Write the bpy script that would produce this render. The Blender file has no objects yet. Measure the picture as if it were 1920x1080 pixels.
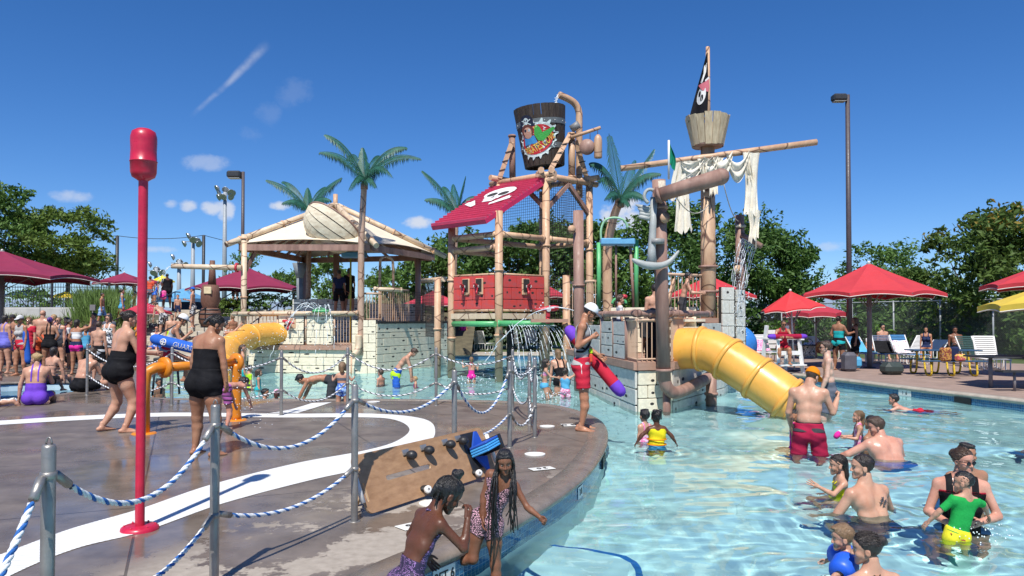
import bpy, bmesh, math, random
import numpy as np
from mathutils import Vector, Matrix, Quaternion
from mathutils.geometry import tessellate_polygon
R = math.radians
rnd = random.Random(7)
S = bpy.context.scene
COL = S.collection
# ---------------------------------------------------------------- camera
CAMH, PITCH, FPX, HOR = 1.62, 1.2, 1400.0, 600.0
cam_d = bpy.data.cameras.new('camera'); cam = bpy.data.objects.new('camera', cam_d); COL.objects.link(cam)
cam_d.sensor_fit = 'HORIZONTAL'; cam_d.sensor_width = 36; cam_d.lens = FPX/1920*36
cam_d.clip_start = .05; cam_d.clip_end = 20000
cam.location = (0, 0, CAMH); cam.rotation_euler = (R(90+PITCH), 0, 0)
SHIFT = (HOR - 540 - FPX*math.tan(R(PITCH)))/1920
cam_d.shift_y = SHIFT
S.camera = cam
# ---------------------------------------------------------------- world, sun, exposure
SUN_EL, SUN_AZ = 57.0, 8.0          # the sun stands behind the camera, a little to the left
S.view_settings.view_transform = 'Standard'; S.view_settings.look = 'None'
S.view_settings.gamma = 1; S.view_settings.exposure = 0.22; S.view_settings.use_curve_mapping = False
W = bpy.data.worlds.new('World'); S.world = W; W.use_nodes = True
def build_world():
    nt = W.node_tree; n = nt.nodes; l = nt.links; n.clear()
    out = n.new('ShaderNodeOutputWorld'); bg = n.new('ShaderNodeBackground'); bg.inputs['Strength'].default_value = .092
    sky = n.new('ShaderNodeTexSky'); sky.sky_type = 'NISHITA'; sky.sun_disc = False
    sky.sun_elevation = R(SUN_EL); sky.sun_rotation = R(180+SUN_AZ)
    sky.altitude = 1500; sky.air_density = 1.0; sky.dust_density = .25; sky.ozone_density = 1.6
    tc = n.new('ShaderNodeTexCoord')
    hs = n.new('ShaderNodeHueSaturation'); hs.inputs['Saturation'].default_value = 1.16; hs.inputs['Value'].default_value = .98
    tint = n.new('ShaderNodeMixRGB'); tint.blend_type = 'MULTIPLY'; tint.inputs[0].default_value = 1; tint.inputs[2].default_value = (.80,.95,1.24,1); l.new(sky.outputs[0], tint.inputs[1]); l.new(tint.outputs[0], hs.inputs['Color'])
    def math_(op, a, b=None, c=None):
        m = n.new('ShaderNodeMath'); m.operation = op
        for i, v in enumerate((a, b, c)):
            if v is None: continue
            if isinstance(v, (int, float)): m.inputs[i].default_value = v
            else: l.new(v, m.inputs[i])
        return m.outputs[0]
    def mrange(v, a, b, c, d):
        m = n.new('ShaderNodeMapRange'); m.interpolation_type = 'SMOOTHSTEP'
        l.new(v, m.inputs[0])
        for i, x in enumerate((a, b, c, d)): m.inputs[1+i].default_value = x
        return m.outputs[0]
    sep = n.new('ShaderNodeSeparateXYZ'); l.new(tc.outputs['Generated'], sep.inputs[0])
    X, Y, Z = sep.outputs
    # small fair weather clouds low over the horizon, all the way round
    mp = n.new('ShaderNodeMapping'); l.new(tc.outputs['Generated'], mp.inputs[0]); mp.inputs['Scale'].default_value = (9, 9, 17); mp.inputs['Location'].default_value = (2.2, .4, 1.35)
    nz = n.new('ShaderNodeTexNoise'); nz.inputs['Scale'].default_value = 1.0; nz.inputs['Detail'].default_value = 7; nz.inputs['Roughness'].default_value = .56
    l.new(mp.outputs[0], nz.inputs['Vector'])
    band = math_('MULTIPLY', mrange(Z, .015, .07, 0, 1), mrange(Z, .16, .32, 1, 0))
    front_ = mrange(Y, .3, .5, 0, 1)
    c1 = math_('MULTIPLY', math_('MULTIPLY', mrange(nz.outputs['Fac'], .585, .72, 0, 1), band), math_('SUBTRACT', 1, front_))
    yc = math_('MAXIMUM', Y, .05); U = math_('DIVIDE', X, yc); V = math_('DIVIDE', Z, yc)
    mpb = n.new('ShaderNodeMapping'); l.new(tc.outputs['Generated'], mpb.inputs[0]); mpb.inputs['Scale'].default_value = (26, 26, 34)
    nzb = n.new('ShaderNodeTexNoise'); nzb.inputs['Scale'].default_value = 1.0; nzb.inputs['Detail'].default_value = 6; nzb.inputs['Roughness'].default_value = .6; l.new(mpb.outputs[0], nzb.inputs['Vector'])
    for (px, py, rx, ry, st) in ((383,305,66,20,.36),(352,385,22,15,.8),(318,383,20,12,.6),(400,388,28,17,.8),(425,395,20,26,.8),(130,370,56,17,.5),(548,172,44,40,.09),(465,252,36,22,.10),(527,386,30,12,1.0),(787,418,36,14,.9),(1180,410,62,46,1.3),(1560,462,40,12,.4),(300,468,40,9,.5),(500,212,34,30,.08)):
        d = ray_dir(px, py); u0, v0 = d[0]/d[1], d[2]/d[1]
        a = math_('MULTIPLY', math_('SUBTRACT', U, u0), FPX/rx); b = math_('MULTIPLY', math_('SUBTRACT', V, v0), FPX/ry)
        r2 = math_('ADD', math_('MULTIPLY', a, a), math_('MULTIPLY', b, b))
        m = math_('MULTIPLY', mrange(math_('SUBTRACT', math_('MULTIPLY', nzb.outputs['Fac'], 1.7), math_('MULTIPLY', r2, .55)), .42, .95, 0, 1), st)
        c1 = math_('MAXIMUM', c1, math_('MULTIPLY', m, front_))
    # thin high streaks
    mp2 = n.new('ShaderNodeMapping'); l.new(tc.outputs['Generated'], mp2.inputs[0]); mp2.inputs['Scale'].default_value = (5, 5, 8); mp2.inputs['Location'].default_value = (.9, .3, 3.1)
    nz2 = n.new('ShaderNodeTexNoise'); nz2.inputs['Scale'].default_value = 1.0; nz2.inputs['Detail'].default_value = 8; nz2.inputs['Roughness'].default_value = .62; nz2.inputs['Distortion'].default_value = .6
    l.new(mp2.outputs[0], nz2.inputs['Vector'])
    band2 = math_('MULTIPLY', mrange(Z, .1, .2, 0, 1), mrange(Z, .3, .55, 1, 0))
    c2 = math_('MULTIPLY', math_('MULTIPLY', math_('SUBTRACT', 1, front_), mrange(nz2.outputs['Fac'], .6, .8, 0, 1)), math_('MULTIPLY', band2, .30))
    # an old contrail: a thin great-circle arc between two directions
    a = Vector(ray_dir(362, 215)).normalized(); b = Vector(ray_dir(500, 85)).normalized()
    nrm = a.cross(b).normalized(); mid = (a+b).normalized(); tan = nrm.cross(mid).normalized()
    def dot(vec):
        d = n.new('ShaderNodeVectorMath'); d.operation = 'DOT_PRODUCT'; l.new(tc.outputs['Generated'], d.inputs[0]); d.inputs[1].default_value = vec
        return d.outputs['Value']
    half = math.sin(a.angle(b)/2)
    along = dot(tan)
    wob = math_('MULTIPLY', math_('SUBTRACT', nz.outputs['Fac'], .5), .012)
    off = math_('ABSOLUTE', math_('ADD', dot(nrm), wob))
    nz3 = n.new('ShaderNodeTexNoise'); nz3.inputs['Scale'].default_value = 42; nz3.inputs['Detail'].default_value = 6
    l.new(tc.outputs['Generated'], nz3.inputs['Vector'])
    soft = math_('MULTIPLY', mrange(math_('MULTIPLY', off, mrange(along, -half, half, 1.9, 1)), .0, .0085, 1, 0), mrange(math_('ABSOLUTE', along), half*.75, half*1.12, 1, 0))
    front = mrange(dot(mid), .9, .95, 0, 1)
    c3 = math_('MULTIPLY', math_('MULTIPLY', soft, front), math_('MULTIPLY', mrange(nz3.outputs['Fac'], .3, .75, .15, 1), .42))
    tot = math_('MINIMUM', math_('ADD', math_('ADD', c1, c2), c3), .93)
    mx = n.new('ShaderNodeMixRGB'); mx.inputs[2].default_value = (6.6, 7.0, 7.9, 1)
    l.new(tot, mx.inputs[0]); l.new(hs.outputs[0], mx.inputs[1]); l.new(mx.outputs[0], bg.inputs[0]); l.new(bg.outputs[0], out.inputs[0])
# pixel of the 1920x1080 photograph -> direction / point
def ray_dir(px, py):
    x = (px-960)/FPX; y = (540-py)/FPX + SHIFT*1920/FPX
    p = R(PITCH); c, s = math.cos(p), math.sin(p)
    return (x, c - y*s, s + y*c)
def G(px, py, z=0.0):
    """point on the level z seen at a pixel"""
    d = ray_dir(px, py); t = (z-CAMH)/d[2]
    return Vector((d[0]*t, d[1]*t, z))
def D(px, py, dist):
    """point at the distance dist (metres along y) seen at a pixel"""
    d = ray_dir(px, py); t = dist/d[1]
    return Vector((d[0]*t, dist, CAMH+d[2]*t))
build_world()
sun_d = bpy.data.lights.new('sun', 'SUN'); sun = bpy.data.objects.new('sun', sun_d); COL.objects.link(sun)
sun_d.energy = 5.0; sun_d.angle = R(.53); sun_d.color = (1, .955, .88)
sun.rotation_euler = (R(90-SUN_EL), 0, R(-SUN_AZ))
sun.location = (-3, -10, 30)
S.cycles.use_denoising = True
S.cycles.max_bounces = 8; S.cycles.transparent_max_bounces = 12; S.cycles.transmission_bounces = 6; S.cycles.caustics_refractive = False; S.cycles.caustics_reflective = False
# ---------------------------------------------------------------- tagging
def tag(o, label=None, cat=None, group=None, kind=None):
    if label: o['label'] = label
    if cat: o['category'] = cat
    if group: o['group'] = group
    if kind: o['kind'] = kind
    return o
def empty(name, loc, label=None, cat=None, group=None, rz=0):
    o = bpy.data.objects.new(name, None); COL.objects.link(o); o.location = loc; o.rotation_euler = (0, 0, rz)
    o.empty_display_size = .1
    o['_inv'] = 0
    del o['_inv']
    return tag(o, label, cat, group)
def link(name, me, mat=None, parent=None, world=True):
    """mesh given in world coordinates; becomes a child with the right local transform"""
    o = bpy.data.objects.new(name, me); COL.objects.link(o)
    if mat is not None and not me.materials: me.materials.append(mat)
    if parent is not None:
        o.parent = parent
        if world: o.matrix_parent_inverse = wm(parent).inverted()
    return o
def wm(o):
    m = Matrix.LocRotScale(o.location, o.rotation_euler, o.scale)
    if o.parent: m = wm(o.parent) @ o.matrix_parent_inverse @ m
    return m
def place(name, me, mat, parent, loc, rot=(0,0,0), scale=(1,1,1)):
    """an instance of shared mesh data at a world transform"""
    o = link(name, me, mat, parent); o.location = loc; o.rotation_euler = rot; o.scale = scale
    return o
# ---------------------------------------------------------------- mesh builder
def frame(d):
    d = Vector(d).normalized()
    a = Vector((0,0,1)) if abs(d.z) < .92 else Vector((1,0,0))
    u = a.cross(d).normalized(); v = d.cross(u)
    return u, v, d
class MB:
    def __init__(s): s.v = []; s.f = []; s.m = []; s.sm = []
    def add(s, vs, fs, m=0, smooth=False):
        k = len(s.v); s.v += [tuple(q) for q in vs]
        for f in fs: s.f.append([k+i for i in f]); s.m.append(m); s.sm.append(smooth)
        return s
    def box(s, c, size, rz=0, m=0, mat=None, bev=0):
        hx, hy, hz = size[0]/2, size[1]/2, size[2]/2
        M = mat if mat is not None else Matrix.Translation(c) @ Matrix.Rotation(rz, 4, 'Z')
        if bev:
            b = min(bev, hx*.9, hy*.9, hz*.9); P = []
            for (sx, sy, sz) in ((x,y,z) for x in (-1,1) for y in (-1,1) for z in (-1,1)):
                P += [M@Vector((sx*hx, sy*(hy-b), sz*(hz-b))), M@Vector((sx*(hx-b), sy*hy, sz*(hz-b))), M@Vector((sx*(hx-b), sy*(hy-b), sz*hz))]
            bm = bmesh.new(); vs = [bm.verts.new(p) for p in P]
            r = bmesh.ops.convex_hull(bm, input=vs)
            bm.verts.index_update()
            s.add([v.co[:] for v in bm.verts], [[v.index for v in f.verts] for f in bm.faces], m); bm.free(); return s
        vs = [M@Vector((x*hx, y*hy, z*hz)) for z in (-1,1) for y in (-1,1) for x in (-1,1)]
        return s.add(vs, [(0,2,3,1),(4,5,7,6),(0,1,5,4),(2,6,7,3),(0,4,6,2),(1,3,7,5)], m)
    def beam(s, a, b, w, h, m=0, up=(0,0,1)):
        a = Vector(a); b = Vector(b); d = (b-a).normalized(); u = Vector(up)
        r = d.cross(u)
        if r.length < 1e-4: r = d.cross(Vector((0,1,0)))
        r.normalize(); u = r.cross(d)
        vs = [p + r*(x*w/2) + u*(z*h/2) for p in (a, b) for z in (-1,1) for x in (-1,1)]
        return s.add(vs, [(0,1,3,2),(4,6,7,5),(0,4,5,1),(2,3,7,6),(0,2,6,4),(1,5,7,3)], m)
    def cyl(s, a, b, r0, r1=None, n=12, m=0, caps=True, smooth=True):
        r1 = r0 if r1 is None else r1
        return s.tube([a, b], [r0, r1], n, m, caps, smooth)
    def tube(s, path, rad, n=10, m=0, caps=True, smooth=True, closed=False):
        path = [Vector(p) for p in path]; N = len(path)
        if not hasattr(rad, '__len__'): rad = [rad]*N
        k = len(s.v); u = None
        for i in range(N):
            if closed: d = path[(i+1) % N]-path[i-1]
            else: d = path[min(i+1, N-1)]-path[max(i-1, 0)]
            if d.length < 1e-9: d = Vector((0,0,1))
            d.normalize()
            if u is None: u = frame(d)[0]
            u = (u - d*u.dot(d))
            if u.length < 1e-6: u = frame(d)[0]
            u.normalize(); v = d.cross(u)
            for j in range(n):
                t = 2*math.pi*j/n
                s.v.append(tuple(path[i] + (u*math.cos(t)+v*math.sin(t))*rad[i]))
        for i in range(N if closed else N-1):
            i2 = (i+1) % N
            for j in range(n):
                j2 = (j+1) % n
                s.f.append([k+i*n+j, k+i*n+j2, k+i2*n+j2, k+i2*n+j]); s.m.append(m); s.sm.append(smooth)
        if caps and not closed:
            s.f.append([k+j for j in range(n)][::-1]); s.f.append([k+(N-1)*n+j for j in range(n)])
            s.m += [m, m]; s.sm += [False, False]
        return s
    def lathe(s, prof, o=(0,0,0), axis=(0,0,1), n=20, m=0, smooth=True, a0=0, a1=2*math.pi):
        u, v, d = frame(axis); o = Vector(o); full = abs(a1-a0-2*math.pi) < 1e-6; k = len(s.v); nn = n if full else n+1
        for (r, h) in prof:
            for j in range(nn):
                t = a0+(a1-a0)*j/n
                s.v.append(tuple(o + d*h + (u*math.cos(t)+v*math.sin(t))*r))
        for i in range(len(prof)-1):
            for j in range(n):
                j2 = (j+1) % nn
                s.f.append([k+i*nn+j, k+i*nn+j2, k+(i+1)*nn+j2, k+(i+1)*nn+j]); s.m.append(m); s.sm.append(smooth)
        return s
    def ball(s, c, r, n=10, m=0, sc=(1,1,1), M=None):
        k = len(s.v); rows = max(4, n//2+1); c = Vector(c)
        for i in range(rows+1):
            ph = math.pi*i/rows
            for j in range(n):
                t = 2*math.pi*j/n
                p = Vector((math.sin(ph)*math.cos(t)*r*sc[0], math.sin(ph)*math.sin(t)*r*sc[1], math.cos(ph)*r*sc[2]))
                s.v.append(tuple(c + (M@p if M else p)))
        for i in range(rows):
            for j in range(n):
                j2 = (j+1) % n
                s.f.append([k+i*n+j, k+(i+1)*n+j, k+(i+1)*n+j2, k+i*n+j2]); s.m.append(m); s.sm.append(True)
        return s
    def prism(s, poly, vec, m=0):
        """flat polygon (3d points) pushed along vec"""
        P = [Vector(p) for p in poly]; vec = Vector(vec); n = len(P)
        t = tessellate_polygon([P]); vs = P+[p+vec for p in P]
        return s.add(vs, [tuple(x) for x in t]+[tuple(i+n for i in x)[::-1] for x in t]+[(i, (i+1) % n, (i+1) % n+n, i+n) for i in range(n)], m)
    def poly(s, loops, m=0):
        L = [[Vector(p) for p in lp] for lp in loops]; t = tessellate_polygon(L)
        fl = [p for lp in L for p in lp]; fs = []
        for a in t:
            nz = (fl[a[1]]-fl[a[0]]).cross(fl[a[2]]-fl[a[0]]).z
            fs.append(tuple(a) if nz >= 0 else tuple(a)[::-1])
        return s.add(fl, fs, m)
    def mesh(s, name='m', fix=True):
        me = bpy.data.meshes.new(name); me.from_pydata(s.v, [], s.f)
        me.polygons.foreach_set('material_index', s.m); me.polygons.foreach_set('use_smooth', s.sm)
        if fix:
            bm = bmesh.new(); bm.from_mesh(me); bmesh.ops.recalc_face_normals(bm, faces=bm.faces); bm.to_mesh(me); bm.free()
        me.update(); return me
    def build(s, name, mats, parent=None, fix=True, label=None, cat=None, group=None, kind=None):
        me = s.mesh(name, fix)
        for q in (mats if isinstance(mats, (list, tuple)) else [mats]): me.materials.append(q)
        return tag(link(name, me, None, parent), label, cat, group, kind)
def smooth_path(P, n=8, closed=False):
    P = [Vector(p) for p in P]; N = len(P); out = []
    for i in range(N if closed else N-1):
        if closed: a, b, c, d = P[i-1], P[i], P[(i+1) % N], P[(i+2) % N]
        else: a, b, c, d = P[max(i-1,0)], P[i], P[i+1], P[min(i+2, N-1)]
        for k in range(n):
            t = k/n
            out.append(.5*((2*b)+(c-a)*t+(2*a-5*b+4*c-d)*t*t+(3*b-a-3*c+d)*t**3))
    if not closed: out.append(P[-1])
    return out
# ---------------------------------------------------------------- materials
MATS = {}
def nodes(mat): return mat.node_tree.nodes, mat.node_tree.links, mat.node_tree.nodes['Principled BSDF']
def lin(c):
    if isinstance(c, str):
        c = [int(c[i:i+2], 16)/255 for i in (0, 2, 4)]
        return tuple(((x+.055)/1.055)**2.4 if x > .04045 else x/12.92 for x in c)
    return tuple(c)
def mat(name, c, rough=.55, var=.12, scale=6, bump=0, bscale=30, metal=0, c2=None, coat=0, stretch=(1,1,1), spec=.5, detail=5):
    """one colour broken up by noise, optional second colour in patches, optional fine relief"""
    if name in MATS: return MATS[name]
    c = lin(c); m = bpy.data.materials.new(name); m.use_nodes = True; n, l, b = nodes(m); MATS[name] = m
    b.inputs['Roughness'].default_value = rough; b.inputs['Metallic'].default_value = metal; b.inputs['Specular IOR Level'].default_value = spec
    if coat: b.inputs['Coat Weight'].default_value = coat
    tc = n.new('ShaderNodeTexCoord'); mp = n.new('ShaderNodeMapping'); l.new(tc.outputs['Object'], mp.inputs[0]); mp.inputs['Scale'].default_value = stretch
    nz = n.new('ShaderNodeTexNoise'); nz.inputs['Scale'].default_value = scale; nz.inputs['Detail'].default_value = detail; nz.inputs['Roughness'].default_value = .6
    l.new(mp.outputs[0], nz.inputs['Vector'])
    rp = n.new('ShaderNodeValToRGB'); l.new(nz.outputs['Fac'], rp.inputs[0])
    d2 = lin(c2) if c2 is not None else None
    lo = tuple(x*(1-var) for x in c); hi = tuple(min(1, x*(1+var)) for x in c)
    rp.color_ramp.elements[0].position = .32; rp.color_ramp.elements[1].position = .68
    rp.color_ramp.elements[0].color = (*(d2 or lo), 1); rp.color_ramp.elements[1].color = (*hi, 1)
    l.new(rp.outputs[0], b.inputs['Base Color'])
    nr = n.new('ShaderNodeTexNoise'); nr.inputs['Scale'].default_value = scale*2.7; nr.inputs['Detail'].default_value = 7; l.new(tc.outputs['Object'], nr.inputs['Vector'])
    mr = n.new('ShaderNodeMapRange'); l.new(nr.outputs['Fac'], mr.inputs[0]); mr.inputs[1].default_value = .3; mr.inputs[2].default_value = .7; mr.inputs[3].default_value = rough*.72; mr.inputs[4].default_value = min(1, rough*1.3); l.new(mr.outputs[0], b.inputs['Roughness'])
    if bump:
        nb = n.new('ShaderNodeTexNoise'); nb.inputs['Scale'].default_value = bscale; nb.inputs['Detail'].default_value = 4; l.new(mp.outputs[0], nb.inputs['Vector'])
        bp = n.new('ShaderNodeBump'); bp.inputs['Strength'].default_value = bump; bp.inputs['Distance'].default_value = .02
        l.new(nb.outputs['Fac'], bp.inputs['Height']); l.new(bp.outputs[0], b.inputs['Normal'])
    return m
# ================================================================ pool, deck, ground
WZ = -0.22
def catm(P, n=6): return smooth_path([Vector((x, y, 0)) for x, y in P], n)
NEAR_EDGE = catm([(-3.4,-4), (-2.6,.5), (-1.75,2.8), (-.78,4.72), (-.36,5.4), (.0,6.05), (.46,7.09), (.81,8.1), (1.08,9.2), (1.27,10.2), (1.40,11.3), (1.42,12.2), (1.28,13.1), (.92,14.1), (.3,14.75), (-.8,15.15), (-2.85,15.35), (-7.0,15.5), (-8.1,16.4), (-9.3,18.6), (-11.6,23.5), (-12.6,28), (-11.6,32), (-8.5,34.4)], 6)
FAR_EDGE = catm([(-8.5,34.4), (-4,35.1), (1,35.2), (5,34.2), (7.2,30), (8.2,24.5), (8.45,22.7), (9.03,20.6), (9.65,17.7), (10.36,15.1), (11.6,10), (13.6,2), (15,-4)], 6)
POOL = NEAR_EDGE + FAR_EDGE[1:]
SMALL = [Vector((-12.15+2.25*math.cos(t), 16.9+3.0*math.sin(t), 0)) for t in [2*math.pi*i/40 for i in range(40)]]
def offset(loop, d):
    out = []; N = len(loop)
    for i in range(N):
        t = (loop[(i+1) % N]-loop[i-1]); t.z = 0; t.normalize()
        out.append(loop[i] + Vector((t.y, -t.x, 0))*d)
    return out
area = sum(POOL[i-1].x*POOL[i].y-POOL[i].x*POOL[i-1].y for i in range(len(POOL)))
OUTS = 1 if area > 0 else -1
POOL_OUT = offset(POOL, .235*OUTS)          # outer edge of the coping
def zed(loop, z): return [Vector((p.x, p.y, z)) for p in loop]
def wet_concrete():
    m = bpy.data.materials.new('wet_concrete'); m.use_nodes = True; n, l, b = nodes(m)
    tc = n.new('ShaderNodeTexCoord')
    def noise(sc, det, stretch=(1,1,1), rough=.55, dist=0):
        mp = n.new('ShaderNodeMapping'); mp.inputs['Scale'].default_value = stretch; l.new(tc.outputs['Object'], mp.inputs[0])
        z = n.new('ShaderNodeTexNoise'); z.inputs['Scale'].default_value = sc; z.inputs['Detail'].default_value = det; z.inputs['Roughness'].default_value = rough; z.inputs['Distortion'].default_value = dist
        l.new(mp.outputs[0], z.inputs['Vector']); return z.outputs['Fac']
    def ramp(v, a, b_, c0, c1):
        r = n.new('ShaderNodeValToRGB'); r.color_ramp.elements[0].position = a; r.color_ramp.elements[1].position = b_
        r.color_ramp.elements[0].color = (*c0, 1); r.color_ramp.elements[1].color = (*c1, 1); l.new(v, r.inputs[0]); return r.outputs[0]
    big = noise(.75, 9, (1, 1.0, 1), .62, .5)
    # puddle-wet everywhere on the pad; drying patches beside the pool
    sep = n.new('ShaderNodeSeparateXYZ'); l.new(tc.outputs['Object'], sep.inputs[0])
    def mr(v, a, b_, c, d):
        q = n.new('ShaderNodeMapRange'); q.interpolation_type = 'SMOOTHSTEP'; l.new(v, q.inputs[0])
        for i, x in enumerate((a, b_, c, d)): q.inputs[1+i].default_value = x
        return q.outputs[0]
    def mt(op, a, b_):
        q = n.new('ShaderNodeMath'); q.operation = op
        for i, x in enumerate((a, b_)):
            if isinstance(x, (int, float)): q.inputs[i].default_value = x
            else: l.new(x, q.inputs[i])
        return q.outputs[0]
    # drier strip runs along the near pool edge
    lat = mt('ADD', sep.outputs[0], mt('MULTIPLY', sep.outputs[1], -.42))
    dryz = mt('MULTIPLY', mr(lat, -4.95, -4.15, 0, 1), mr(sep.outputs[1], 7.2, 8.6, 1, 0))
    dry = mt('MULTIPLY', mr(mt('ADD', big, mt('MULTIPLY', mt('SUBTRACT', noise(5.5, 8, (1,1,1), .7), .5), .55)), .49, .53, 0, 1), dryz)
    film = mr(noise(.42, 4, (1, 1, 1)), .4, .62, 0, 1)        # standing film of water
    wetc = ramp(noise(2.2, 7, (1, 1, 1), .65), .3, .72, (.105, .084, .069), (.225, .185, .152))
    dryc = ramp(noise(14, 6), .3, .7, (.30, .26, .215), (.40, .35, .295))
    mx = n.new('ShaderNodeMixRGB'); l.new(dry, mx.inputs[0]); l.new(wetc, mx.inputs[1]); l.new(dryc, mx.inputs[2])
    # control joints sawn into the slab
    br = n.new('ShaderNodeTexBrick'); br.offset = 0; br.inputs['Scale'].default_value = 1; br.inputs['Mortar Size'].default_value = .011; br.inputs['Mortar Smooth'].default_value = .2
    br.inputs['Brick Width'].default_value = 2.6; br.inputs['Row Height'].default_value = 2.6; br.inputs['Color1'].default_value = (1,1,1,1); br.inputs['Color2'].default_value = (1,1,1,1); br.inputs['Mortar'].default_value = (0,0,0,1)
    mp = n.new('ShaderNodeMapping'); mp.inputs['Rotation'].default_value = (0, 0, R(-24)); mp.inputs['Location'].default_value = (.3, .55, 0); l.new(tc.outputs['Object'], mp.inputs[0]); l.new(mp.outputs[0], br.inputs['Vector'])
    mj = n.new('ShaderNodeMixRGB'); mj.blend_type = 'MULTIPLY'; mj.inputs[0].default_value = .6; l.new(mx.outputs[0], mj.inputs[1]); l.new(br.outputs['Color'], mj.inputs[2])
    l.new(mj.outputs[0], b.inputs['Base Color'])
    rw = n.new('ShaderNodeMixRGB'); l.new(film, rw.inputs[0]); rw.inputs[1].default_value = (.42,)*3+(1,); rw.inputs[2].default_value = (.10,)*3+(1,)
    rr = n.new('ShaderNodeMixRGB'); l.new(dry, rr.inputs[0]); l.new(rw.outputs[0], rr.inputs[1]); rr.inputs[2].default_value = (.8, .8, .8, 1); l.new(rr.outputs[0], b.inputs['Roughness'])
    b.inputs['Specular IOR Level'].default_value = .5; b.inputs['IOR'].default_value = 1.36
    bp = n.new('ShaderNodeBump'); bp.inputs['Strength'].default_value = .22; bp.inputs['Distance'].default_value = .02
    hh = mt('ADD', mt('MULTIPLY', noise(5, 3, (1, .7, 1)), .35), mt('ADD', mt('MULTIPLY', noise(60, 3), mt('ADD', mt('MULTIPLY', dry, .25), .05)), mt('MULTIPLY', br.outputs['Fac'], -.3)))
    l.new(hh, bp.inputs['Height']); l.new(bp.outputs[0], b.inputs['Normal'])
    return m
M_deck = wet_concrete()
M_dry = mat('dry_concrete', (.40,.35,.29), .85, .14, 3, .15, 40)
M_rdeck = mat('red_brown_deck', (.30,.215,.175), .8, .16, 2.2, .2, 30)
M_cope = mat('coping_stone', (.20,.165,.135), .3, .22, 5, .15, 40)
M_cope2 = mat('dry_coping_stone', (.38,.34,.28), .7, .18, 5, .15, 40)
M_grass = mat('lawn_grass', (.07,.10,.03), .9, .3, 3, .5, 60)
M_white = mat('white_drain_grate', (.80,.80,.78), .5, .05, 3)
# ground sheet out to the horizon with holes for the two pools
big = [Vector((-6000,-3000,-.05)), Vector((6000,-3000,-.05)), Vector((6000,9000,-.05)), Vector((-6000,9000,-.05))]
MB().poly([big, zed(POOL_OUT, -.05), zed(SMALL, -.05)]).build('ground', M_grass, kind='structure', fix=False)
# the concrete deck round the pools
iA = len(NEAR_EDGE)
cut = [p for p in POOL_OUT[:iA]][::-1]
cut = [p for p in cut if not (p.y > 29.4)]
MB().poly([[Vector((-60,-4.2,0)), Vector((-60,29.4,0))]+[Vector((p.x,p.y,0)) for p in cut], zed(SMALL, 0)]).build('pool_deck', M_deck, kind='structure', fix=False)
rgt = [p for p in POOL_OUT[iA:] ]
rp_ = [Vector((p.x,p.y,.0)) for p in rgt if p.x > 4.5]
MB().poly([rp_+[Vector((60,-4.2,0)), Vector((60,23.6,0)), Vector((19,27.6,0)), Vector((9,38,0)), Vector((rp_[0].x, 38, 0))]]).build('right_deck', M_rdeck, kind='structure', fix=False)
fp = [p for p in POOL_OUT if p.y > 29.4 and p.x <= 4.9]
MB().poly([[Vector((p.x,p.y,0)) for p in fp]+[Vector((rp_[0].x, 38, 0)), Vector((-19,38,0)), Vector((-19,29.4,0)), ]]).build('far_deck', M_dry, kind='structure', fix=False)
# coping: a rounded nosing along the whole pool edge, in cast lengths
def coping(name, pts, m, inner_sign):
    mb = MB(); N = len(pts)
    prof = [(.25, -.004), (.25, .006), (.06, .010), (.015, .004), (-.02, -.012), (-.035, -.035), (-.03, -.06), (-.005, -.075), (.0, -.09)]
    k = 0
    for i, p in enumerate(pts):
        t = pts[min(i+1, N-1)]-pts[max(i-1, 0)]; t.normalize(); o = Vector((t.y, -t.x, 0))*inner_sign
        for (a, z) in prof: mb.v.append(tuple(Vector((p.x,p.y,0))+o*a+Vector((0,0,z))))
    q = len(prof)
    for i in range(N-1):
        for j in range(q-1):
            mb.f.append([i*q+j, i*q+j+1, (i+1)*q+j+1, (i+1)*q+j]); mb.m.append(0); mb.sm.append(True)
    return mb.build(name, m, kind='structure')
coping('near_coping', NEAR_EDGE, M_cope, OUTS)
coping('right_coping', FAR_EDGE, M_cope2, OUTS)
sm_cl = SMALL+[SMALL[0].copy()]
coping('small_pool_coping', sm_cl, M_cope, 1)
# tiled band of blue mosaic under the coping, plaster below
def tile_mat():
    m = bpy.data.materials.new('blue_mosaic_tile'); m.use_nodes = True; n, l, b = nodes(m)
    uv = n.new('ShaderNodeUVMap')
    br = n.new('ShaderNodeTexBrick'); br.offset = 0; br.inputs['Scale'].default_value = 1; br.inputs['Brick Width'].default_value = .05; br.inputs['Row Height'].default_value = .05
    br.inputs['Mortar Size'].default_value = .0022; br.inputs['Color1'].default_value = (.012,.085,.20,1); br.inputs['Color2'].default_value = (.025,.16,.32,1); br.inputs['Mortar'].default_value = (.25,.36,.42,1); br.inputs['Bias'].default_value = -.1
    l.new(uv.outputs[0], br.inputs['Vector']); l.new(br.outputs['Color'], b.inputs['Base Color']); b.inputs['Roughness'].default_value = .12
    bp = n.new('ShaderNodeBump'); bp.inputs['Strength'].default_value = .4; bp.inputs['Distance'].default_value = .003; bp.invert = True; l.new(br.outputs['Fac'], bp.inputs['Height']); l.new(bp.outputs[0], b.inputs['Normal'])
    return m
M_tile = tile_mat()
M_plaster = mat('pool_plaster', (.74,.87,.86), .6, .05, 1.2)
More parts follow.
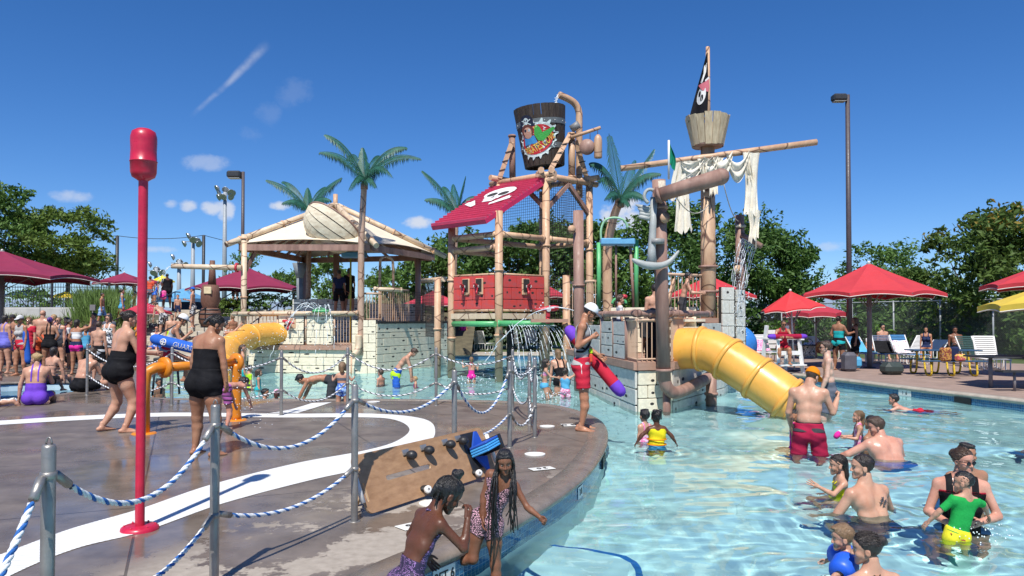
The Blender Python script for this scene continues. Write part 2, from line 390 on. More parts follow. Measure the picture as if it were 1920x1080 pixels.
def wall_strip(name, pts, z0, z1, m, uv=True, parent=None):
    me = bpy.data.meshes.new(name); vs = []; fs = []; L = [0]
    for i, p in enumerate(pts):
        if i: L.append(L[-1]+(pts[i]-pts[i-1]).length)
        vs += [(p.x,p.y,z0), (p.x,p.y,z1)]
    for i in range(len(pts)-1): fs.append((2*i, 2*i+2, 2*i+3, 2*i+1))
    me.from_pydata(vs, [], fs); u = me.uv_layers.new()
    for po in me.polygons:
        for li in po.loop_indices:
            vi = me.loops[li].vertex_index; u.data[li].uv = (L[vi//2], vs[vi][2])
    me.materials.append(m); return tag(link(name, me, None, parent), kind='structure')
closed = POOL+[POOL[0]]
wall_strip('pool_tile_band', closed, -.34, -.088, M_tile)
wall_strip('pool_wall', closed, -1.7, -.34, M_plaster)
wall_strip('small_pool_wall', sm_cl, -.8, -.08, mat('small_pool_plaster', (.50,.66,.72), .5, .1, 3))
def floor_z(x, y):
    t = min(1, max(0, (y-6)/8.5)); t = t*t*(3-2*t)
    return -1.22 + .50*t + .12*min(1, max(0, (y-15)/12))
mb = MB(); nx, ny = 30, 44; 
for j in range(ny+1):
    for i in range(nx+1):
        x = -14+30*i/nx; y = -4+40*j/ny; mb.v.append((x, y, floor_z(x, y)))
for j in range(ny):
    for i in range(nx): a = j*(nx+1)+i; mb.f.append([a, a+1, a+nx+2, a+nx+1]); mb.m.append(0); mb.sm.append(True)
FLOOR = mb.build('pool_floor', M_plaster, kind='structure', fix=False)
MB().poly([zed(SMALL, -.6)]).build('small_pool_floor', MATS['small_pool_plaster'], kind='structure', fix=False)
# entry step with its blue edge tiles under water beside the two girls
sp = [Vector((-.45,4.6,-.5)), Vector((.35,6.4,-.5)), Vector((.95,6.05,-.5)), Vector((.72,4.8,-.5)), Vector((.2,4.0,-.5)), Vector((-.6,4.1,-.5))]
MB().prism(sp, (0,0,-.75)).build('pool_step', M_plaster, kind='structure')
e = smooth_path([Vector((.36,6.42,-.494)), Vector((1.0,6.02,-.494)), Vector((.78,4.85,-.494)), Vector((.28,4.0,-.494))], 6)
eo = [p+Vector((-.055,-.02,0)) for p in e]; MB().add([q for a_, b_ in zip(e, eo) for q in (a_, b_)], [(2*i,2*i+1,2*i+3,2*i+2) for i in range(len(e)-1)]).build('step_edge_tile', mat('step_tile_blue', (.03,.17,.50), .4, .3, 12), kind='structure')
# ---------------------------------------------------------------- water sheet
def water_sheet(rings=()):
    ys = [-4.0]
    while ys[-1] < 35.6: ys.append(ys[-1]+(.2 if ys[-1] < 3 else max(.034, .0062*ys[-1])))
    ys = np.array(ys); xs = np.concatenate([np.arange(-13, -3.2, .11), np.arange(-3.2, 15.2, .045)])
    X, Y = np.meshgrid(xs, ys)
    h = np.zeros_like(X); r = np.random.RandomState(3)
    for i in range(34):
        lam = .16*1.105**i*r.uniform(.9, 1.1); a = r.uniform(0, 2*np.pi); k = 2*np.pi/lam
        warp = .8*np.sin(.9*X*np.cos(a+1)+.7*Y+i)+.5*np.sin(1.7*X-1.2*Y*np.sin(a)+2*i)
        patch = .65+.35*np.sin(.35*X+.5*Y*np.cos(i)+i)
        h += .0026*lam*patch*np.sin(k*(X*np.cos(a)+Y*np.sin(a))+r.uniform(0, 6.28)+warp)
    h += .004*np.sin(2*np.pi/1.7*(X*.4+Y*.9)+np.sin(X))
    for rx, ry, ra in rings:
        r_ = np.hypot(X-rx, Y-ry); m_ = r_ < 1.6; q_ = r_[m_]; h[m_] += .0042*np.exp(-np.maximum(0,q_-ra)/.36)*np.sin((q_-ra)*2*np.pi/.21)*np.clip(q_/.12,0,1)
    V = np.stack([X, Y, WZ+h], -1).reshape(-1, 3); nx = len(xs); ny = len(ys)
    # keep only cells inside the pool outline
    P = np.array([(p.x, p.y) for p in POOL]); cx = (X[:-1,:-1]+X[1:,1:])/2; cy = (Y[:-1,:-1]+Y[1:,1:])/2
    ins = np.zeros(cx.shape, bool)
    for i in range(len(P)):
        (x0, y0), (x1, y1) = P[i-1], P[i]
        if y0 == y1: continue
        c = ((y0 > cy) != (y1 > cy)) & (cx < (x1-x0)*(cy-y0)/(y1-y0)+x0); ins ^= c
    g = ins.copy()
    for dy in (-1, 0, 1):
        for dx in (-1, 0, 1): g |= np.roll(np.roll(ins, dy, 0), dx, 1)
    a = (np.arange(ny-1)[:, None]*nx+np.arange(nx-1)[None])[g]
    F = np.stack([a, a+1, a+nx+1, a+nx], -1)
    used = np.unique(F); mp = np.zeros(len(V), int); mp[used] = np.arange(len(used))
    return np_mesh('water', V[used], mp[F], True)
def np_mesh(name, V, F, smooth=False, mi=None):
    me = bpy.data.meshes.new(name); V = np.ascontiguousarray(V, np.float32); F = np.ascontiguousarray(F, np.int32); k = F.shape[1]
    me.vertices.add(len(V)); me.vertices.foreach_set('co', V.ravel())
    me.loops.add(F.size); me.loops.foreach_set('vertex_index', F.ravel())
    me.polygons.add(len(F)); me.polygons.foreach_set('loop_start', np.arange(0, F.size, k, dtype=np.int32))
    me.polygons.foreach_set('use_smooth', np.full(len(F), bool(smooth)))
    if mi is not None: me.polygons.foreach_set('material_index', np.ascontiguousarray(mi, np.int32))
    me.update(calc_edges=True); me.validate(); return me
def glass_mat(name, col, ior=1.33, rough=0):
    m = bpy.data.materials.new(name); m.use_nodes = True; n = m.node_tree.nodes; l = m.node_tree.links; n.clear()
    out = n.new('ShaderNodeOutputMaterial'); g = n.new('ShaderNodeBsdfGlass'); g.inputs['IOR'].default_value = ior; g.inputs['Roughness'].default_value = rough; g.inputs[0].default_value = (*col, 1)
    l.new(g.outputs[0], out.inputs[0]); return m
S.cycles.caustics_refractive = True; sun_d.cycles.is_caustics_light = True
sw = MB().poly([zed(offset(SMALL, -.02), -.24)]).build('small_pool_water', MATS.setdefault('smw', glass_mat('small_pool_water', (.8,.95,.97))), kind='structure', fix=False)
sw.cycles.is_caustics_caster = True
# ---------------------------------------------------------------- white drain channel on the pad, deck markers
def ribbon(name, inner, outer, z, m, n=6, **k):
    a = smooth_path([G(*p) for p in inner], n); b = smooth_path([G(*p) for p in outer], n); mb = MB()
    vs = []
    for p, q in zip(a, b): vs += [(p.x,p.y,z), (q.x,q.y,z)]
    mb.add(vs, [(2*i, 2*i+1, 2*i+3, 2*i+2) for i in range(len(a)-1)])
    return mb.build(name, m, **k)
def grate_mat():
    m = mat('white_grate_slats', (.78,.78,.75), .45, .04, 4)
    n, l, b = nodes(m); tc = n.new('ShaderNodeTexCoord'); w = n.new('ShaderNodeTexWave'); w.inputs['Scale'].default_value = 9; w.inputs['Distortion'].default_value = 0; w.bands_direction = 'Y'
    l.new(tc.outputs['Object'], w.inputs['Vector']); bp = n.new('ShaderNodeBump'); bp.inputs['Strength'].default_value = .5; bp.inputs['Distance'].default_value = .01; l.new(w.outputs['Fac'], bp.inputs['Height']); l.new(bp.outputs[0], b.inputs['Normal'])
    return m
M_grate = grate_mat()
ribbon('white_drain_channel', [(-260,1130),(-20,1048),(130,993),(262,955),(400,908),(560,868),(680,846),(742,828),(768,806),(745,789),(690,783),(520,783),(320,781),(150,788),(0,797),(-150,806)],
       [(-250,1240),(0,1090),(140,1030),(270,997),(420,944),(590,899),(720,871),(790,843),(816,811),(795,786),(700,776),(520,776),(320,774),(150,780),(0,789),(-150,797)], .004, M_grate, kind='structure')
ribbon('white_drain_branch', [(505,775),(545,768),(585,756)], [(558,775),(590,765),(622,754.5)], .005, M_grate, kind='structure')
def lid(name, px, py, r, label):
    c = G(px, py); mb = MB(); mb.lathe([(0,.012),(r*.6,.012),(r*.62,.009),(r*.66,.009),(r*.68,.012),(r,.012),(r,.002)], c, n=28, smooth=False)
    mb.box(c+Vector((.3*r,0,.0125)), (.03,.03,.003)); return mb.build(name, mat('skimmer_white', (.78,.77,.72), .5, .06, 9), label=label, cat='deck cover', group='round white covers in the deck')
lid('deck_cover', 1003, 852.5, .125, 'white round cover plate in the deck below the last rope post')
lid('deck_cover', 1026, 800, .115, 'white round cover plate in the deck left of the standing lifeguard')
lid('deck_cover', 700, 754, .13, 'white round cover plate at the far edge of the splash pad')
lid('deck_cover', 812, 945, .125, 'white round cover plate half under the leaning plywood rack')
def text_mesh(txt, size, extr=.001, bold=True):
    cu = bpy.data.curves.new('t', 'FONT'); cu.body = txt; cu.size = size; cu.extrude = extr; cu.align_x = 'CENTER'; cu.align_y = 'CENTER'
    if bold: cu.offset = size*.012
    o = bpy.data.objects.new('t', cu); COL.objects.link(o); dg = bpy.context.evaluated_depsgraph_get(); me = bpy.data.meshes.new_from_object(o.evaluated_get(dg)); bpy.data.objects.remove(o); return me
M_black = mat('black_paint', (.012,.012,.014), .5, .2, 9)
def marker(px, py, w, h, txt, label, rot=0, vertical=None):
    c = G(px, py); r = empty('depth_marker', c if vertical is None else vertical[0], label, 'depth marker', 'pool depth markers')
    M = Matrix.Translation(c+Vector((0,0,.0))) @ Matrix.Rotation(rot, 4, 'Z') if vertical is None else vertical[1]
    o = MB().box((0,0,0), (w, h, .006), mat=M@Matrix.Translation((0,0,.009)), bev=.002).build('tile', mat('marker_white', (.76,.76,.72), .35, .05, 20), r)
    t = text_mesh(txt, h*.72); t.transform(M@Matrix.Translation((0,0,.0145))); link('lettering', t, M_black, r)
marker(1016, 880, .27, .135, '3 0', 'white depth tile on the deck below the last rope post', R(205))
marker(1066, 798, .2, .24, '3 0', 'white depth tile on the deck at the lifeguard\'s feet', R(190))
marker(776, 987, .26, .15, '3 6', 'white depth tile on the deck behind the crouching girl', R(222))
def edge_mark(idx_xy, w, h, txt, label, edge):
    p = min(range(1, len(edge)-1), key=lambda i: (edge[i].x-idx_xy[0])**2+(edge[i].y-idx_xy[1])**2)
    t = (edge[p+1]-edge[p-1]).normalized(); o = Vector((t.y, -t.x, 0))*-OUTS   # inward
    x = t if t.cross(o).dot(Vector((0,0,1))) < 0 else -t
    M = Matrix.Translation(Vector((edge[p].x, edge[p].y, -.155))+o*-.004) @ Matrix((x.to_4d()*0+Vector((x.x,-0,o.x,0)), Vector((x.y,0,o.y,0)), Vector((0,1,0,0)), Vector((0,0,0,1))))
    marker(0, 700, w, h, txt, label, vertical=(edge[p], M))
edge_mark((.70,7.75), .22, .125, '3 0', 'white depth tile on the blue pool wall below the leaning rack', NEAR_EDGE)
edge_mark((-.45,5.25), .24, .13, '3FT 6', 'white depth tile on the blue pool wall between the two girls', NEAR_EDGE)
edge_mark((9.55,18.1), .42, .15, '1  6', 'white depth tile on the far right pool wall', FAR_EDGE)
# skimmer mouths: dark openings in the tile band
for q, lb in (((1.17,9.6), 'dark skimmer opening in the near pool wall below the lifeguard'), ((9.95,16.6), 'dark skimmer opening in the far right pool wall')):
    E = NEAR_EDGE if q[0] < 3 else FAR_EDGE
    p = min(range(1, len(E)-1), key=lambda i: (E[i].x-q[0])**2+(E[i].y-q[1])**2); t = (E[p+1]-E[p-1]).normalized()
    MB().box(E[p]+Vector((0,0,-.19)), (.42,.05,.19), rz=math.atan2(t.y,t.x)).build('skimmer_opening', M_black, label=lb, cat='skimmer')
# ---------------------------------------------------------------- splash features on the pad
M_redp = mat('red_powder_coat', (.50,.016,.05), .36, .16, 9, .06, 14, coat=.15)
c = G(262, 993); r = empty('water_post', c, 'tall red splash pole with a barrel-shaped head on the wet pad', 'splash pole')
MB().lathe([(0,.03),(.03,.034),(.115,.034),(.135,.022),(.14,0)], c, n=28).build('base_flange', M_redp, r)
MB().lathe([(.035,.03),(.035,2.72)], c, n=18).build('pole', M_redp, r)
MB().lathe([(.03,2.70),(.05,2.715),(.083,2.735),(.095,2.77),(.097,2.85),(.101,2.853),(.101,2.858),(.097,2.862),(.094,2.94),(.097,3.02),(.096,3.05),(.085,3.09),(.05,3.112),(0,3.117)], c, n=24).build('barrel_head', M_redp, r)
bolt = MB().ball((0,0,0), .009, 6).mesh('bolt')
for i in range(6): place('bolt', bolt, M_redp, r, c+Vector((.11*math.cos(i*1.05+.4), .11*math.sin(i*1.05+.4), .036)))
M_orange = mat('orange_powder_coat', (.66,.22,.012), .35, .06, 4, coat=.3)
a, b = G(443,788), G(270,813); r = empty('spray_arch', (a+b)/2, 'low orange pipe arch between the two women in black', 'spray arch')
pz = .93
P1 = smooth_path([a, a+Vector((0,0,.5)), a+Vector((0,0,pz-.02))], 5); MB().tube(P1, .078, 16).build('post', M_orange, r)
MB().tube([b, b+Vector((0,0,pz-.22)), b+Vector((.02,.02,pz-.06)), b+Vector((.1,.1,pz)), b+Vector((.25,.25,pz))], .078, 16).build('post', M_orange, r)
MB().tube([b+Vector((.2,.2,pz)), a+Vector((-.05,0,pz))], .066, 16).build('crossbar', M_orange, r)
dx = (a-b).normalized()
MB().lathe([(.07,-.04),(.15,-.04),(.155,0),(.15,.02),(.07,.02)], a+Vector((0,0,pz)), axis=dx, n=24).build('flange', M_orange, r)
MB().lathe([(.07,-.04),(.15,-.04),(.155,0),(.15,.02),(.07,.02)], b+Vector((.2,.2,pz)), axis=dx, n=24).build('flange', M_orange, r)
for q in (a, b): MB().lathe([(0,.02),(.15,.02),(.17,0)], q, n=20).build('base_flange', M_orange, r)
# ---------------------------------------------------------------- rope barrier
M_steel = mat('brushed_steel', (.30,.285,.265), .42, .2, 5, .08, 60, metal=.6)
M_rw = mat('rope_white', (.74,.76,.78), .8, .1, 40, .4, 200)
M_rb = mat('rope_blue', (.02,.13,.42), .8, .15, 40, .4, 200)
M_rk = mat('rope_black', (.02,.022,.03), .8, .15, 40, .4, 200)
BOL = {'A':(-1.94,3.14), 'B':(-1.83,4.62), 'C':(-1.27,6.05), 'D':(-.60,7.8), 'E':(-.03,9.55), 'F':(.315,10.36), 'K':(.27,11.6), 'L':(.01,13.3), 'I':(-1.44,14.2), 'H':(-3.12,14.2), 'G':(-3.93,12.75), 'J':(-9.2,16.2), 'N':(-6.5,14.3)}
BL = {'A':'steel rope post nearest the camera at the lower left', 'B':'steel rope post in front of the woman looking down', 'C':'steel rope post at the left end of the leaning plywood rack', 'D':'steel rope post standing behind the leaning plywood rack',
 'E':'steel rope post behind the braided girl, left of the last pair', 'F':'steel rope post nearest the standing lifeguard', 'K':'steel rope post just behind the one nearest the lifeguard', 'L':'steel rope post at the back beside the tower legs', 'I':'steel rope post at the pad edge left of the pink swimsuit girl',
 'H':'steel rope post beside the small girl in the blue swimsuit', 'G':'steel rope post on the pad right of the orange arch', 'J':'steel rope post beside the seated man in black trunks', 'N':'steel rope post half hidden behind the woman at the red pole'}
def mk_bollard(k):
    x, y = BOL[k]; c = Vector((x, y, 0)); r = empty('rope_post', c, BL[k], 'bollard', 'steel rope posts round the splash pad')
    MB().lathe([(.028,0),(.028,1.085),(.024,1.098),(0,1.1)], c, n=16).build('pole', M_steel, r)
    lp = [c+Vector((.012*math.cos(t), 0, 1.1+.028*math.sin(t))) for t in [math.pi*i/8 for i in range(9)]]
    MB().tube(lp, .004, 6).build('top_loop', M_steel, r)
    for z in (.97,.42): MB().lathe([(.028,z-.016),(.033,z-.014),(.033,z+.014),(.028,z+.016)], c, n=16).build('collar', M_steel, r)
    MB().lathe([(.031,.004),(.05,.004),(.05,0)], c, n=16).build('base_ring', M_steel, r)
for k in BOL: mk_bollard(k)
def rope(p, q, sag, label, dark=False, det=1.0):
    p = Vector(p); q = Vector(q); L = (q-p).length; r = empty('barrier_rope', (p+q)/2-Vector((0,0,sag)), label, 'rope', 'ropes between the steel posts')
    d = (q-p).normalized(); ends = []
    def pt(t): return p.lerp(q, t) - Vector((0,0,4*sag*t*(1-t)))
    t0 = .055/L*2.0
    N = int(L*L*0+L/.018*det); turns = L*1.15/.115
    for s in range(3):
        path = []
        for i in range(N+1):
            t = t0+(1-2*t0)*i/N; c = pt(t); dd = (pt(min(1,t+.01))-pt(max(0,t-.01))).normalized(); u, v, _ = frame(dd)
            a = 2*math.pi*(turns*t+s/3); path.append(c+(u*math.cos(a)+v*math.sin(a))*.0072)
        MB().tube(path, .0088, 5, caps=False).build('strand', (M_rk if dark else M_rb) if s == 0 else M_rw, r)
    for t, e in ((0, p), (1, q)):
        c = pt(t0*.9 if t == 0 else 1-t0*.9); e2 = e
        MB().lathe([(.0,-.055),(.02,-.052),(.02,.05),(.012,.06),(0,.062)], (c+e2)/2, axis=(e2-c), n=10).build('end_clamp', M_steel, r)
        MB().cyl((c+e2)/2, e2, .006, n=6).build('hook', M_steel, r)
def br(k1, k2, z, sag, label, **kw):
    a = Vector((*BOL[k1], z)); b = Vector((*BOL[k2], z)); d = (b-a).normalized(); rope(a+d*.036, b-d*.036, sag, label, **kw)
br('A','B',.97,.27,'upper blue and white rope between the two nearest posts')
br('A','B',.42,.16,'lower blue and white rope between the two nearest posts')
br('B','C',.97,.25,'upper blue and white rope running across the middle of the pad')
br('B','C',.42,.13,'lower blue and white rope hanging left of the plywood rack')
br('C','D',.97,.19,'upper blue and white rope above the plywood rack')
br('D','E',.97,.42,'upper rope sagging to the right of the rack post')
br('D','E',.42,.12,'lower rope behind the plywood rack')
br('E','F',.97,.08,'short upper rope between the last two posts', dark=True)
br('F','K',.97,.25,'short upper rope behind the post nearest the lifeguard', dark=True)
br('F','K',.42,.2,'short lower rope behind the post nearest the lifeguard', dark=True)
br('E','F',.42,.2,'short lower rope between the last two posts', dark=True)
br('K','L',.97,.32,'upper rope sagging toward the tower legs', dark=True)
br('K','L',.42,.18,'lower rope near the tower legs', dark=True)
br('L','I',.97,.17,'upper rope in front of the pink swimsuit girl', dark=True)
br('L','I',.42,.16,'lower rope in front of the pink swimsuit girl', dark=True)
br('I','H',.97,.30,'upper rope in front of the man in green and blue trunks', dark=True)
br('I','H',.42,.24,'lower rope in front of the man in green and blue trunks', dark=True)
br('H','G',.97,.30,'upper rope in front of the bending man', dark=True)
br('H','G',.42,.26,'lower rope in front of the bending man', dark=True)
br('G','N',.97,.25,'upper rope behind the orange arch', dark=True)
br('G','N',.42,.22,'lower rope behind the orange arch', dark=True)
br('N','J',.97,.30,'upper rope behind the woman at the red pole', dark=True)
br('N','J',.42,.28,'lower rope behind the woman at the red pole', dark=True)
a = Vector((*BOL['A'],.97)); rope(a+Vector((-.005,-.036,0)), Vector((-1.72,2.0,.33)), .10, 'blue and white rope hanging down at the lower left corner')
# ================================================================ play structures
def pipe_mat(name, c, c2, stain=(.16,.08,.05)):
    """painted bamboo pipe: mottled tone with dark brush lines round it"""
    m = mat(name, c, .5, .1, 5, .15, 25, c2=c2, stretch=(1,1,.35)); n, l, b = nodes(m)
    tc = n.new('ShaderNodeTexCoord'); w = n.new('ShaderNodeTexVoronoi'); w.feature = 'DISTANCE_TO_EDGE'; w.inputs['Scale'].default_value = 1.15
    mp = n.new('ShaderNodeMapping'); mp.inputs['Scale'].default_value = (1,1,1.3); l.new(tc.outputs['Object'], mp.inputs[0]); l.new(mp.outputs[0], w.inputs['Vector'])
    r = n.new('ShaderNodeValToRGB'); r.color_ramp.elements[0].position = .006; r.color_ramp.elements[1].position = .03; r.color_ramp.elements[0].color = (1,1,1,1); r.color_ramp.elements[1].color = (0,0,0,1); l.new(w.outputs['Distance'], r.inputs[0])
    mx = n.new('ShaderNodeMixRGB'); l.new(r.outputs[0], mx.inputs[0]); mx.inputs[2].default_value = (*stain, 1)
    src = b.inputs['Base Color'].links[0].from_socket; l.new(src, mx.inputs[1]); l.new(mx.outputs[0], b.inputs['Base Color'])
    return m
M_bam = pipe_mat('bamboo_paint', (.60,.40,.25), (.47,.28,.17))
M_pale = pipe_mat('pale_pipe_paint', (.66,.53,.38), (.56,.42,.28))
M_brown = mat('weathered_brown_pipe', (.33,.20,.155), .6, .2, 4, .25, 18, c2=(.20,.11,.085), stretch=(1,1,.2))
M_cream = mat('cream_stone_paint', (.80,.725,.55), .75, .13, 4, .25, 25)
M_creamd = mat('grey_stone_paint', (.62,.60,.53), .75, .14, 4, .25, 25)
M_joint = mat('joint_black', (.03,.028,.025), .9, .2, 5)
M_roofc = mat('cream_canvas', (.74,.64,.49), .8, .07, 1.5, .15, 60)
M_rail = mat('tan_rail_paint', (.56,.38,.26), .55, .1, 8)
M_skirt = mat('skirt_plank', (.42,.25,.18), .7, .18, 5, .2, 20, stretch=(.3,.3,1))
M_crim = mat('crimson_roof_paint', (.60,.022,.10), .45, .07, 2, coat=.15)
M_redpan = mat('red_panel_paint', (.60,.050,.035), .5, .16, 2.5, .1, 10, c2=(.48,.09,.09))
M_slide = mat('yellow_slide_plastic', (.80,.40,.07), .34, .1, 2.2, .04, 9, coat=.2)
M_green = mat('green_pipe_paint', (.10,.42,.16), .4, .08, 5)
M_net = mat('net_rope', (.05,.04,.035), .8, .2, 30)
def stone_unit(dot):
    mb = MB(); mb.box((0,0,0), (1,1,1), bev=.05)
    if dot: mb.lathe([(0,.012),(.11,.012),(.11,0)], (dot[0],-.5,dot[1]), axis=(0,-1,0), n=8, m=1, smooth=False)
    return mb
STU = {}
def stone_me(k, m):
    key = (k, m.name)
    if key not in STU:
        dots = [None, (.2,.12), (-.22,-.1), (.3,-.2), (-.05,.1)]
        me = stone_unit(dots[k]).mesh('stone'); me.materials.append(m); me.materials.append(M_joint); STU[key] = me
    return STU[key]
def stone_wall(parent, A, B, z0, z1, rowh, L, m, th=.10, seed=1, first_zero=0, name='stone'):
    """dark backing panel with separate proud blocks; outside is to the right of A->B"""
    A = Vector((A[0],A[1],0)); B = Vector((B[0],B[1],0)); d = (B-A); n = d.length; d.normalize(); nrm = Vector((d.y,-d.x,0)); rz = math.atan2(d.y, d.x); rr = random.Random(seed)
    MB().box((A+B)/2-nrm*(th/2)+Vector((0,0,(z0+z1)/2)), (n, th, z1-z0), rz=rz).build('wall_panel', M_joint, parent)
    rows = max(1, round((z1-z0)/rowh)); h = (z1-z0)/rows; g = .016
    zs = [z0]+[z0+h*(i+1+rr.uniform(-.16,.16)) for i in range(rows-1)]+[z1]
    for i in range(rows):
        zc = (zs[i]+zs[i+1])/2; hh = zs[i+1]-zs[i]; x = 0; off = L*(.5 if i % 2 else 1)*rr.uniform(.85, 1.1)
        while x < n-.02:
            w = min(off, n-x)
            if n-x-w < L*.3: w = n-x
            c = A+d*(x+w/2)+nrm*(.012+rr.uniform(0,.008))+Vector((0,0,zc))
            o = place(name, stone_me(rr.randrange(5) if w > .3 else 0, m), None, parent, c, (0,0,rz), (w-g, .05, hh-g)); x += w; off = L*rr.uniform(.8, 1.15)
BAL = MB().cyl((0,0,-.5), (0,0,.5), 1, n=6).mesh('baluster')
def railing(parent, A, B, z0, z1, sp=.115, m=M_rail, r=.013, top=True, rt=.035, mt=None):
    A = Vector((A[0],A[1],0)); B = Vector((B[0],B[1],0)); n = (B-A).length; k = max(1, int(n/sp))
    for i in range(k+1):
        p = A.lerp(B, i/k); o = place('baluster', BAL, m, parent, p+Vector((0,0,(z0+z1)/2)), (0,0,0), (r,r,z1-z0))
    MB().cyl(A+Vector((0,0,z0+.05)), B+Vector((0,0,z0+.05)), .018, n=8).build('bottom_rail', m, parent)
    if top: MB().cyl(A+Vector((0,0,z1)), B+Vector((0,0,z1)), rt, n=12).build('top_rail', mt or m, parent)
def pole(parent, a, b, r, m, name='post', r1=None, rings=(), n=16, rm=None):
    a = Vector(a); b = Vector(b)
    o = MB().cyl(a, b, r, r1, n=n).build(name, m, parent)
    for t in rings: MB().lathe([(r,-.03),(r*1.22,-.03),(r*1.28,0),(r*1.22,.03),(r,.03)], a.lerp(b, t), axis=(b-a), n=n).build('collar', rm or m, o)
    return o
def slide(name, path, rad, ribs, label, m=M_slide):
    P = smooth_path(path, 8); r = empty(name, P[-1], label, 'slide', 'yellow tube slides'); nP = len(P)
    mb = MB(); mb.tube(P, rad, 28, caps=False); mb.tube(P, [rad-.03]*nP, 28, caps=False)
    mb.build('tube', m, r)
    for t in ribs:
        i = int(t*(nP-1)); d = P[min(i+1,nP-1)]-P[max(i-1,0)]
        MB().lathe([(rad,-.045),(rad+.035,-.045),(rad+.045,-.01),(rad+.045,.01),(rad+.035,.045),(rad,.045)], P[i], axis=d, n=28).build('flange', m, r)
    d = (P[-1]-P[-2]).normalized()
    MB().lathe([(rad-.03,-.02),(rad+.03,-.02),(rad+.04,.02),(rad-.03,.03)], P[-1], axis=d, n=28).build('lip', m, r)
    return r
# ---------------------------------------------------------------- left pavilion
pv = empty('castle_pavilion', (-7,27.5,0), 'stone play castle under a cream canvas roof on the left', 'play structure')
stone_wall(pv, (-9.25,26.35), (-5.56,25.95), -.75, .58, .265, .95, M_cream, seed=3)
stone_wall(pv, (-5.56,25.95), (-4.73,26.0), -.75, 1.62, .26, .6, M_cream, seed=4)
stone_wall(pv, (-4.73,26.0), (-2.7,30.8), -.75, 1.5, .28, .85, M_cream, seed=5)
stone_wall(pv, (-9.9,30.8), (-9.25,26.35), -.75, .58, .22, .72, M_cream, seed=9)
MB().box((-7.4,26.08,.66), (3.72,.12,.16), rz=math.atan2(-.4,3.69)).build('skirt_board', M_skirt, pv)
MB().poly([[(-9.2,26.4,.745),(-4.8,26.05,.745),(-2.8,30.8,.745),(-9.7,30.8,.745)]]).build('platform_floor', M_skirt, pv, fix=False)
MB().box((-3.72,28.4,1.54), (5.2,.16,.07), rz=math.atan2(4.8,2.03)).build('wall_cap', M_joint, pv)
def fx(px, y=None):  # a point on the front rail line
    t = (px-476)/(660-476); return (-9.25+t*3.69, 26.33-.40*t)
def fp(px0, px1, f): return fx(px0), fx(px1)
railing(pv, fx(455), fx(526), .76, 1.78, .12)
stone_wall(pv, fx(530), fx(575), .76, 1.75, .24, .5, M_cream, .06, 11)
stone_wall(pv, fx(580), fx(627), .76, 1.75, .24, .55, M_cream, .06, 12)
railing(pv, fx(630), fx(661), .76, 1.78, .1)
for px in (527, 578, 629): pole(pv, (*fx(px), .7), (*fx(px), 1.86), .035, M_rail, n=10)
a, b = fx(447), fx(672); rl = pole(pv, (a[0],a[1]-.08,1.84), (b[0],b[1]-.08,1.86), .075, M_pale, 'top_pipe', rings=(.33,.7,.75,.99), rm=M_bam)
railing(pv, (-4.75,27.1), (-3.95,28.6), 1.5, 2.75, .11); railing(pv, (-5.2,26.2), (-4.6,26.3), 1.6, 2.55, .1)
pole(pv, (-4.9,26.4,2.72), (-3.95,26.9,2.70), .07, M_pale, 'side_pipe', rings=(.05,.95))
# bamboo arches on the side rail
for k, (px0, px1, top, d) in enumerate(((712,737,480,27.5),)):
    L0, L1 = D(px0,600,d), D(px1,600,d+.5); T = D((px0+px1)/2,top,d+.2)
    MB().tube(smooth_path([L0, Vector((L0.x,L0.y,T.z-.5)), Vector((L0.x*.8+L1.x*.2,L0.y,T.z-.08)), Vector((L0.x*.2+L1.x*.8,L1.y,T.z-.08)), Vector((L1.x,L1.y,T.z-.5)), L1], 5), .05, 10).build('arch_pipe', M_bam, pv)
EV = 4.31; FLc, FRc, BRc, BLc, AP = Vector((-9.75,26.45,EV)), Vector((-5.0,26.55,EV)), Vector((-3.15,31.0,EV)), Vector((-9.0,32.4,EV)), Vector((-6.95,29.3,6.02))
pole(pv, (-9.52,26.5,-.3), (-9.52,26.5,4.66), .1, M_pale, rings=(.55,.97), rm=M_bam)
pole(pv, (-3.85,30.6,-.3), (-3.85,30.6,4.5), .12, M_brown)
pole(pv, (-7.42,31.5,.7), (-7.42,31.5,4.4), .13, M_brown); pole(pv, (-8.8,31.9,.7), (-8.8,31.9,4.35), .14, M_brown)
pole(pv, (-9.0,32,1.6), (-9.0,32,3.4), .22, mat('dull_drum_grey', (.20,.22,.235), .6, .2, 4), 'drum_column', r1=.24); pole(pv, (-9.0,32,3.4), (-9.0,32,4.05), .24, MATS['dull_drum_grey'], 'drum_hopper', r1=.42)
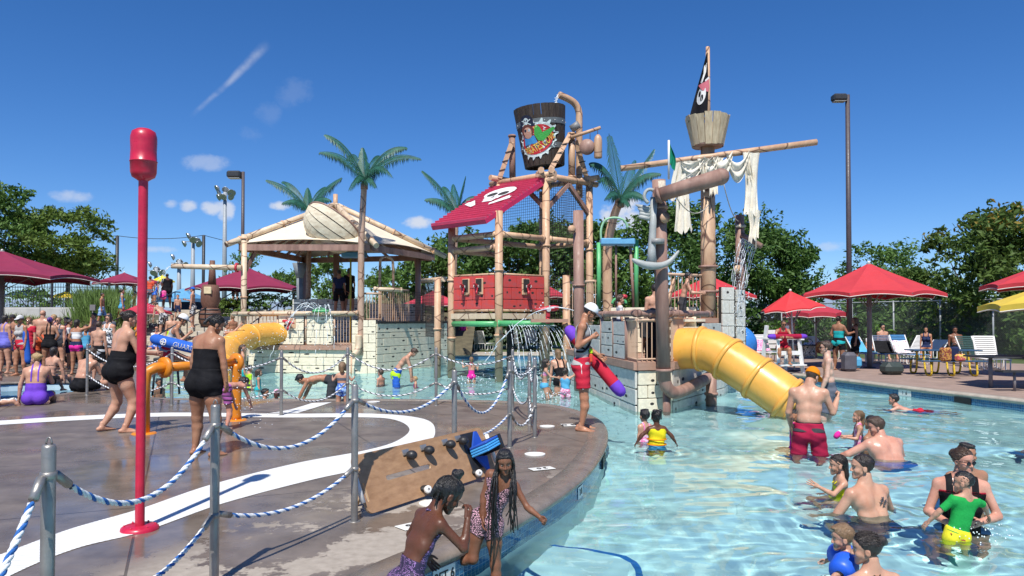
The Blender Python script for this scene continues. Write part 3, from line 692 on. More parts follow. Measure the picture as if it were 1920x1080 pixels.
for a, b in ((FLc,FRc),(FRc,BRc),(BRc,BLc),(BLc,FLc)):
    mb = MB(); n = 10; sag = .14; nrm = (b-a).cross(AP-a).normalized(); nrm = nrm if nrm.z > 0 else -nrm; vs = []
    for j in range(n+1):
        for i in range(n+1):
            s = j/n; t = i/n; p = a.lerp(b, t).lerp(AP, s); e = 4*t*(1-t)
            vs.append(p-nrm*(.10*e*(1-s)*s*4*.35)+Vector((0,0,.16*e*(1-s)**4))+nrm*.02)
    fs = [(j*(n+1)+i, j*(n+1)+i+1, (j+1)*(n+1)+i+1, (j+1)*(n+1)+i) for j in range(n) for i in range(n)]
    mb.add(vs, fs, smooth=True); k = len(vs); mb.add([Vector(v)-nrm*.03 for v in vs], [f[::-1] for f in fs], smooth=True)
    mb.build('roof_panel', M_roofc, pv, fix=False)
    MB().beam(a+(AP-a)*.03-Vector((0,0,.16)), b+(AP-b)*.03-Vector((0,0,.16)), .14, .22).build('eave_beam', M_brown, pv)
    for t in (.18,.34,.5,.66,.82): MB().beam(a.lerp(b,t)+(AP-a.lerp(b,t))*.04-Vector((0,0,.1)), a.lerp(b,t).lerp(AP, .75)-Vector((0,0,.2)), .07, .09).build('rafter', M_brown, pv)
for q in (FLc, FRc, BRc, BLc):
    d = (AP-q).normalized(); pole(pv, q-d*.45+Vector((0,0,.13)), AP-d*.1+Vector((0,0,.15)), .105, M_pale, 'hip_log', rings=(.12,.5), rm=M_bam)
pole(pv, AP-Vector((0,0,.3)), AP+Vector((0,0,.55)), .09, M_bam, 'finial')
for q, t in ((FLc,(-9.52,26.5,3.3)), (FRc,(-5.26,26.1,3.3)), (BRc,(-3.85,30.6,3.3))):
    q2 = q.lerp(AP, .22)-Vector((0,0,.25)); MB().beam(t, q2, .1, .14).build('brace', M_brown, pv)
# water features on the rail
g = Vector((*fx(606), 1.93))-Vector((0,.12,0)); ring = [g+Vector((.26*math.cos(t),.16*math.sin(t),.0)) for t in [2*math.pi*i/20 for i in range(20)]]
MB().tube(ring, .05, 8, closed=True).build('spray_ring', M_green, pv)
ring = [g+Vector((.20*math.cos(t), -.02, .1*math.sin(t))) for t in [math.pi*i/10 for i in range(11)]]; MB().tube(ring, .02, 6).build('spray_handle', M_green, pv)
def cannon(parent, p, yaw, pitch=.0, s=1.0):
    """red water gun on a yoke"""
    M = Matrix.Translation(p) @ Matrix.Rotation(yaw, 4, 'Z') @ Matrix.Rotation(pitch, 4, 'X'); mb = MB()
    mb.lathe([(0,-.28*s),(.05*s,-.26*s),(.075*s,-.15*s),(.07*s,.0),(.045*s,.14*s),(.03*s,.24*s),(.03*s,.3*s),(0,.3*s)], (0,0,0), axis=(0,-1,0), n=14)
    me = mb.mesh('cannon'); me.transform(M); o = link('water_cannon', me, mat('red_cannon_plastic', (.50,.03,.05), .35, .06, 6), parent)
    mb = MB(); mb.box((0,0,-.12*s), (.14*s,.08*s,.16*s), bev=.02); mb.cyl((0,0,-.35*s), (0,0,-.18*s), .05*s, n=10); mb.lathe([(0,.02),(.055*s,.02),(.055*s,0)], (.08*s,0,-.02), axis=(1,0,0), n=12, m=1, smooth=False); mb.lathe([(0,.02),(.055*s,.02),(.055*s,0)], (-.08*s,0,-.02), axis=(-1,0,0), n=12, m=1, smooth=False)
    me = mb.mesh('yoke'); me.transform(Matrix.Translation(p) @ Matrix.Rotation(yaw, 4, 'Z')); me.materials.append(MATS['red_cannon_plastic']); me.materials.append(mat('grey_dial', (.5,.5,.5), .4)); link('yoke', me, None, o); return o
cannon(pv, Vector((*fx(549), 1.55))-Vector((0,.2,0)), R(70), R(10), .85)
MB().box(Vector((*fx(553), 1.5))-Vector((0,.045,0)), (.32,.05,.36), bev=.02).build('gun_port', M_bam, pv)
pole(pv, (-9.55,26.35,3.46), (-12.0,26.3,3.52), .1, M_pale, 'pour_pipe', r1=.085)
MB().lathe([(.1,-.03),(.17,-.03),(.17,.03),(.1,.03)], (-9.72,26.35,3.47), axis=(1,0,0), n=18).build('flange', MATS['red_cannon_plastic'], pv)
pole(pv, (-3.6,30.0,3.2), (-2.25,24.8,2.98), .085, M_pale, 'bridge_pipe')
# downpipe elbow at the near corner
MB().tube(smooth_path([(-5.3,25.82,1.1),(-5.3,25.8,.75),(-5.34,25.72,.55),(-5.42,25.6,.42)], 5), .11, 12).build('elbow_pipe', M_pale, pv)
MB().cyl((-5.5,25.6,-.8), (-5.5,25.6,.42), .03, n=8).build('thin_pipe', M_bam, pv)
# net bridge to the centre tower, posts of the back platform
def net(parent, A, B, C, Dd, cell=.085, r=.006, m=None, name='cargo_net'):
    """rope net over the quad A B C D (A-B top edge)"""
    A, B, C, Dd = map(Vector, (A,B,C,Dd)); nu = int((B-A).length/cell); nv = int((Dd-A).length/cell); mb = MB()
    def q(u, v): return A.lerp(B,u).lerp(Dd.lerp(C,u), v)
    for i in range(nu+1): mb.tube([q(i/nu,0), q(i/nu,.5), q(i/nu,1)], r, 3, caps=False)
    for j in range(nv+1): mb.tube([q(0,j/nv), q(.5,j/nv), q(1,j/nv)], r, 3, caps=False)
    o = mb.build(name, m or M_net, parent, fix=False); o['kind'] = 'stuff'; return o
net(pv, (-3.6,30.0,3.1), (-2.3,25.2,2.95), (-2.3,25.2,1.0), (-3.6,30.0,1.0), .13, .008)
net(pv, (-4.7,27.5,2.7), (-3.2,30.4,2.7), (-3.2,30.4,1.5), (-4.7,27.5,1.5), .1, .007)
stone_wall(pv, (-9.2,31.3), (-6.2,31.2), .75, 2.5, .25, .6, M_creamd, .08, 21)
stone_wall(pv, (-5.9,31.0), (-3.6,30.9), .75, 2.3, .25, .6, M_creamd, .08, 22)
pole(pv, (-6.1,28.2,.75), (-6.1,28.2,3.95), .035, mat('yellow_post_paint', (.55,.42,.04), .4), 'thin_post', n=8); pole(pv, (-5.55,27.6,2.3), (-5.55,27.6,4.1), .045, M_green, 'thin_post', n=8)
MB().box((-5.9,27.9,4.05), (.9,.4,.22), bev=.03).build('water_trough', mat('blue_trough_paint', (.10,.32,.55), .4), pv)
# upside-down rowing boat lying on the front slope
bt = empty('rowing_boat', (-6.9,27.6,4.9), 'pale wooden rowing boat hull lying on the cream canvas roof', 'boat')
M_hull = mat('pale_hull_plank', (.62,.57,.44), .75, .14, 3, .2, 20, c2=(.50,.42,.30), stretch=(1,3,3))
bc = D(628,420,27.3); Lx = Vector((.80,.12,-.58)).normalized(); Bx = Vector((-.50,-.5,-.66)); Bx = (Bx-Lx*Bx.dot(Lx)).normalized(); Sx = Lx.cross(Bx)
def hull(u, v):      # u along -1..1, v -1..1 round the girth
    w = (1-abs(u)**2.6)**.62 if abs(u) < 1 else 0
    a = v*math.pi/2; return bc + Lx*(u*1.14) + Bx*(math.cos(a)*1.0*w**.9) + Sx*(math.sin(a)*.80*w)
ns = 9
for k in range(ns):
    v0, v1 = -1+2*k/ns, -1+2*(k+1)/ns; mb = MB(); N = 18
    vs = []
    for i in range(N+1):
        u = -1+2*i/N
        for v, o in ((v0+.012,0), ((v0+v1)/2,.006), (v1-.012,.018)):
            p = hull(u, v); vs.append(p+(p-bc).normalized()*o)
    mb.add(vs, [(i*3+j, i*3+j+1, (i+1)*3+j+1, (i+1)*3+j) for i in range(N) for j in range(2)]); mb.add([v-(v-bc)*.05 for v in vs], [(i*3+j, (i+1)*3+j, (i+1)*3+j+1, i*3+j+1) for i in range(N) for j in range(2)])
    mb.build('plank', M_hull, bt, fix=False)
MB().add([hull(-1+2*i/18, -1+2*k/12)-(hull(-1+2*i/18, -1+2*k/12)-bc)*.03 for i in range(19) for k in range(13)], [(i*13+k, i*13+k+1, (i+1)*13+k+1, (i+1)*13+k) for i in range(18) for k in range(12)]).build('hull_lining', M_joint, bt, fix=False)
for sg in (-1, 1): MB().tube([hull(-1+2*i/20, sg)+(-Bx)*.02 for i in range(21)], .035, 8).build('gunwale', M_brown, bt)
slide('tube_slide', [(-8.0,26.55,1.12),(-8.55,26.0,1.13),(-8.95,25.0,1.0),(-8.95,23.6,.68),(-8.5,21.8,.28),(-8.15,20.6,.05),(-7.95,19.9,.0)], .40, (.3,.5,.7), 'yellow tube slide coming down from the left stone castle')
# ---------------------------------------------------------------- centre tower
tw = empty('bucket_tower', (0,24.1,WZ), 'tall bamboo-coloured tower with a crimson roof carrying the tipping bucket', 'play structure')
pL, pM, pR, pB, pR2, pB2 = Vector((-1.95,24.1,0)), Vector((-.4,22.75,0)), Vector((1.1,24.1,0)), Vector((-.45,25.5,0)), Vector((2.65,25.5,0)), Vector((1.1,26.9,0))
def zz(p, z): return Vector((p.x,p.y,z))
fz = -.72
for p, t in ((pL,4.6),(pM,4.95),(pR,6.25),(pB,6.25),(pR2,6.25),(pB2,6.25)): pole(tw, zz(p,fz), zz(p,t), .12, M_bam, rings=(.33,.68) if p is not pB2 else ())
pole(tw, (-2.42,24.3,fz), (-2.42,24.3,3.0), .11, M_bam, rings=(.55,)); pole(tw, (1.62,22.2,fz), (1.62,22.2,2.95), .11, M_bam, rings=(.6,))
pole(tw, (1.80,20.0,fz), (1.78,20.0,4.55), .14, M_brown, rings=(.62,)); pole(tw, (-.05,23.9,fz), (-.05,23.9,1.7), .12, M_joint)
for z, pr in ((4.25,((pL,pM),(pM,pR),(pR,pR2),(pB,pL),(pB,pB2),(pB2,pR2))), (3.85,((pL,pM),(pB,pL)))):
    for a, b in pr: pole(tw, zz(a,z), zz(b,z), .09, M_bam, 'crossbar', rings=(.08,.92))
MB().prism([zz(p,1.68) for p in (pL,pM,pR,pB)], (0,0,.16)).build('platform', M_skirt, tw)
for a, b in ((pL,pM),(pM,pR)):
    d = (b-a).normalized(); nr = Vector((d.y,-d.x,0))
    MB().beam(zz(a,1.74)+nr*.05, zz(b,1.74)+nr*.05, .09, .17).build('fascia', M_pale, tw)
    A = a+d*.14; B = b-d*.14
    stone_wall(tw, (A+nr*.02)[:2], (B+nr*.02)[:2], 1.95, 3.0, .35, .6, M_redpan, .05, 31 if a is pL else 32, name='panel_board')
    pole(tw, zz(A,1.92)+nr*.02, zz(B,1.92)+nr*.02, .045, M_bam, 'panel_rail', n=10); pole(tw, zz(A,3.03)+nr*.02, zz(B,3.03)+nr*.02, .035, M_bam, 'panel_rail', n=10)
    for t in ((.33,.66) if a is pL else (.52,)):
        q = A.lerp(B,t)+nr*.08
        MB().box(zz(q,2.66), (.32,.06,.52), rz=math.atan2(d.y,d.x), bev=.02).build('gun_port', M_bam, tw)
        MB().box(zz(q,2.7)+nr*.012, (.24,.06,.40), rz=math.atan2(d.y,d.x)).build('gun_opening', M_joint, tw)
        cannon(tw, zz(q,2.68)+nr*.14, math.atan2(nr.y,nr.x)+R(90)+R(25 if a is pL else -30), R(-18), .8)
cannon(tw, Vector((1.05,21.9,1.95)), R(-78), R(5), 1.25); cannon(tw, Vector((1.9,20.6,1.62)), R(-80), 0, .7)
MB().box((1.1,21.9,1.6), (1.1,.14,.1), rz=.1).build('gun_shelf', M_skirt, tw)
pole(tw, (-.42,22.4,1.52), (1.25,22.2,1.52), .085, M_green, 'spray_pipe', rings=(.02,)); pole(tw, zz(pL,1.5), (-.5,22.6,1.5), .085, M_green, 'spray_pipe')
# crimson roof with separate ridged slats and a white skull painted on it
q0, q1 = D(808,424,23.9), D(909,411,22.35); q3 = D(1026,333,24.1); q2 = q3+(q0-q1)     # lower-left, lower-right, upper-left, upper-right
q2 = D(929,347,25.75)
nrm = (q1-q0).cross(q2-q0).normalized(); nrm = nrm if nrm.z > 0 else -nrm
MB().prism([q0,q1,q3,q2], -nrm*.15).build('roof_board', M_crim, tw)
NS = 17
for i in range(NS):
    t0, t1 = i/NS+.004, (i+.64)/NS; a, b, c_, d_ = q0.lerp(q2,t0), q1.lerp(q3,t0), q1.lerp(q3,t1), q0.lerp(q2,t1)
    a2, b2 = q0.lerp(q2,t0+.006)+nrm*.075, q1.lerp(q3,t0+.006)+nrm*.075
    MB().add([a,b,c_,d_,a2,b2,c_+nrm*.05,d_+nrm*.05], [(4,5,6,7),(0,1,5,4),(1,2,6,5),(2,3,7,6),(3,0,4,7)]).build('roof_slat', mat('sunlit_crimson_slat', (.68,.075,.16), .5, .1, 3), tw)  # lighter crimson puts the sun caught by the ridges into the colour
def on_roof(u, v, h=.078): return q0.lerp(q1,u).lerp(q2.lerp(q3,u), v)+nrm*h
def ell(cu, cv, ru, rv, n=18, a0=0, a1=2*math.pi): return [(cu+ru*math.cos(a0+(a1-a0)*i/n), cv+rv*math.sin(a0+(a1-a0)*i/n)) for i in range(n)]
M_skw = mat('emblem_white_paint', (.72,.71,.69), .6, .08, 8)
mb = MB()
def rp(poly, h=.078, m=0): mb.prism([on_roof(u,v,h) for u,v in poly], nrm*.004, m)
rp(ell(.52,.66,.27,.135)); rp([(.34,.60),(.70,.60),(.66,.50),(.38,.50)]); rp([(.41,.50),(.63,.50),(.61,.44),(.43,.44)])
rp(ell(.42,.62,.09,.05),.083,1); rp(ell(.63,.62,.09,.05),.083,1); rp([(.52,.58),(.49,.53),(.55,.53)],.083,1)
for u0, v0, u1, v1 in ((.12,.46,.32,.38),(.18,.50,.36,.36),(.70,.38,.92,.48),(.66,.36,.86,.52)): 
    du, dv = u1-u0, v1-v0; L = math.hypot(du,dv); nx_, ny_ = -dv/L*.03, du/L*.03; rp([(u0+nx_,v0+ny_),(u1+nx_,v1+ny_),(u1-nx_,v1-ny_),(u0-nx_,v0-ny_)])
mb.build('skull_emblem', [M_skw, M_joint], tw)
# cargo nets and braces under the bucket
net(tw, zz(pR,6.1), zz(pR2,6.1), zz(pR2,4.3), zz(pR,4.3)); net(tw, zz(pB,6.0), zz(pR,6.0), zz(pR,4.3), zz(pB,4.3)); net(tw, zz(pR2,6.1), zz(pB2,6.1), zz(pB2,3.2), zz(pR2,3.2)); net(tw, zz(pR,3.05), (2.2,22.6,2.9), (2.2,22.6,1.6), zz(pR,1.6), .11)
for a, b in ((pR,pR2),(pR2,pR),(pR,pB),(pB,pR)): MB().beam(zz(a,5.2), zz(a.lerp(b,.5),6.15), .13, .13).build('knee_brace', M_brown, tw)
MB().beam(zz(pR,4.3), zz(pB2,3.3), .12, .2).build('knee_brace', M_brown, tw)
for a, b, z in ((pB,pR,6.32),(pR,pR2,6.3),(pR2,pB2,6.45),(pB2,pB,6.45),(pB,pR,6.14)):
    d = (b-a).normalized(); pole(tw, zz(a,z)-d*.38, zz(b,z)+d*.38, .1, M_bam, 'frame_log', rings=(.14,.84))
for o in (-.12, .12): pole(tw, zz(pR,6.42)+Vector((o*1.4,-.32,0)), zz(pB2,6.42)+Vector((o*1.4,.3,0)), .1, M_bam, 'frame_log')
# bucket carrier
bc0 = Vector((1.1,25.5,0)); axL, axR = Vector((.05,25.4,7.75)), Vector((2.05,25.3,8.05))
pole(tw, (.02,25.6,6.4), (.0,25.6,8.0), .11, M_brown, rings=(.97,)); pole(tw, (2.02,25.1,6.4), (2.02,25.1,7.95), .12, M_bam, rings=(.03,.97))
pole(tw, (2.0,25.05,8.05), (2.25,24.95,8.2), .13, mat('grey_bearing', (.22,.22,.22), .5), 'bearing'); 
for a, b in (((-.42,25.35,6.45),(.0,25.4,7.7)), ((1.25,24.2,6.5),(1.95,25.0,7.85)), ((2.6,25.6,6.4),(2.15,25.2,7.7))):
    a = Vector(a); b = Vector(b); MB().beam(a, b, .16, .06, up=(0,1,0)).build('brace_plank', M_bam, tw)
    for t in (.2,.45,.7): MB().beam(a.lerp(b,t)-Vector((.11,.04,0)), a.lerp(b,t)+Vector((.11,-.04,.06)), .03, .03).build('lashing', M_net, tw)
pole(tw, (1.9,24.95,7.72), (2.95,24.7,8.02), .06, M_bam, 'hoist_arm', r1=.055)
MB().cyl((2.6,24.75,7.9), (2.6,24.75,7.5), .012, n=6).build('hanger', M_net, tw); MB().cyl((2.85,24.7,7.95), (2.85,24.7,7.7), .012, n=6).build('hanger', M_net, tw)
MB().lathe([(0,-.08),(.25,-.08),(.26,-.05),(.22,0),(.26,.05),(.25,.08),(0,.08)], (2.5,24.75,7.38), axis=(-.35,-1,0), n=24).build('pulley_wheel', M_brown, tw)
MB().lathe([(0,0),(.12,.0),(.135,.03),(.135,.6),(.11,.7),(.05,.78),(0,.79)], (2.86,24.7,7.0), n=16).build('counterweight', M_bam, tw)
MB().tube(smooth_path([(2.35,26.0,5.9),(2.35,26.0,8.4),(2.34,26.0,8.9),(2.2,25.95,9.18),(1.95,25.85,9.32),(1.62,25.7,9.42)], 6), .12, 14).build('filler_pipe', M_bam, tw)
# the tipping bucket
bk = empty('tipping_bucket', (1.1,25.5,6.62), 'dark wooden tipping bucket with a red pirate emblem on top of the tower', 'bucket')
TB = Matrix.Translation((1.12,25.4,6.84)) @ Matrix.Rotation(R(-5.5), 4, 'Y') @ Matrix.Rotation(R(3), 4, 'X'); HB = 1.98
def brad(z): return .67+.21*(z/HB)
M_stave = mat('dark_stave_wood', (.050,.036,.026), .7, .3, 5, .4, 30, c2=(.028,.02,.016), stretch=(4,4,.4))
def bpt(t, z, o=0): r_ = brad(z)+o; return TB@Vector((r_*math.sin(t), -r_*math.cos(t), z))
NSt = 20
for i in range(NSt):
    t0, t1 = 2*math.pi*i/NSt+.012, 2*math.pi*(i+1)/NSt-.012; mb = MB(); z0, z1 = 0, HB
    mb.add([bpt(t0,z0), bpt((t0+t1)/2,z0,.012), bpt(t1,z0), bpt(t0,z1), bpt((t0+t1)/2,z1,.012), bpt(t1,z1), bpt(t0,z0,-.06), bpt(t1,z0,-.06), bpt(t0,z1,-.06), bpt(t1,z1,-.06)], [(0,1,4,3),(1,2,5,4),(6,8,9,7),(0,3,8,6),(2,7,9,5),(3,4,5,9,8),(0,6,7,2,1)])
    mb.build('stave', M_stave, bk)
mb = MB(); mb.add([bpt(2*math.pi*i/24,.1,-.05) for i in range(24)], [tuple(range(24))]); mb.build('bottom', M_stave, bk)
M_band = mat('grey_band_metal', (.14,.16,.165), .5, .15, 9)
for z in (.62,1.42):
    mb = MB(); vs = []
    for i in range(40):
        t = 2*math.pi*i/40; vs += [bpt(t,z-.09,.018), bpt(t,z+.09,.018)]
    mb.add(vs, [(2*i, 2*((i+1)%40), 2*((i+1)%40)+1, 2*i+1) for i in range(40)], smooth=True); b_ = mb.build('band', M_band, bk)
    rv = MB()
    for i in range(14): rv.ball(bpt(2*math.pi*i/14+.1,z,.02), .018, 6)
    rv.build('rivets', M_skw, b_)
# painted emblem, wrapped on the bucket: (a = metres round the bucket, z)
tE, zE = -.46, .92
def em(a, z, o): return bpt(tE+a*1.16/.8, .92+(z-.92)*1.16, o)
def emb(mb, poly, o, m=0):
    P2 = [Vector((x,y,0)) for x,y in poly]; t = tessellate_polygon([P2]); bm = bmesh.new(); vs = [bm.verts.new(p) for p in P2]
    for f in t:
        try: bm.faces.new([vs[i] for i in f])
        except ValueError: pass
    bmesh.ops.subdivide_edges(bm, edges=[e for e in bm.edges if e.calc_length() > .15], cuts=2, use_grid_fill=True); bmesh.ops.triangulate(bm, faces=bm.faces)
    bm.verts.index_update(); mb.add([em(v.co.x, v.co.y, o) for v in bm.verts], [[v.index for v in f.verts] for f in bm.faces], m); bm.free()
def rot(poly, a, c=(0,0)): ca, sa = math.cos(a), math.sin(a); return [(c[0]+(x-c[0])*ca-(y-c[1])*sa, c[1]+(x-c[0])*sa+(y-c[1])*ca) for x, y in poly]
sa = R(24); c0 = (.12,zE-.08)
mb = MB(); rr = random.Random(5); pts = []
for i in range(96):
    t = 2*math.pi*i/96; k = 1.0+(.30*rr.uniform(.5,1) if i % 6 in (2,3) else .06); pts.append((c0[0]+.56*k*math.cos(t), c0[1]+.43*k*math.sin(t)))
emb(mb, rot(pts,sa,c0), .026, 0); emb(mb, rot(ell(c0[0],c0[1],.52,.385,40),sa,c0), .029, 1)
# a bearded sailor with a dark hat and a green bird, as plain colour shapes
fc = (-.14,zE+.30)
emb(mb, ell(-.14,1.36,.22,.20,16)+[], .032, 2); emb(mb, [(-.42,1.30),(.12,1.30),(.10,1.22),(-.40,1.22)], .033, 2)
emb(mb, ell(-.15,1.10,.20,.20,18), .034, 3); emb(mb, ell(-.14,1.08,.13,.14,18), .036, 4); emb(mb, [(-.28,.96),(.06,.96),(.14,.74),(-.30,.72)], .034, 5); emb(mb, ell(-.13,.99,.12,.09,14), .038, 6); emb(mb, ell(-.205,1.13,.04,.04,10), .039, 2); emb(mb, ell(-.08,1.13,.035,.04,10), .039, 0); emb(mb, ell(-.08,1.13,.012,.015,8), .041, 2)
emb(mb, rot([(.08,1.18),(.16,1.24),(.24,1.16),(.30,1.02),(.62,1.16),(.68,1.12),(.45,.90),(.30,.78),(.16,.80),(.06,.98)],0), .036, 7); emb(mb, ell(.14,1.2,.03,.035,8), .04, 8); emb(mb, [(.05,1.17),(.09,1.22),(.09,1.13)], .04, 9)
emb(mb, ell(-.14,1.40,.075,.085,14), .037, 0); emb(mb, [(-.18,1.36),(-.10,1.36),(-.11,1.29),(-.17,1.29)], .037, 0); emb(mb, ell(-.17,1.40,.02,.026,8), .04, 2); emb(mb, ell(-.11,1.40,.02,.026,8), .04, 2)
for s_ in (-1,1): emb(mb, rot([(-.30,1.335),(.02,1.335),(.02,1.36),(-.30,1.36)], s_*.5, (-.14,1.345)), .0365, 0)
cols = [('emblem_splash',(.62,.74,.72)),('emblem_red',(.50,.02,.03)),('emblem_navy',(.012,.016,.04)),('emblem_hair',(.16,.045,.03)),('emblem_skin',(.62,.36,.25)),('emblem_blue',(.05,.28,.60)),('emblem_beard',(.50,.28,.20)),('emblem_green',(.05,.36,.06)),('emblem_pale_green',(.3,.6,.2)),('emblem_yellow',(.75,.5,.08))]
mb.build('emblem', [mat(n_, c_, .5, .04, 6) for n_, c_ in cols], bk, fix=False)
tm = text_mesh('PIRATES COVE', .25, 0)
for v in tm.vertices:
    x, y = v.co.x*.82, v.co.y*1.25; y += .10*(x*x)*2.2 ; v.co = em(*rot([(c0[0]+x*.78+.0, c0[1]-.20+y)], sa, c0)[0], .033)
link('lettering', tm, MATS['emblem_yellow'], bk)
# ---------------------------------------------------------------- right ship tower
sh = empty('pirate_ship_tower', (4,18,WZ), 'stone and timber pirate ship play tower on the right with mast and railings', 'play structure')
C0, C1, C2, C3, C4 = (1.62,22.6), (2.52,15.05), (3.26,15.3), (5.2,18.5), (6.7,22.4)
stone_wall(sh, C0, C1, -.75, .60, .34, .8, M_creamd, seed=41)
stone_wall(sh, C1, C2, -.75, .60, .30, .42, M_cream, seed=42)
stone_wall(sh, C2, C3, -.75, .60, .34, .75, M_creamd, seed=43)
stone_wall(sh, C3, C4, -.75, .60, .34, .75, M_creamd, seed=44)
for a, b in ((C0,C1),(C1,C2),(C2,C3),(C3,C4)):
    a = Vector((*a,.69)); b = Vector((*b,.69)); d = (b-a).normalized(); nr = Vector((d.y,-d.x,0))*.03
    MB().beam(a+nr-d*.02, b+nr+d*.02, .10, .16).build('skirt_board', M_skirt, sh)
MB().poly([[(*p,.765) for p in (C1,C2,C3,C4,C0)]]).build('platform_floor', M_skirt, sh, fix=False)
c1, c2 = Vector((*C1,0)), Vector((*C2,0)); c0 = Vector((*C0,0)); c3 = Vector((*C3,0))
def L2(a, b, t): p = a.lerp(b, t); return (p.x, p.y)
railing(sh, L2(c0,c1,.9), L2(c0,c1,1.0), .78, 1.62, .09); railing(sh, L2(c1,c2,0), L2(c1,c2,1), .78, 1.62, .10); railing(sh, L2(c2,c3,.02), L2(c2,c3,.2), .78, 1.68, .06)
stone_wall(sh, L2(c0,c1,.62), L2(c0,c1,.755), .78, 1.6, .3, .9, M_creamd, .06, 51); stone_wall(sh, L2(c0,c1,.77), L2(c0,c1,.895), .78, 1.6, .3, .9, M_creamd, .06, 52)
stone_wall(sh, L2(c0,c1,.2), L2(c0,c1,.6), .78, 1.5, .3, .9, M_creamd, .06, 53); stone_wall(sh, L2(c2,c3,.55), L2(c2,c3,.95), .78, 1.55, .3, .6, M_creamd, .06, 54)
for t in (.61,.762,.9): p = L2(c0,c1,t); pole(sh, (*p,.7), (*p,1.68), .05, M_brown, n=10)
# heavy log rail round the platform
def lograil(a, b, z, rings): pole(sh, (a[0],a[1],z), (b[0],b[1],z), .068, M_brown, 'log_rail', rings=rings, n=14)
lograil(L2(c0,c1,.3), L2(c0,c1,1.0), 1.76, (.12,.5,.97)); lograil(C1, C2, 1.75, (.05,.35,.9)); lograil(C2, L2(c2,c3,.75), 1.76, (.1,.45,.9))
# climbing stairs and inner walls seen through the rails
for k in range(5): MB().box((3.9+.1*k,17.3+.3*k,.85+.19*k), (1.1,.3,.06), rz=.6).build('stair_tread', M_cream, sh)
stone_wall(sh, (2.6,19.6), (4.6,18.6), .78, 1.95, .3, .9, M_cream, .06, 55); MB().beam((3.3,17.2,1.0), (4.0,18.4,2.6), .05, .12).build('stringer', M_bam, sh)
railing(sh, (3.6,18.2), (5.2,19.2), 1.7, 2.75, .12); railing(sh, (1.75,21.6), (2.3,20.6), 1.7, 2.7, .1); railing(sh, (5.1,19.6), (5.9,20.3), .8, 2.4, .12)
MB().prism([(3.4,18.2,1.55),(5.4,18.9,1.55),(5.9,21.5,1.55),(3.0,21.0,1.55)], (0,0,.12)).build('upper_deck', M_skirt, sh)
stone_wall(sh, (5.25,18.75), (5.62,18.95), .8, 2.45, .34, .5, M_creamd, .08, 56); stone_wall(sh, (5.7,19.05), (6.0,19.3), .8, 2.4, .34, .5, M_creamd, .08, 57)
# posts
pole(sh, (3.02,14.85,.42), (2.94,14.9,4.42), .135, M_brown, rings=(.05,.86)); MB().tube(smooth_path([(3.02,14.85,.62),(3.03,14.85,.42),(3.12,14.9,.24),(3.32,15.05,.16),(3.9,15.9,.25),(4.5,16.9,.36)], 6), .125, 14).build('elbow_pipe', M_brown, sh)
pole(sh, (3.1,15.0,fz), (3.1,15.0,.2), .08, M_brown); pole(sh, (4.42,16.6,fz), (4.42,16.6,.45), .12, M_brown, rings=(.6,))
o = pole(sh, D(1238,340,14.85), D(1240,375,14.85), .1, mat('rope_lashing', (.55,.48,.38), .8, .2, 30, .5, 60), 'rope_lashing')
pole(sh, D(1228,368,14.6), D(1352,331,14.2), .135, M_brown, 'bowsprit', r1=.16, rings=(.06,))
MB().ball(D(1352,331,14.2), .16, 14).build('bowsprit_end', M_brown, sh)
mx, my = 5.0, 19.0
pole(sh, (mx,my,.75), (mx,my,6.05), .20, M_bam, 'mast', r1=.175, rings=(.42,.3), rm=M_brown)
pole(sh, (mx,my,6.0), (mx+.02,my,8.62), .085, M_bam, 'topmast', r1=.05, rings=(.3,))
MB().lathe([(.2,.0),(.34,.0),(.36,.05),(.34,.1),(.2,.1)], (mx,my,1.3), n=20).build('mast_flange', MATS['red_cannon_plastic'], sh); MB().lathe([(.2,.0),(.36,.0),(.38,.06),(.36,.12),(.2,.12)], (mx,my,.8), n=20).build('mast_flange', M_bam, sh)
pole(sh, D(1164,316,18.8), D(1531,266.5,18.8), .075, M_bam, 'yard', r1=.08, n=14)
pole(sh, (5.96,19.4,.75), (5.93,19.4,4.35), .115, M_brown, rings=(.42,.66)); MB().tube(smooth_path([(5.96,19.4,.8),(5.95,19.35,.6),(5.8,19.1,.5),(5.5,18.7,.5)], 5), .1, 12).build('elbow_pipe', M_brown, sh)
pole(sh, D(1390,440,19.3), D(1428,462,19.0), .07, M_brown, 'shower_pipe'); MB().tube([(5.92+.12*math.cos(t),19.28,4.05+.02*math.sin(3*t)) for t in [2*math.pi*i/12 for i in range(12)]], .03, 6, closed=True).build('rope_lashing', MATS['rope_lashing'], sh)
for px, py in ((1383,505),(1246,408),(1072,430)):
    dd = 19.2 if px > 1300 else (14.7 if px > 1100 else 19.8); MB().lathe([(0,-.03),(.11,-.03),(.11,.03),(0,.03)], D(px,py,dd), axis=(.5,-1,0), n=16).build('side_flange', M_bam, sh)
# crow's nest from separate boards
cn = Vector((mx,my,6.02)); M_nest = mat('nest_board_paint', (.56,.46,.31), .75, .16, 5, .3, 22, c2=(.42,.32,.20), stretch=(3,3,.4))
for i in range(16):
    t0, t1 = 2*math.pi*i/16+.02, 2*math.pi*(i+1)/16-.02; z0 = .02+.02*(i % 3); z1 = .80-.02*((i*7) % 3)
    def cpt(t, r_, z): return cn+Vector((r_*math.sin(t), -r_*math.cos(t), z))
    rb, rt = .40, .565
    MB().add([cpt(t0,rb,z0), cpt(t1,rb,z0), cpt(t1,rt,z1), cpt(t0,rt,z1), cpt(t0,rb-.035,z0), cpt(t1,rb-.035,z0), cpt(t1,rt-.035,z1), cpt(t0,rt-.035,z1)], [(0,1,2,3),(4,7,6,5),(0,4,5,1),(3,2,6,7),(0,3,7,4),(1,5,6,2)]).build('nest_board', M_nest, sh)
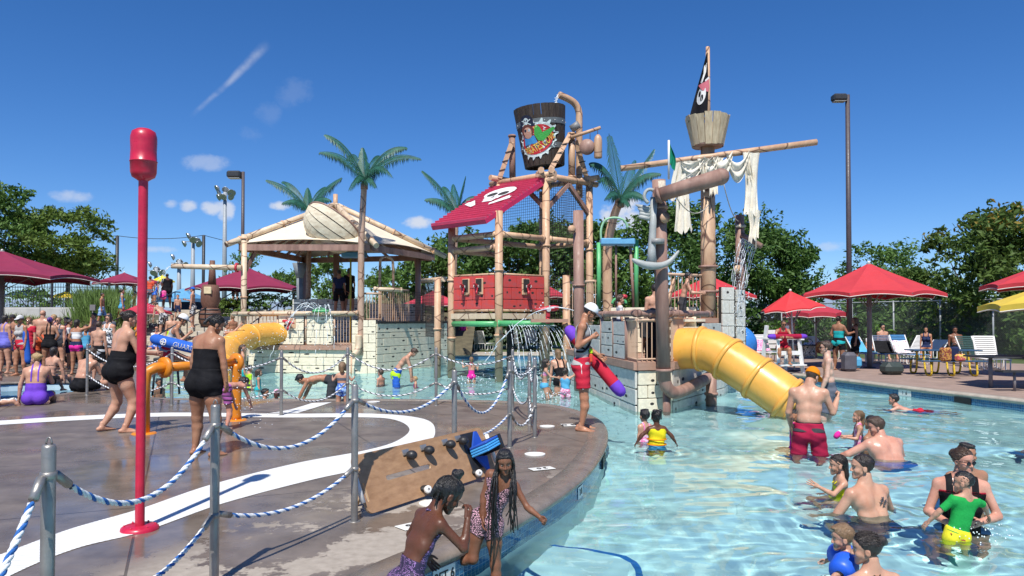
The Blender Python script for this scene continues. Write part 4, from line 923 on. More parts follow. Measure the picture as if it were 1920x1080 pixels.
MB().lathe([(0,.06),(.39,.06),(.39,.02),(0,.02)], cn, n=24).build('nest_floor', M_brown, sh)
# anchor lashed to the front post
M_anch = mat('anchor_grey_paint', (.36,.38,.365), .55, .12, 5, .15, 20)
an = empty('anchor', D(1225,490,14.7), 'pale grey anchor lashed to the front post of the ship tower', 'anchor')
MB().tube([D(1226,370,14.72), D(1224,430,14.72), D(1222,470,14.7), D(1222,492,14.68)], [.07,.07,.08,.10], 10).build('shank', M_anch, an)
MB().tube([D(1221+11*math.cos(t)-2,368-13*math.sin(t),14.6) for t in [.2+math.pi*1.35*i/12 for i in range(13)]], .035, 8).build('ring', M_anch, an)
MB().tube(smooth_path([D(1185,486,14.5),D(1199,493,14.52),D(1216,498,14.55),D(1238,498,14.6),D(1257,489,14.66),D(1273,470,14.7)], 4), [.02,.034,.046,.055,.062,.068,.072,.076,.08,.08,.076,.072,.068,.062,.056,.052,.048,.044,.038,.03,.015], 10).build('fluke_arm', M_anch, an)
MB().lathe([(.02,-.05),(.16,-.05),(.16,.05),(.02,.05)], D(1231,453,14.74), n=16).build('shackle_band', mat('dark_band', (.25,.25,.24), .5), an)
wf = [D(*p) for p in ((1196,384,14.8),(1216,387,14.75),(1222,400,14.7),(1221,412,14.7),(1210,414,14.75),(1203,404,14.78))]
for i in range(4): MB().tube([D(1219,392+6*i,14.7), D(1203-1*i,388+6*i,14.78), D(1192+4*i,384+6*i,14.82)], [.05,.045,.015], 8).build('wing_feather', M_anch, an)
# flags
def flag_mesh(pole_pts, tip_pts, n=14, m=12, fold=.05, ph=0):
    """cloth hanging between the pole side and the free side, with vertical folds"""
    A = smooth_path(pole_pts, n); B = smooth_path(tip_pts, n); n = min(len(A), len(B)); vs = []
    for i in range(n):
        for j in range(m+1):
            s = j/m; p = A[i].lerp(B[i], s); vs.append(p+Vector((0, fold*math.sin(s*9+i*.16+ph)*s, 0)))
    fs = [(i*(m+1)+j, i*(m+1)+j+1, (i+1)*(m+1)+j+1, (i+1)*(m+1)+j) for i in range(n-1) for j in range(m)]
    return vs, fs, n, m
def fab(name, c, var=.1): 
    return mat(name, c, .9, var, 6, .2, 60, spec=.12)
fl = empty('pirate_flag', (mx,my,7.0), 'black flag with white skull and pink scarf drooping above the lookout basket', 'flag')
vs, fs, n, m = flag_mesh([D(1327,98,18.95),D(1330,150,18.95),D(1331,212,18.95)], [D(1325.5,99,18.9),D(1308,160,18.85),D(1291,229,18.8)], 16, 12, .05)
mb = MB(); mb.add(vs, fs, smooth=True); mb.add([v+Vector((0,.008,0)) for v in vs], [f[::-1] for f in fs], smooth=True); mb.build('cloth', fab('flag_black', (.012,.012,.016)), fl, fix=False)
def onflag(u, v):
    i = min(n-2, max(0, u*(n-1))); j = min(m-1e-3, max(0, v*m)); i0, j0 = int(i), int(j); a, b = i-i0, j-j0
    q = lambda x, y: vs[x*(m+1)+y]
    return (q(i0,j0)*(1-a)+q(i0+1,j0)*a)*(1-b)+(q(i0,j0+1)*(1-a)+q(i0+1,j0+1)*a)*b+Vector((0,-.012,0))
def flag_shape(poly, mi, mb):
    P2 = [Vector((x,y,0)) for x,y in poly]; t = tessellate_polygon([P2]); mb.add([onflag(u,v)+Vector((0,-.004*mi,0)) for u,v in poly], [tuple(f) for f in t], mi)
mb = MB(); flag_shape(ell(.66,.55,.12,.30,18), 0, mb); flag_shape(ell(.70,.5,.045,.10,12), 1, mb); flag_shape(ell(.64,.68,.04,.09,12), 1, mb)
flag_shape([(.50,.72),(.52,.95),(.60,.55),(.66,.10),(.60,.02),(.48,.05),(.50,.35)], 2, mb); flag_shape([(.22,.35),(.25,.75),(.36,.62),(.48,.80),(.50,.62),(.36,.38)], 0, mb); flag_shape([(.44,.0),(.5,.05),(.5,.35),(.47,.4)], 0, mb)
mb.build('skull_print', [M_skw, MATS['flag_black'], mat('flag_pink', (.62,.16,.20), .8)], fl, fix=False)
gf = empty('green_flag', D(1254,330,14.9), 'small green flag on a white pole at the front post of the ship tower', 'flag')
MB().cyl(D(1254,336,14.9), D(1254,263,14.9), .022, n=8).build('pole', M_skw, gf)
vs2, fs2, _, _ = flag_mesh([D(1255,270,14.9),D(1255,295,14.9),D(1254,302,14.9)], [D(1257,271,14.88),D(1266,298,14.85),D(1264,322,14.83)], 8, 8, .06); mb = MB(); mb.add(vs2, fs2, smooth=True); mb.build('cloth', fab('flag_green', (.01,.22,.13)), gf, fix=False)
# torn sail cloth hung over the yard
sl = empty('torn_sail', (mx,18.7,5.6), 'torn cream sailcloth draped over the yard of the ship tower', 'sail')
M_sail = mat('sail_canvas', (.74,.70,.60), .9, .12, 4, .3, 30, c2=(.62,.56,.46))
def strip(top, bot, w0, w1, seed, n=16, m=10, amp=.07):
    rr = random.Random(seed); P = smooth_path([top, top.lerp(bot,.5)+Vector((rr.uniform(-.06,.06),rr.uniform(-.05,.05),0)), bot], n//2); vs = []
    for i, p in enumerate(P):
        t = i/(len(P)-1); w = w0+(w1-w0)*t
        for j in range(m+1):
            s = j/m-.5; rag = (rr.uniform(-.15,.05) if i == len(P)-1 else 0)
            vs.append(p+Vector((s*w*(1-.25*math.sin(t*3)), amp*math.sin(s*16+t*3+seed)*(.4+t*.6)-.03, rag+.04*math.cos(s*16+seed)*t)))
    fs = [(i*(m+1)+j, i*(m+1)+j+1, (i+1)*(m+1)+j+1, (i+1)*(m+1)+j) for i in range(len(P)-1) for j in range(m)]
    mb = MB(); mb.add(vs, fs, smooth=True); mb.add([v+Vector((0,.01,0)) for v in vs], [f[::-1] for f in fs], smooth=True); mb.build('sail_strip', M_sail, sl, fix=False)
yd = 18.6
strip(D(1277,305,yd), D(1270,372,yd), .3, .42, 1); strip(D(1300,302,yd), D(1305,352,yd), .5, .45, 2); strip(D(1284,304,yd), D(1281,430,yd), .34, .5, 3); strip(D(1318,298,yd), D(1322,338,yd), .3, .2, 4)
strip(D(1408,287,yd), D(1407,405,yd), .44, .42, 5); strip(D(1412,395,yd), D(1412,448,yd), .42, .22, 6); strip(D(1399,286,yd), D(1405,330,yd), .2, .14, 7); strip(D(1345,296,yd), D(1338,362,yd), .3, .22, 8)
def swag(a, b, sag, w, seed, n=18, m=8):
    vs = []
    for i in range(n+1):
        t = i/n; p = a.lerp(b,t)-Vector((0,0,sag*4*t*(1-t)))
        for j in range(m+1):
            s = j/m; vs.append(p+Vector((0,.06*math.sin(s*12+seed+t*2)-.05, -(s*w*(.35+.65*4*t*(1-t)))+.05)))
    fs = [(i*(m+1)+j, i*(m+1)+j+1, (i+1)*(m+1)+j+1, (i+1)*(m+1)+j) for i in range(n) for j in range(m)]
    mb = MB(); mb.add(vs, fs, smooth=True); mb.add([v+Vector((0,.012,0)) for v in vs], [f[::-1] for f in fs], smooth=True); mb.build('sail_swag', M_sail, sl, fix=False)
swag(D(1335,296,yd), D(1372,288,yd), .18, .62, 1); swag(D(1362,290,yd), D(1404,284,yd), .3, .5, 2); swag(D(1275,306,yd), D(1318,300,yd), .1, .4, 3); swag(D(1318,298,yd), D(1345,294,yd), .12, .5, 4)
M_cord = mat('rigging_cord', (.45,.42,.36), .9)
for a, b, s in ((D(1255,350,15),D(1335,295,18.6),.05),(D(1256,350,15),D(1328,385,18.6),.35),(D(1357,345,18),D(1385,415,19.2),.2),(D(1420,400,18.6),D(1417,470,18.6),0)):
    MB().tube([a.lerp(b,i/10)-Vector((0,0,s*4*(i/10)*(1-i/10))) for i in range(11)], .012, 5).build('rigging_line', M_cord, sl)
# slide of the ship tower
slide('tube_slide', [D(1270,655,15.75),D(1296,653,15.6),D(1335,658,15.35),D(1375,680,15.05),D(1420,709,14.75),D(1462,738,14.5),D(1492,760,14.35)], .43, (.27,.47,.68,.9), 'big yellow tube slide running down from the ship tower into the pool')
# blue and green tipping trough on the ship deck
tt = empty('tipping_trough', (2.55,20,1.6), 'blue tipping trough between green posts behind the ship tower rail', 'water feature')
for px in (1123,1193): pole(tt, D(px,580,20), D(px,450 if px > 1150 else 455,20), .06, M_green, 'post', n=12)
MB().box(D(1157,454,20), (.92,.42,.18), bev=.03).build('trough', mat('blue_tub_paint', (.14,.38,.62), .4, .06, 4), tt)
MB().tube(smooth_path([D(1127,450,20),D(1127,430,20),D(1135,413,20),D(1152,408,20),D(1170,413,20),D(1177,428,20)], 5), .03, 8).build('arch', mat('pale_green_pipe', (.28,.52,.32), .4), tt)
pole(tt, D(1155,590,20), D(1155,455,20), .03, M_brown, 'lever', n=8); pole(tt, D(1182,462,20), D(1189,590,20), .04, M_brown, 'lever', n=8)
gw = empty('spray_fountain', D(1163,570,18.6), 'small green spray ring with red nozzle on the ship deck', 'water feature')
MB().tube([D(1161+13*math.cos(t),570-11*math.sin(t),18.6) for t in [math.pi*i/12 for i in range(13)]], .035, 8).build('ring', M_green, gw); MB().ball(D(1170,556,18.6), .07, 10, sc=(1.3,1,.8)).build('nozzle', MATS['red_cannon_plastic'], gw); pole(gw, D(1161,572,18.6), D(1161,600,18.6), .03, M_green, 'stem')
# ---------------------------------------------------------------- artificial palms
M_frond = mat('palm_green_metal', (.022,.10,.065), .5, .3, 7)
M_trunk = mat('palm_trunk_paint', (.42,.28,.20), .65, .18, 6, .3, 20, c2=(.28,.17,.12), stretch=(1,1,2.5))
def frond(parent, base, tip, sag, w, nl=46):
    base = Vector(base); tip = Vector(tip); L = (tip-base).length; mb = MB(); P = []
    for i in range(nl+1):
        t = i/nl; P.append(base.lerp(tip,t)+Vector((0,0,sag*L*4*t*(1-t)*(1-.25*t))))
    mb.tube(P[::2], [.022*(1-.8*i/len(P[::2])) for i in range(len(P[::2]))], 5)
    rr = random.Random(hash((round(base.x,2),round(tip.x,2),round(tip.z,2))) & 9999)
    for i in range(2, nl+1):
        t = i/nl; d = (P[min(i+1,nl)]-P[i-1]).normalized(); side = d.cross(Vector((0,0,1)))
        if side.length < .2: side = d.cross(Vector((0,1,0)))
        side.normalize(); up = side.cross(d); ll = w*(.45+.95*math.sin(math.pi*min(1,t*.88+.12))**.7)*(1-.35*t)*rr.uniform(.75,1.15)
        for sg in (-1,1):
            dr = (side*sg*.62+d*.42-Vector((0,0,.78))+up*.05).normalized(); a = P[i]; b = a+dr*ll*.55; c = a+(dr+Vector((0,0,-.45))).normalized()*ll; wv = d*.019
            mb.add([a-wv*.5, a+wv*.5, b+wv, b-wv, c], [(0,1,2,3),(3,2,4)])
    mb.build('frond', M_frond, parent, fix=False)
def palm(label, crown, trunk, fronds, r0=.11, r1=.1, trunk_m=None):
    T = smooth_path(trunk, 6); r = empty('palm_tree', T[0], label, 'palm tree', 'green metal palms on the play structures')
    MB().tube(T, [r0+(r1-r0)*i/(len(T)-1) for i in range(len(T))], 12).build('trunk', trunk_m or M_trunk, r)
    MB().lathe([(r1,-.2),(r1*1.25,-.18),(r1*1.25,0),(r1*.8,.1)], T[-1], n=12).build('crown_collar', M_brown, r)
    mb = MB()
    for tip, sag in fronds: frond(r, crown, tip, sag, .36)
def fr(d, *L): return [(D(px,py,d+dd), s) for px, py, dd, s in L]
palm('tall green palm beside the cream roof of the left castle', D(684,337,26.1), [(-5.26,26.0,.4),(-5.26,26.0,3.0),D(678,440,26.0),D(683,345,26.1)],
     fr(26.1, (610,252,0,.20),(600,285,-.5,.22),(680,277,.3,.02),(712,292,1.2,.2),(762,276,.4,.25),(788,297,-.3,.24),(650,300,1.4,.3),(735,330,-1.2,.3),(655,355,-1.1,.25),(705,350,-.9,.2)), .125, .105, pipe_mat('palm_post_paint', (.50,.34,.24), (.38,.24,.17)))
palm('green palm rising behind the cream roof and the rowing boat', D(578,392,31.5), [D(578,560,31.5),D(579,470,31.5),D(578,397,31.5)],
     fr(31.5, (500,337,0,.14),(530,340,.8,.18),(577,352,.5,.02),(640,333,0,.12),(610,350,1.2,.15),(530,380,-.8,.25),(620,375,-.6,.25)))
palm('green palm leaning left behind the crimson roof', D(856,398,30), [D(850,560,30),D(853,470,30),D(856,403,30)],
     fr(30, (792,320,0,.12),(798,373,-.3,.2),(873,330,0,.05),(850,345,1,.1),(900,370,.6,.25),(830,350,1.2,.2)))
palm('green palm between the bucket tower and the mast', D(1163,372,25.2), [D(1140,600,25.2),D(1139,470,25.2),D(1150,410,25.2),D(1162,378,25.2)],
     fr(25.2, (1142,250,0,.06),(1106,305,-.3,.3),(1226,280,.3,.02),(1238,325,-.5,.24),(1190,300,1.3,.12),(1120,340,1.2,.3),(1215,375,-.9,.25),(1135,372,-1.2,.2),(1180,385,-1.0,.15)), .17, .13, M_bam)
# ================================================================ surroundings
M_conc = mat('terrace_concrete', (.46,.41,.33), .85, .1, 3, .2, 30)
M_dark = mat('dark_metal_paint', (.028,.03,.034), .5, .2, 6)
M_grey = mat('grey_pole_paint', (.20,.19,.20), .5, .1, 6)
M_bronze = mat('bronze_pole_paint', (.075,.06,.065), .5, .1, 6)
# raised terrace, bank and steps on the left
TZ = 2.15
st = empty('terrace_steps', (-17,33,0), 'wide tan concrete steps climbing to the upper terrace on the left', 'steps')
NST = 12
for i in range(NST):
    y0 = 30.6+i*.78; z = (i+1)*TZ/NST
    MB().box((-14.2,y0+.39+5,z-.12), (6.7,.78+10,.245), bev=.015).build('step', M_conc, st) if i == NST-1 else MB().box((-14.2,y0+.45,z-.12), (6.7,.9,.24), bev=.015).build('step', M_conc, st)
for x in (-17.7,-14.6,-11.4):
    hr = empty('handrail', (x,31,0), {-17.7:'black handrail on the left of the terrace steps', -14.6:'black handrail in the middle of the terrace steps', -11.4:'black handrail on the right of the terrace steps'}[x], 'handrail')
    a, b = Vector((x,30.8,1.0)), Vector((x,39.2,TZ+.95)); MB().tube([a+Vector((0,-.2,-.1)), a, b, b+Vector((0,.6,0))], .03, 8).build('rail', M_dark, hr)
    for t in (0,.33,.66,1): p = a.lerp(b,t); MB().cyl(p, p-Vector((0,0,1.0)), .025, n=8).build('post', M_dark, hr)
MB().poly([[(-60,40.2,TZ-.02),(-2,40.2,TZ-.02),(-2,75,TZ-.02),(-60,75,TZ-.02)]]).build('upper_terrace', M_conc, kind='structure', fix=False)
# planted bank
mb = MB(); n1, n2 = 40, 14
def bank_z(x, t): return TZ*(t**.8)+.10*math.sin(x*1.3+t*3)*math.sin(t*3.1)
for j in range(n2+1):
    for i in range(n1+1):
        x = -60+42.5*i/n1; t = j/n2; mb.v.append((x, 28.6+11.8*t, bank_z(x,t)-.04))
for j in range(n2):
    for i in range(n1): a = j*(n1+1)+i; mb.f.append([a,a+1,a+n1+2,a+n1+1]); mb.m.append(0); mb.sm.append(True)
mb.build('planted_bank', mat('bank_soil', (.10,.085,.05), .95, .3, 3, .4, 30), kind='structure', fix=False)
mb = MB()
for j in range(n2+1):
    for i in range(21):
        x = -10.9+9*i/20; t = j/n2; mb.v.append((x, 31.5+9*t+(3.6 if x > -8 else 3.0)*(1-t), bank_z(x,t)-.04))
for j in range(n2):
    for i in range(20): a = j*21+i; mb.f.append([a,a+1,a+22,a+21]); mb.m.append(0); mb.sm.append(True)
mb.build('garden_bank', MATS['bank_soil'], kind='structure', fix=False)
def blades(name, spots, h, m, per, seed, spread=.35, w=.018, bend=.35, **k):
    r = np.random.RandomState(seed); V = []; F = []; c = 0
    n = len(spots)*per; sp = np.repeat(np.array(spots), per, 0); a = r.uniform(0, 6.28, n); rad = np.abs(r.normal(0, spread*.5, n)); hh = h*r.uniform(.55,1.1,n)*np.repeat([s[3] for s in spots], per)
    bx, by = np.cos(a), np.sin(a); b0 = sp[:,:3]+np.stack([bx*rad, by*rad, 0*rad], -1); lean = bend*r.uniform(.3,1.2,n)
    mid = b0+np.stack([bx*hh*lean*.35, by*hh*lean*.35, hh*.6], -1); tip = b0+np.stack([bx*hh*lean, by*hh*lean, hh*(1-.25*lean)], -1)
    wx = np.stack([-by, bx, 0*bx], -1)*w; ww = np.where(r.rand(n,1) < .5, wx, np.array([[w,0,0]]))
    V = np.stack([b0-ww, b0+ww, mid+ww*.8, mid-ww*.8, tip], 1).reshape(-1,3); i = np.arange(n)*5
    F = np.concatenate([np.stack([i,i+1,i+2],-1), np.stack([i,i+2,i+3],-1), np.stack([i+3,i+2,i+4],-1)])
    o = link(name, np_mesh(name, V, F), m); tag(o, kind='stuff', **k); return o
rr = random.Random(2)
M_og = mat('ornamental_grass_green', (.12,.165,.04), .7, .3, 2, c2=(.20,.21,.07))
sp = []
for i in range(230):
    t = rr.uniform(.06,.62); x = (rr.uniform(10,245)-960)*(28.6+11.8*t)/1400; sp.append((x, 28.6+11.8*t, bank_z(x,t)-.05, rr.uniform(.7,1.15)))
blades('ornamental_grass', sp, .6, M_og, 46, 4, .5, .02, .6, label='clumps of long green ornamental grass on the left bank')
sp = []
for i in range(90):
    t = rr.uniform(.45,1.1); x = (rr.uniform(148,232)-960)*(28.6+11.8*t)/1400; sp.append((x, 28.6+11.8*t, bank_z(x,min(1,t)), rr.uniform(.9,1.4)))
blades('tall_reed_grass', sp, 1.15, mat('reed_grass_green', (.10,.17,.03), .7, .3, 2), 60, 5, .55, .02, .35, label='tall feathery grass below the upper terrace')
sp = []
for i in range(70):
    x = rr.uniform(-10.8,-5.0); t = rr.uniform(.25,1.0); sp.append((x, 33.4+8*t, bank_z(x,t), rr.uniform(.8,1.2)))
blades('garden_plants', sp, .9, mat('sage_plant_green', (.15,.19,.10), .8, .3, 2), 60, 6, .6, .02, .6, label='grey green garden plants behind the left castle')
# concrete planter wall with railing
pw = empty('planter_wall', (-27,37,1.0), 'low pale concrete wall on the left bank under the big maroon umbrella', 'wall')
for k in range(6): MB().box((-30.6+1.72*k,36.4,1.75), (1.70,.5,.95), bev=.03).build('wall_block', mat('pale_wall_concrete', (.50,.49,.46), .85, .1, 3), pw)
fn = empty('terrace_fence', (-27,40,TZ), 'black metal picket fence on the upper terrace at the left', 'fence')
PK = MB().cyl((0,0,-.5), (0,0,.5), 1, n=5).mesh('picket')
for i in range(84): place('picket', PK, M_dark, fn, (-34+.145*i, 40.4, TZ+.72+.06*math.sin(i*.22)), (0,0,0), (.014,.014,1.35))
for z in (.15,1.25): MB().beam((-34,40.4,TZ+z), (-21.8,40.4,TZ+z), .03, .04).build('rail', M_dark, fn)
for x in (-34,-30.9,-27.9,-24.9,-21.8): MB().box((x,40.4,TZ+.75), (.09,.09,1.5)).build('post', M_dark, fn)
sg = empty('small_sign', D(174,577,33), 'small grey sign box on a black post among the grass', 'sign'); p = D(174,577,33)
MB().box(p, (.24,.08,.26), bev=.01).build('board', M_grey, sg); MB().cyl(p-Vector((0,0,.1)), p-Vector((0,0,1.1)), .04, n=8).build('post', M_dark, sg)
# ---- umbrellas
UM = {}
def umbrella(label, c, apex, edge, r, colour, n=8, rot=0.2, pole_m=None, tilt=None, valance=.12, pr=.05, group='fabric shade umbrellas', trim=True, base=True):
    c = Vector(c); u = empty('shade_umbrella', c, label, 'umbrella', group); m = mat('canopy_'+'_'.join(f'{x:.3f}' for x in colour), colour, .8, .06, 1.5, .08, 80)
    T = Matrix.Translation(c)
    if tilt: T = T @ Matrix.Translation((0,0,edge-.5)) @ Matrix.Rotation(tilt[0], 4, 'Y') @ Matrix.Rotation(tilt[1], 4, 'X') @ Matrix.Translation((0,0,-edge+.5))
    top = T@Vector((0,0,apex)); mt = mat('umbrella_trim', (.72,.68,.62), .7)
    for k in range(n):
        a0, a1 = rot+2*math.pi*k/n, rot+2*math.pi*(k+1)/n; N = 8; vs = []; vl = []
        for j in range(N+1):
            s = j/N
            for i in range(N+1):
                t = i/N; a = a0+(a1-a0)*t; ca = math.cos((a1-a0)/2)/math.cos(a-(a0+a1)/2); e = 4*t*(1-t)
                rad = r*s*(ca if ca < 1 else 1); z = apex-(apex-edge)*(s**.93)-.05*r*.35*e*s*(1-s)*3+.085*r*.45*e*s**5
                rad *= 1-.05*e*s**3
                vs.append(T@Vector((rad*math.cos(a), rad*math.sin(a), z)))
        mb = MB(); fs = [(j*(N+1)+i, j*(N+1)+i+1, (j+1)*(N+1)+i+1, (j+1)*(N+1)+i) for j in range(N) for i in range(N)]
        ed = vs[N*(N+1):]; dn = (T.to_3x3()@Vector((0,0,-valance)))
        mb.add(vs, fs, smooth=True); mb.add(ed+[p+dn+(p-top).normalized()*.0 for p in ed], [(i,i+1,i+N+2,i+N+1) for i in range(N)], smooth=True)
        pn = mb.build('canopy_panel', m, u, fix=False)
        if trim: MB().tube([p+dn for p in ed], .012, 4, caps=False).build('piping', mt, pn)
        q = T@Vector((r*math.cos(a0), r*math.sin(a0), edge-.03)); MB().beam(top-Vector((0,0,.1)), q, .03, .03).build('rib', M_grey, u)
        if k % 2 == 0: MB().beam(T@Vector((0,0,edge-.45)), T@Vector((r*.5*math.cos(a0), r*.5*math.sin(a0), (apex+edge)/2-.1)), .025, .025).build('strut', M_grey, u)
    b0 = c if not tilt else c
    MB().cyl(b0, top, pr, pr*.9, n=12).build('pole', pole_m or M_grey, u)
    MB().ball(top+Vector((0,0,.02)), .045, 8).build('finial', mt, u)
    if base: MB().lathe([(0,.05),(.18,.05),(.2,.02),(.2,0)], c, n=16).build('base', M_dark, u)
    return u
RED = (.50,.035,.045); MAR = (.23,.016,.055); YEL = (.62,.44,.05)
def ub(label, px, py, d, apx, epx, r, col, zb=0, **k):
    p = D(px, py, d); umbrella(label, (p.x, d, zb), D(px,apx,d).z-zb, D(px,epx,d).z-zb, r, col, **k)
ub('large red umbrella over the two women on the right deck', 1630, 600, 25.2, 493, 553, 2.32, RED, rot=.1, pr=.085)
ub('bright red umbrella tilted over the lifeguard chair', 1489, 600, 23.6, 545, 578, .98, (.62,.035,.04), tilt=(R(-7),R(2)), pr=.028, pole_m=mat('white_pole_paint', (.7,.7,.7), .4), valance=.06)
ub('dark red umbrella behind the lifeguard chair', 1530, 600, 31, 568, 588, 1.36, (.42,.03,.05), pr=.04, valance=.18)
ub('red umbrella behind the ship tower mast', 1330, 600, 31, 516, 556, 1.95, (.52,.035,.045), pr=.06)
ub('red umbrella cut off by the right edge of the picture', 1962, 600, 21, 492, 536, 1.6, RED, pr=.06)
ub('yellow umbrella cut off by the right edge of the picture', 1985, 600, 17.5, 525, 574, 1.62, YEL, pr=.045, valance=.14)
ub('huge maroon umbrella at the left edge above the crowd', 2, 600, 28, 470, 523, 3.35, MAR, rot=.25, pr=.09, zb=.2)
ub('maroon umbrella left of the red splash pole on the terrace', 232, 600, 43, 511, 531, 1.72, MAR, zb=TZ, pr=.05)
ub('wide maroon umbrella behind the left castle', 463, 600, 41, 501, 543, 3.15, MAR, zb=TZ, pr=.08, rot=.35)
ub('small maroon umbrella partly behind the red splash pole', 284, 600, 52, 524, 531, 1.05, MAR, zb=TZ, pr=.04)
ub('small bright yellow umbrella on the upper terrace', 304, 600, 58, 516, 527, .9, (.72,.60,.02), zb=TZ, pr=.04)
ub('faded red umbrella standing on the terrace steps', 272, 600, 34.8, 566, 586, 1.18, (.46,.03,.06), zb=.7, pr=.03)
ub('red umbrella seen between castle and bucket tower', 812, 600, 37, 545, 572, 1.6, (.52,.04,.07), pr=.05)
ub('red umbrella behind the legs of the bucket tower', 1015, 600, 39, 528, 556, 1.5, (.40,.03,.05), pr=.05)
ub('yellow umbrella low behind the terrace fence', 122, 600, 46, 546, 556, .9, (.72,.52,.03), zb=TZ-.6, pr=.03)
ub('blue umbrella low behind the terrace fence', 52, 600, 46, 542, 554, 1.5, (.03,.10,.22), zb=TZ-.6, pr=.03)
# blue pop-up tent and the barrel tower sign
tn = empty('popup_tent', D(343,575,54), 'blue pop-up tent at the top of the steps', 'tent'); p = D(343,560,54); X0 = p.x
mb = MB(); e0 = [Vector((X0+sx*1.35, 54+sy*1.35, p.z+.0)) for sx, sy in ((-1,-1),(1,-1),(1,1),(-1,1))]; ap = Vector((X0,54,p.z+.75))
mb.add(e0+[ap], [(0,1,4),(1,2,4),(2,3,4),(3,0,4)]); mb.add(e0+[q-Vector((0,0,.25)) for q in e0], [(0,1,5,4),(1,2,6,5),(2,3,7,6),(3,0,4,7)]); mb.build('canopy', mat('tent_blue', (.10,.30,.52), .8), tn)
MB().box((X0,55.1,p.z-.8), (2.6,.05,1.3)).build('back_wall', mat('tent_navy', (.01,.03,.08), .8), tn)
for q in e0: MB().cyl((q.x,q.y,TZ), q, .03, n=6).build('leg', M_grey, tn)
bs = empty('barrel_sign_tower', D(394,610,36), 'dark wooden barrel pillar with a small cream sign beside the steps', 'sign'); c = D(394,612,36)
MB().lathe([(.38,0),(.50,.18),(.53,.42),(.50,.68),(.40,.88),(0,.88)], c, n=20).build('barrel', mat('barrel_wood', (.16,.075,.05), .7, .25, 6, .3, 20, stretch=(4,4,.5)), bs)
for z in (.14,.36,.6,.8): MB().lathe([(.40+.13*math.sin(z*3.3),z-.03),(.415+.13*math.sin(z*3.3),z-.03),(.415+.13*math.sin(z*3.3),z+.03),(.40+.13*math.sin(z*3.3),z+.03)], c, n=20).build('hoop', M_dark, bs)
MB().lathe([(.34,.88),(.44,1.2),(.44,1.6),(.36,2.0),(0,2.0)], c, n=20).build('barrel', MATS['barrel_wood'], bs)
MB().box(c+Vector((.05,-.46,1.72)), (.36,.05,.34), bev=.05).build('sign_plate', mat('cream_sign', (.66,.55,.34), .6), bs)
MB().cyl(c+Vector((.0,.2,1.9)), c+Vector((0,.2,3.2)), .2, .12, n=12).build('post', MATS['barrel_wood'], bs)
# ---- lamp posts, floodlights, ball-field net
def lamp(label, px, d, ytop, zb, r, side=-1, m=M_bronze):
    p = D(px, ytop, d); o = empty('lamp_post', (p.x,d,zb), label, 'lamp post'); MB().cyl((p.x,d,zb), p, r, r*.8, n=12).build('pole', m, o)
    s = d/30; MB().box(p+Vector((side*.34*s,0,-.12*s)), (.56*s,.4*s,.28*s), bev=.06*s).build('lamp_head', M_dark, o); MB().box(p+Vector((side*.06*s,0,-.12*s)), (.16*s,.08*s,.1*s)).build('arm', m, o)
    MB().box(p+Vector((side*.34*s,0,-.27*s)), (.46*s,.32*s,.02*s)).build('lens', mat('lamp_lens', (.35,.35,.34), .3), o)
lamp('tall bronze lamp post rising beside the large red umbrella', 1589, 30, 178, 0, .11)
lamp('bronze lamp post behind the left end of the cream roof', 456, 62, 322, TZ, .16)
def flood(label, px, d, ytop, n):
    p = D(px, ytop, d); o = empty('floodlight_mast', (p.x,d,TZ), label, 'floodlight', 'ball field floodlights'); k = d/110
    MB().cyl((p.x,d,0), p, .42*k, .26*k, n=8).build('pole', mat('galvanised_pole', (.30,.33,.36), .5), o)
    for i in range(n):
        a = 2*math.pi*i/n; MB().lathe([(0,0),(.3*k,.05*k),(.55*k,.4*k),(.5*k,.42*k),(0,.3*k)], p+Vector((1.1*k*math.cos(a)*(1 if i % 2 else .6), .5*k*math.sin(a), -.6*k+.6*k*(i % 3))), axis=(math.cos(a),-.6,-.5), n=10).build('lamp_head', mat('lamp_alloy', (.5,.52,.54), .3, metal=.6), o)
    MB().beam(p-Vector((1.2*k,0,.4*k)), p+Vector((1.2*k,0,-.4*k)), .1*k, .1*k).build('crossarm', MATS['galvanised_pole'], o)
flood('tallest floodlight mast left of the cream roof', 422, 110, 360, 8); flood('floodlight mast with two lamps above the yellow umbrella', 362, 190, 448, 5); flood('low far floodlight mast right of the red pole', 336, 230, 488, 4); flood('floodlight mast close beside the red pole', 293, 240, 502, 4)
nt_ = empty('backstop_net', D(382,600,130), 'tall ball field net on dark poles beyond the terrace', 'net')
tops = [D(-80,446,120), D(220,442,125), D(382,441,130), D(560,470,150)]
for p in tops: MB().cyl((p.x,p.y,0), p, .28, n=8).build('pole', M_dark, nt_)
for a, b in zip(tops, tops[1:]): MB().tube([a.lerp(b,i/12)-Vector((0,0,1.6*4*(i/12)*(1-i/12)*.35)) for i in range(13)], .05, 4).build('cable', M_dark, nt_)
# far hills, the haze put into their grey blue colour
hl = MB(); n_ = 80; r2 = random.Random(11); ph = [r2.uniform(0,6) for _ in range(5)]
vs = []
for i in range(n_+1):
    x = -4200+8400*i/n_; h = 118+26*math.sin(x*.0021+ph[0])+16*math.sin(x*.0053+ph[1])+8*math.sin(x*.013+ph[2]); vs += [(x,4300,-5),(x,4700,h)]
hl.add(vs, [(2*i,2*i+2,2*i+3,2*i+1) for i in range(n_)], smooth=True); hl.build('far_hills', mat('hazy_hill', (.20,.26,.33), 1, .12, .004), kind='structure')
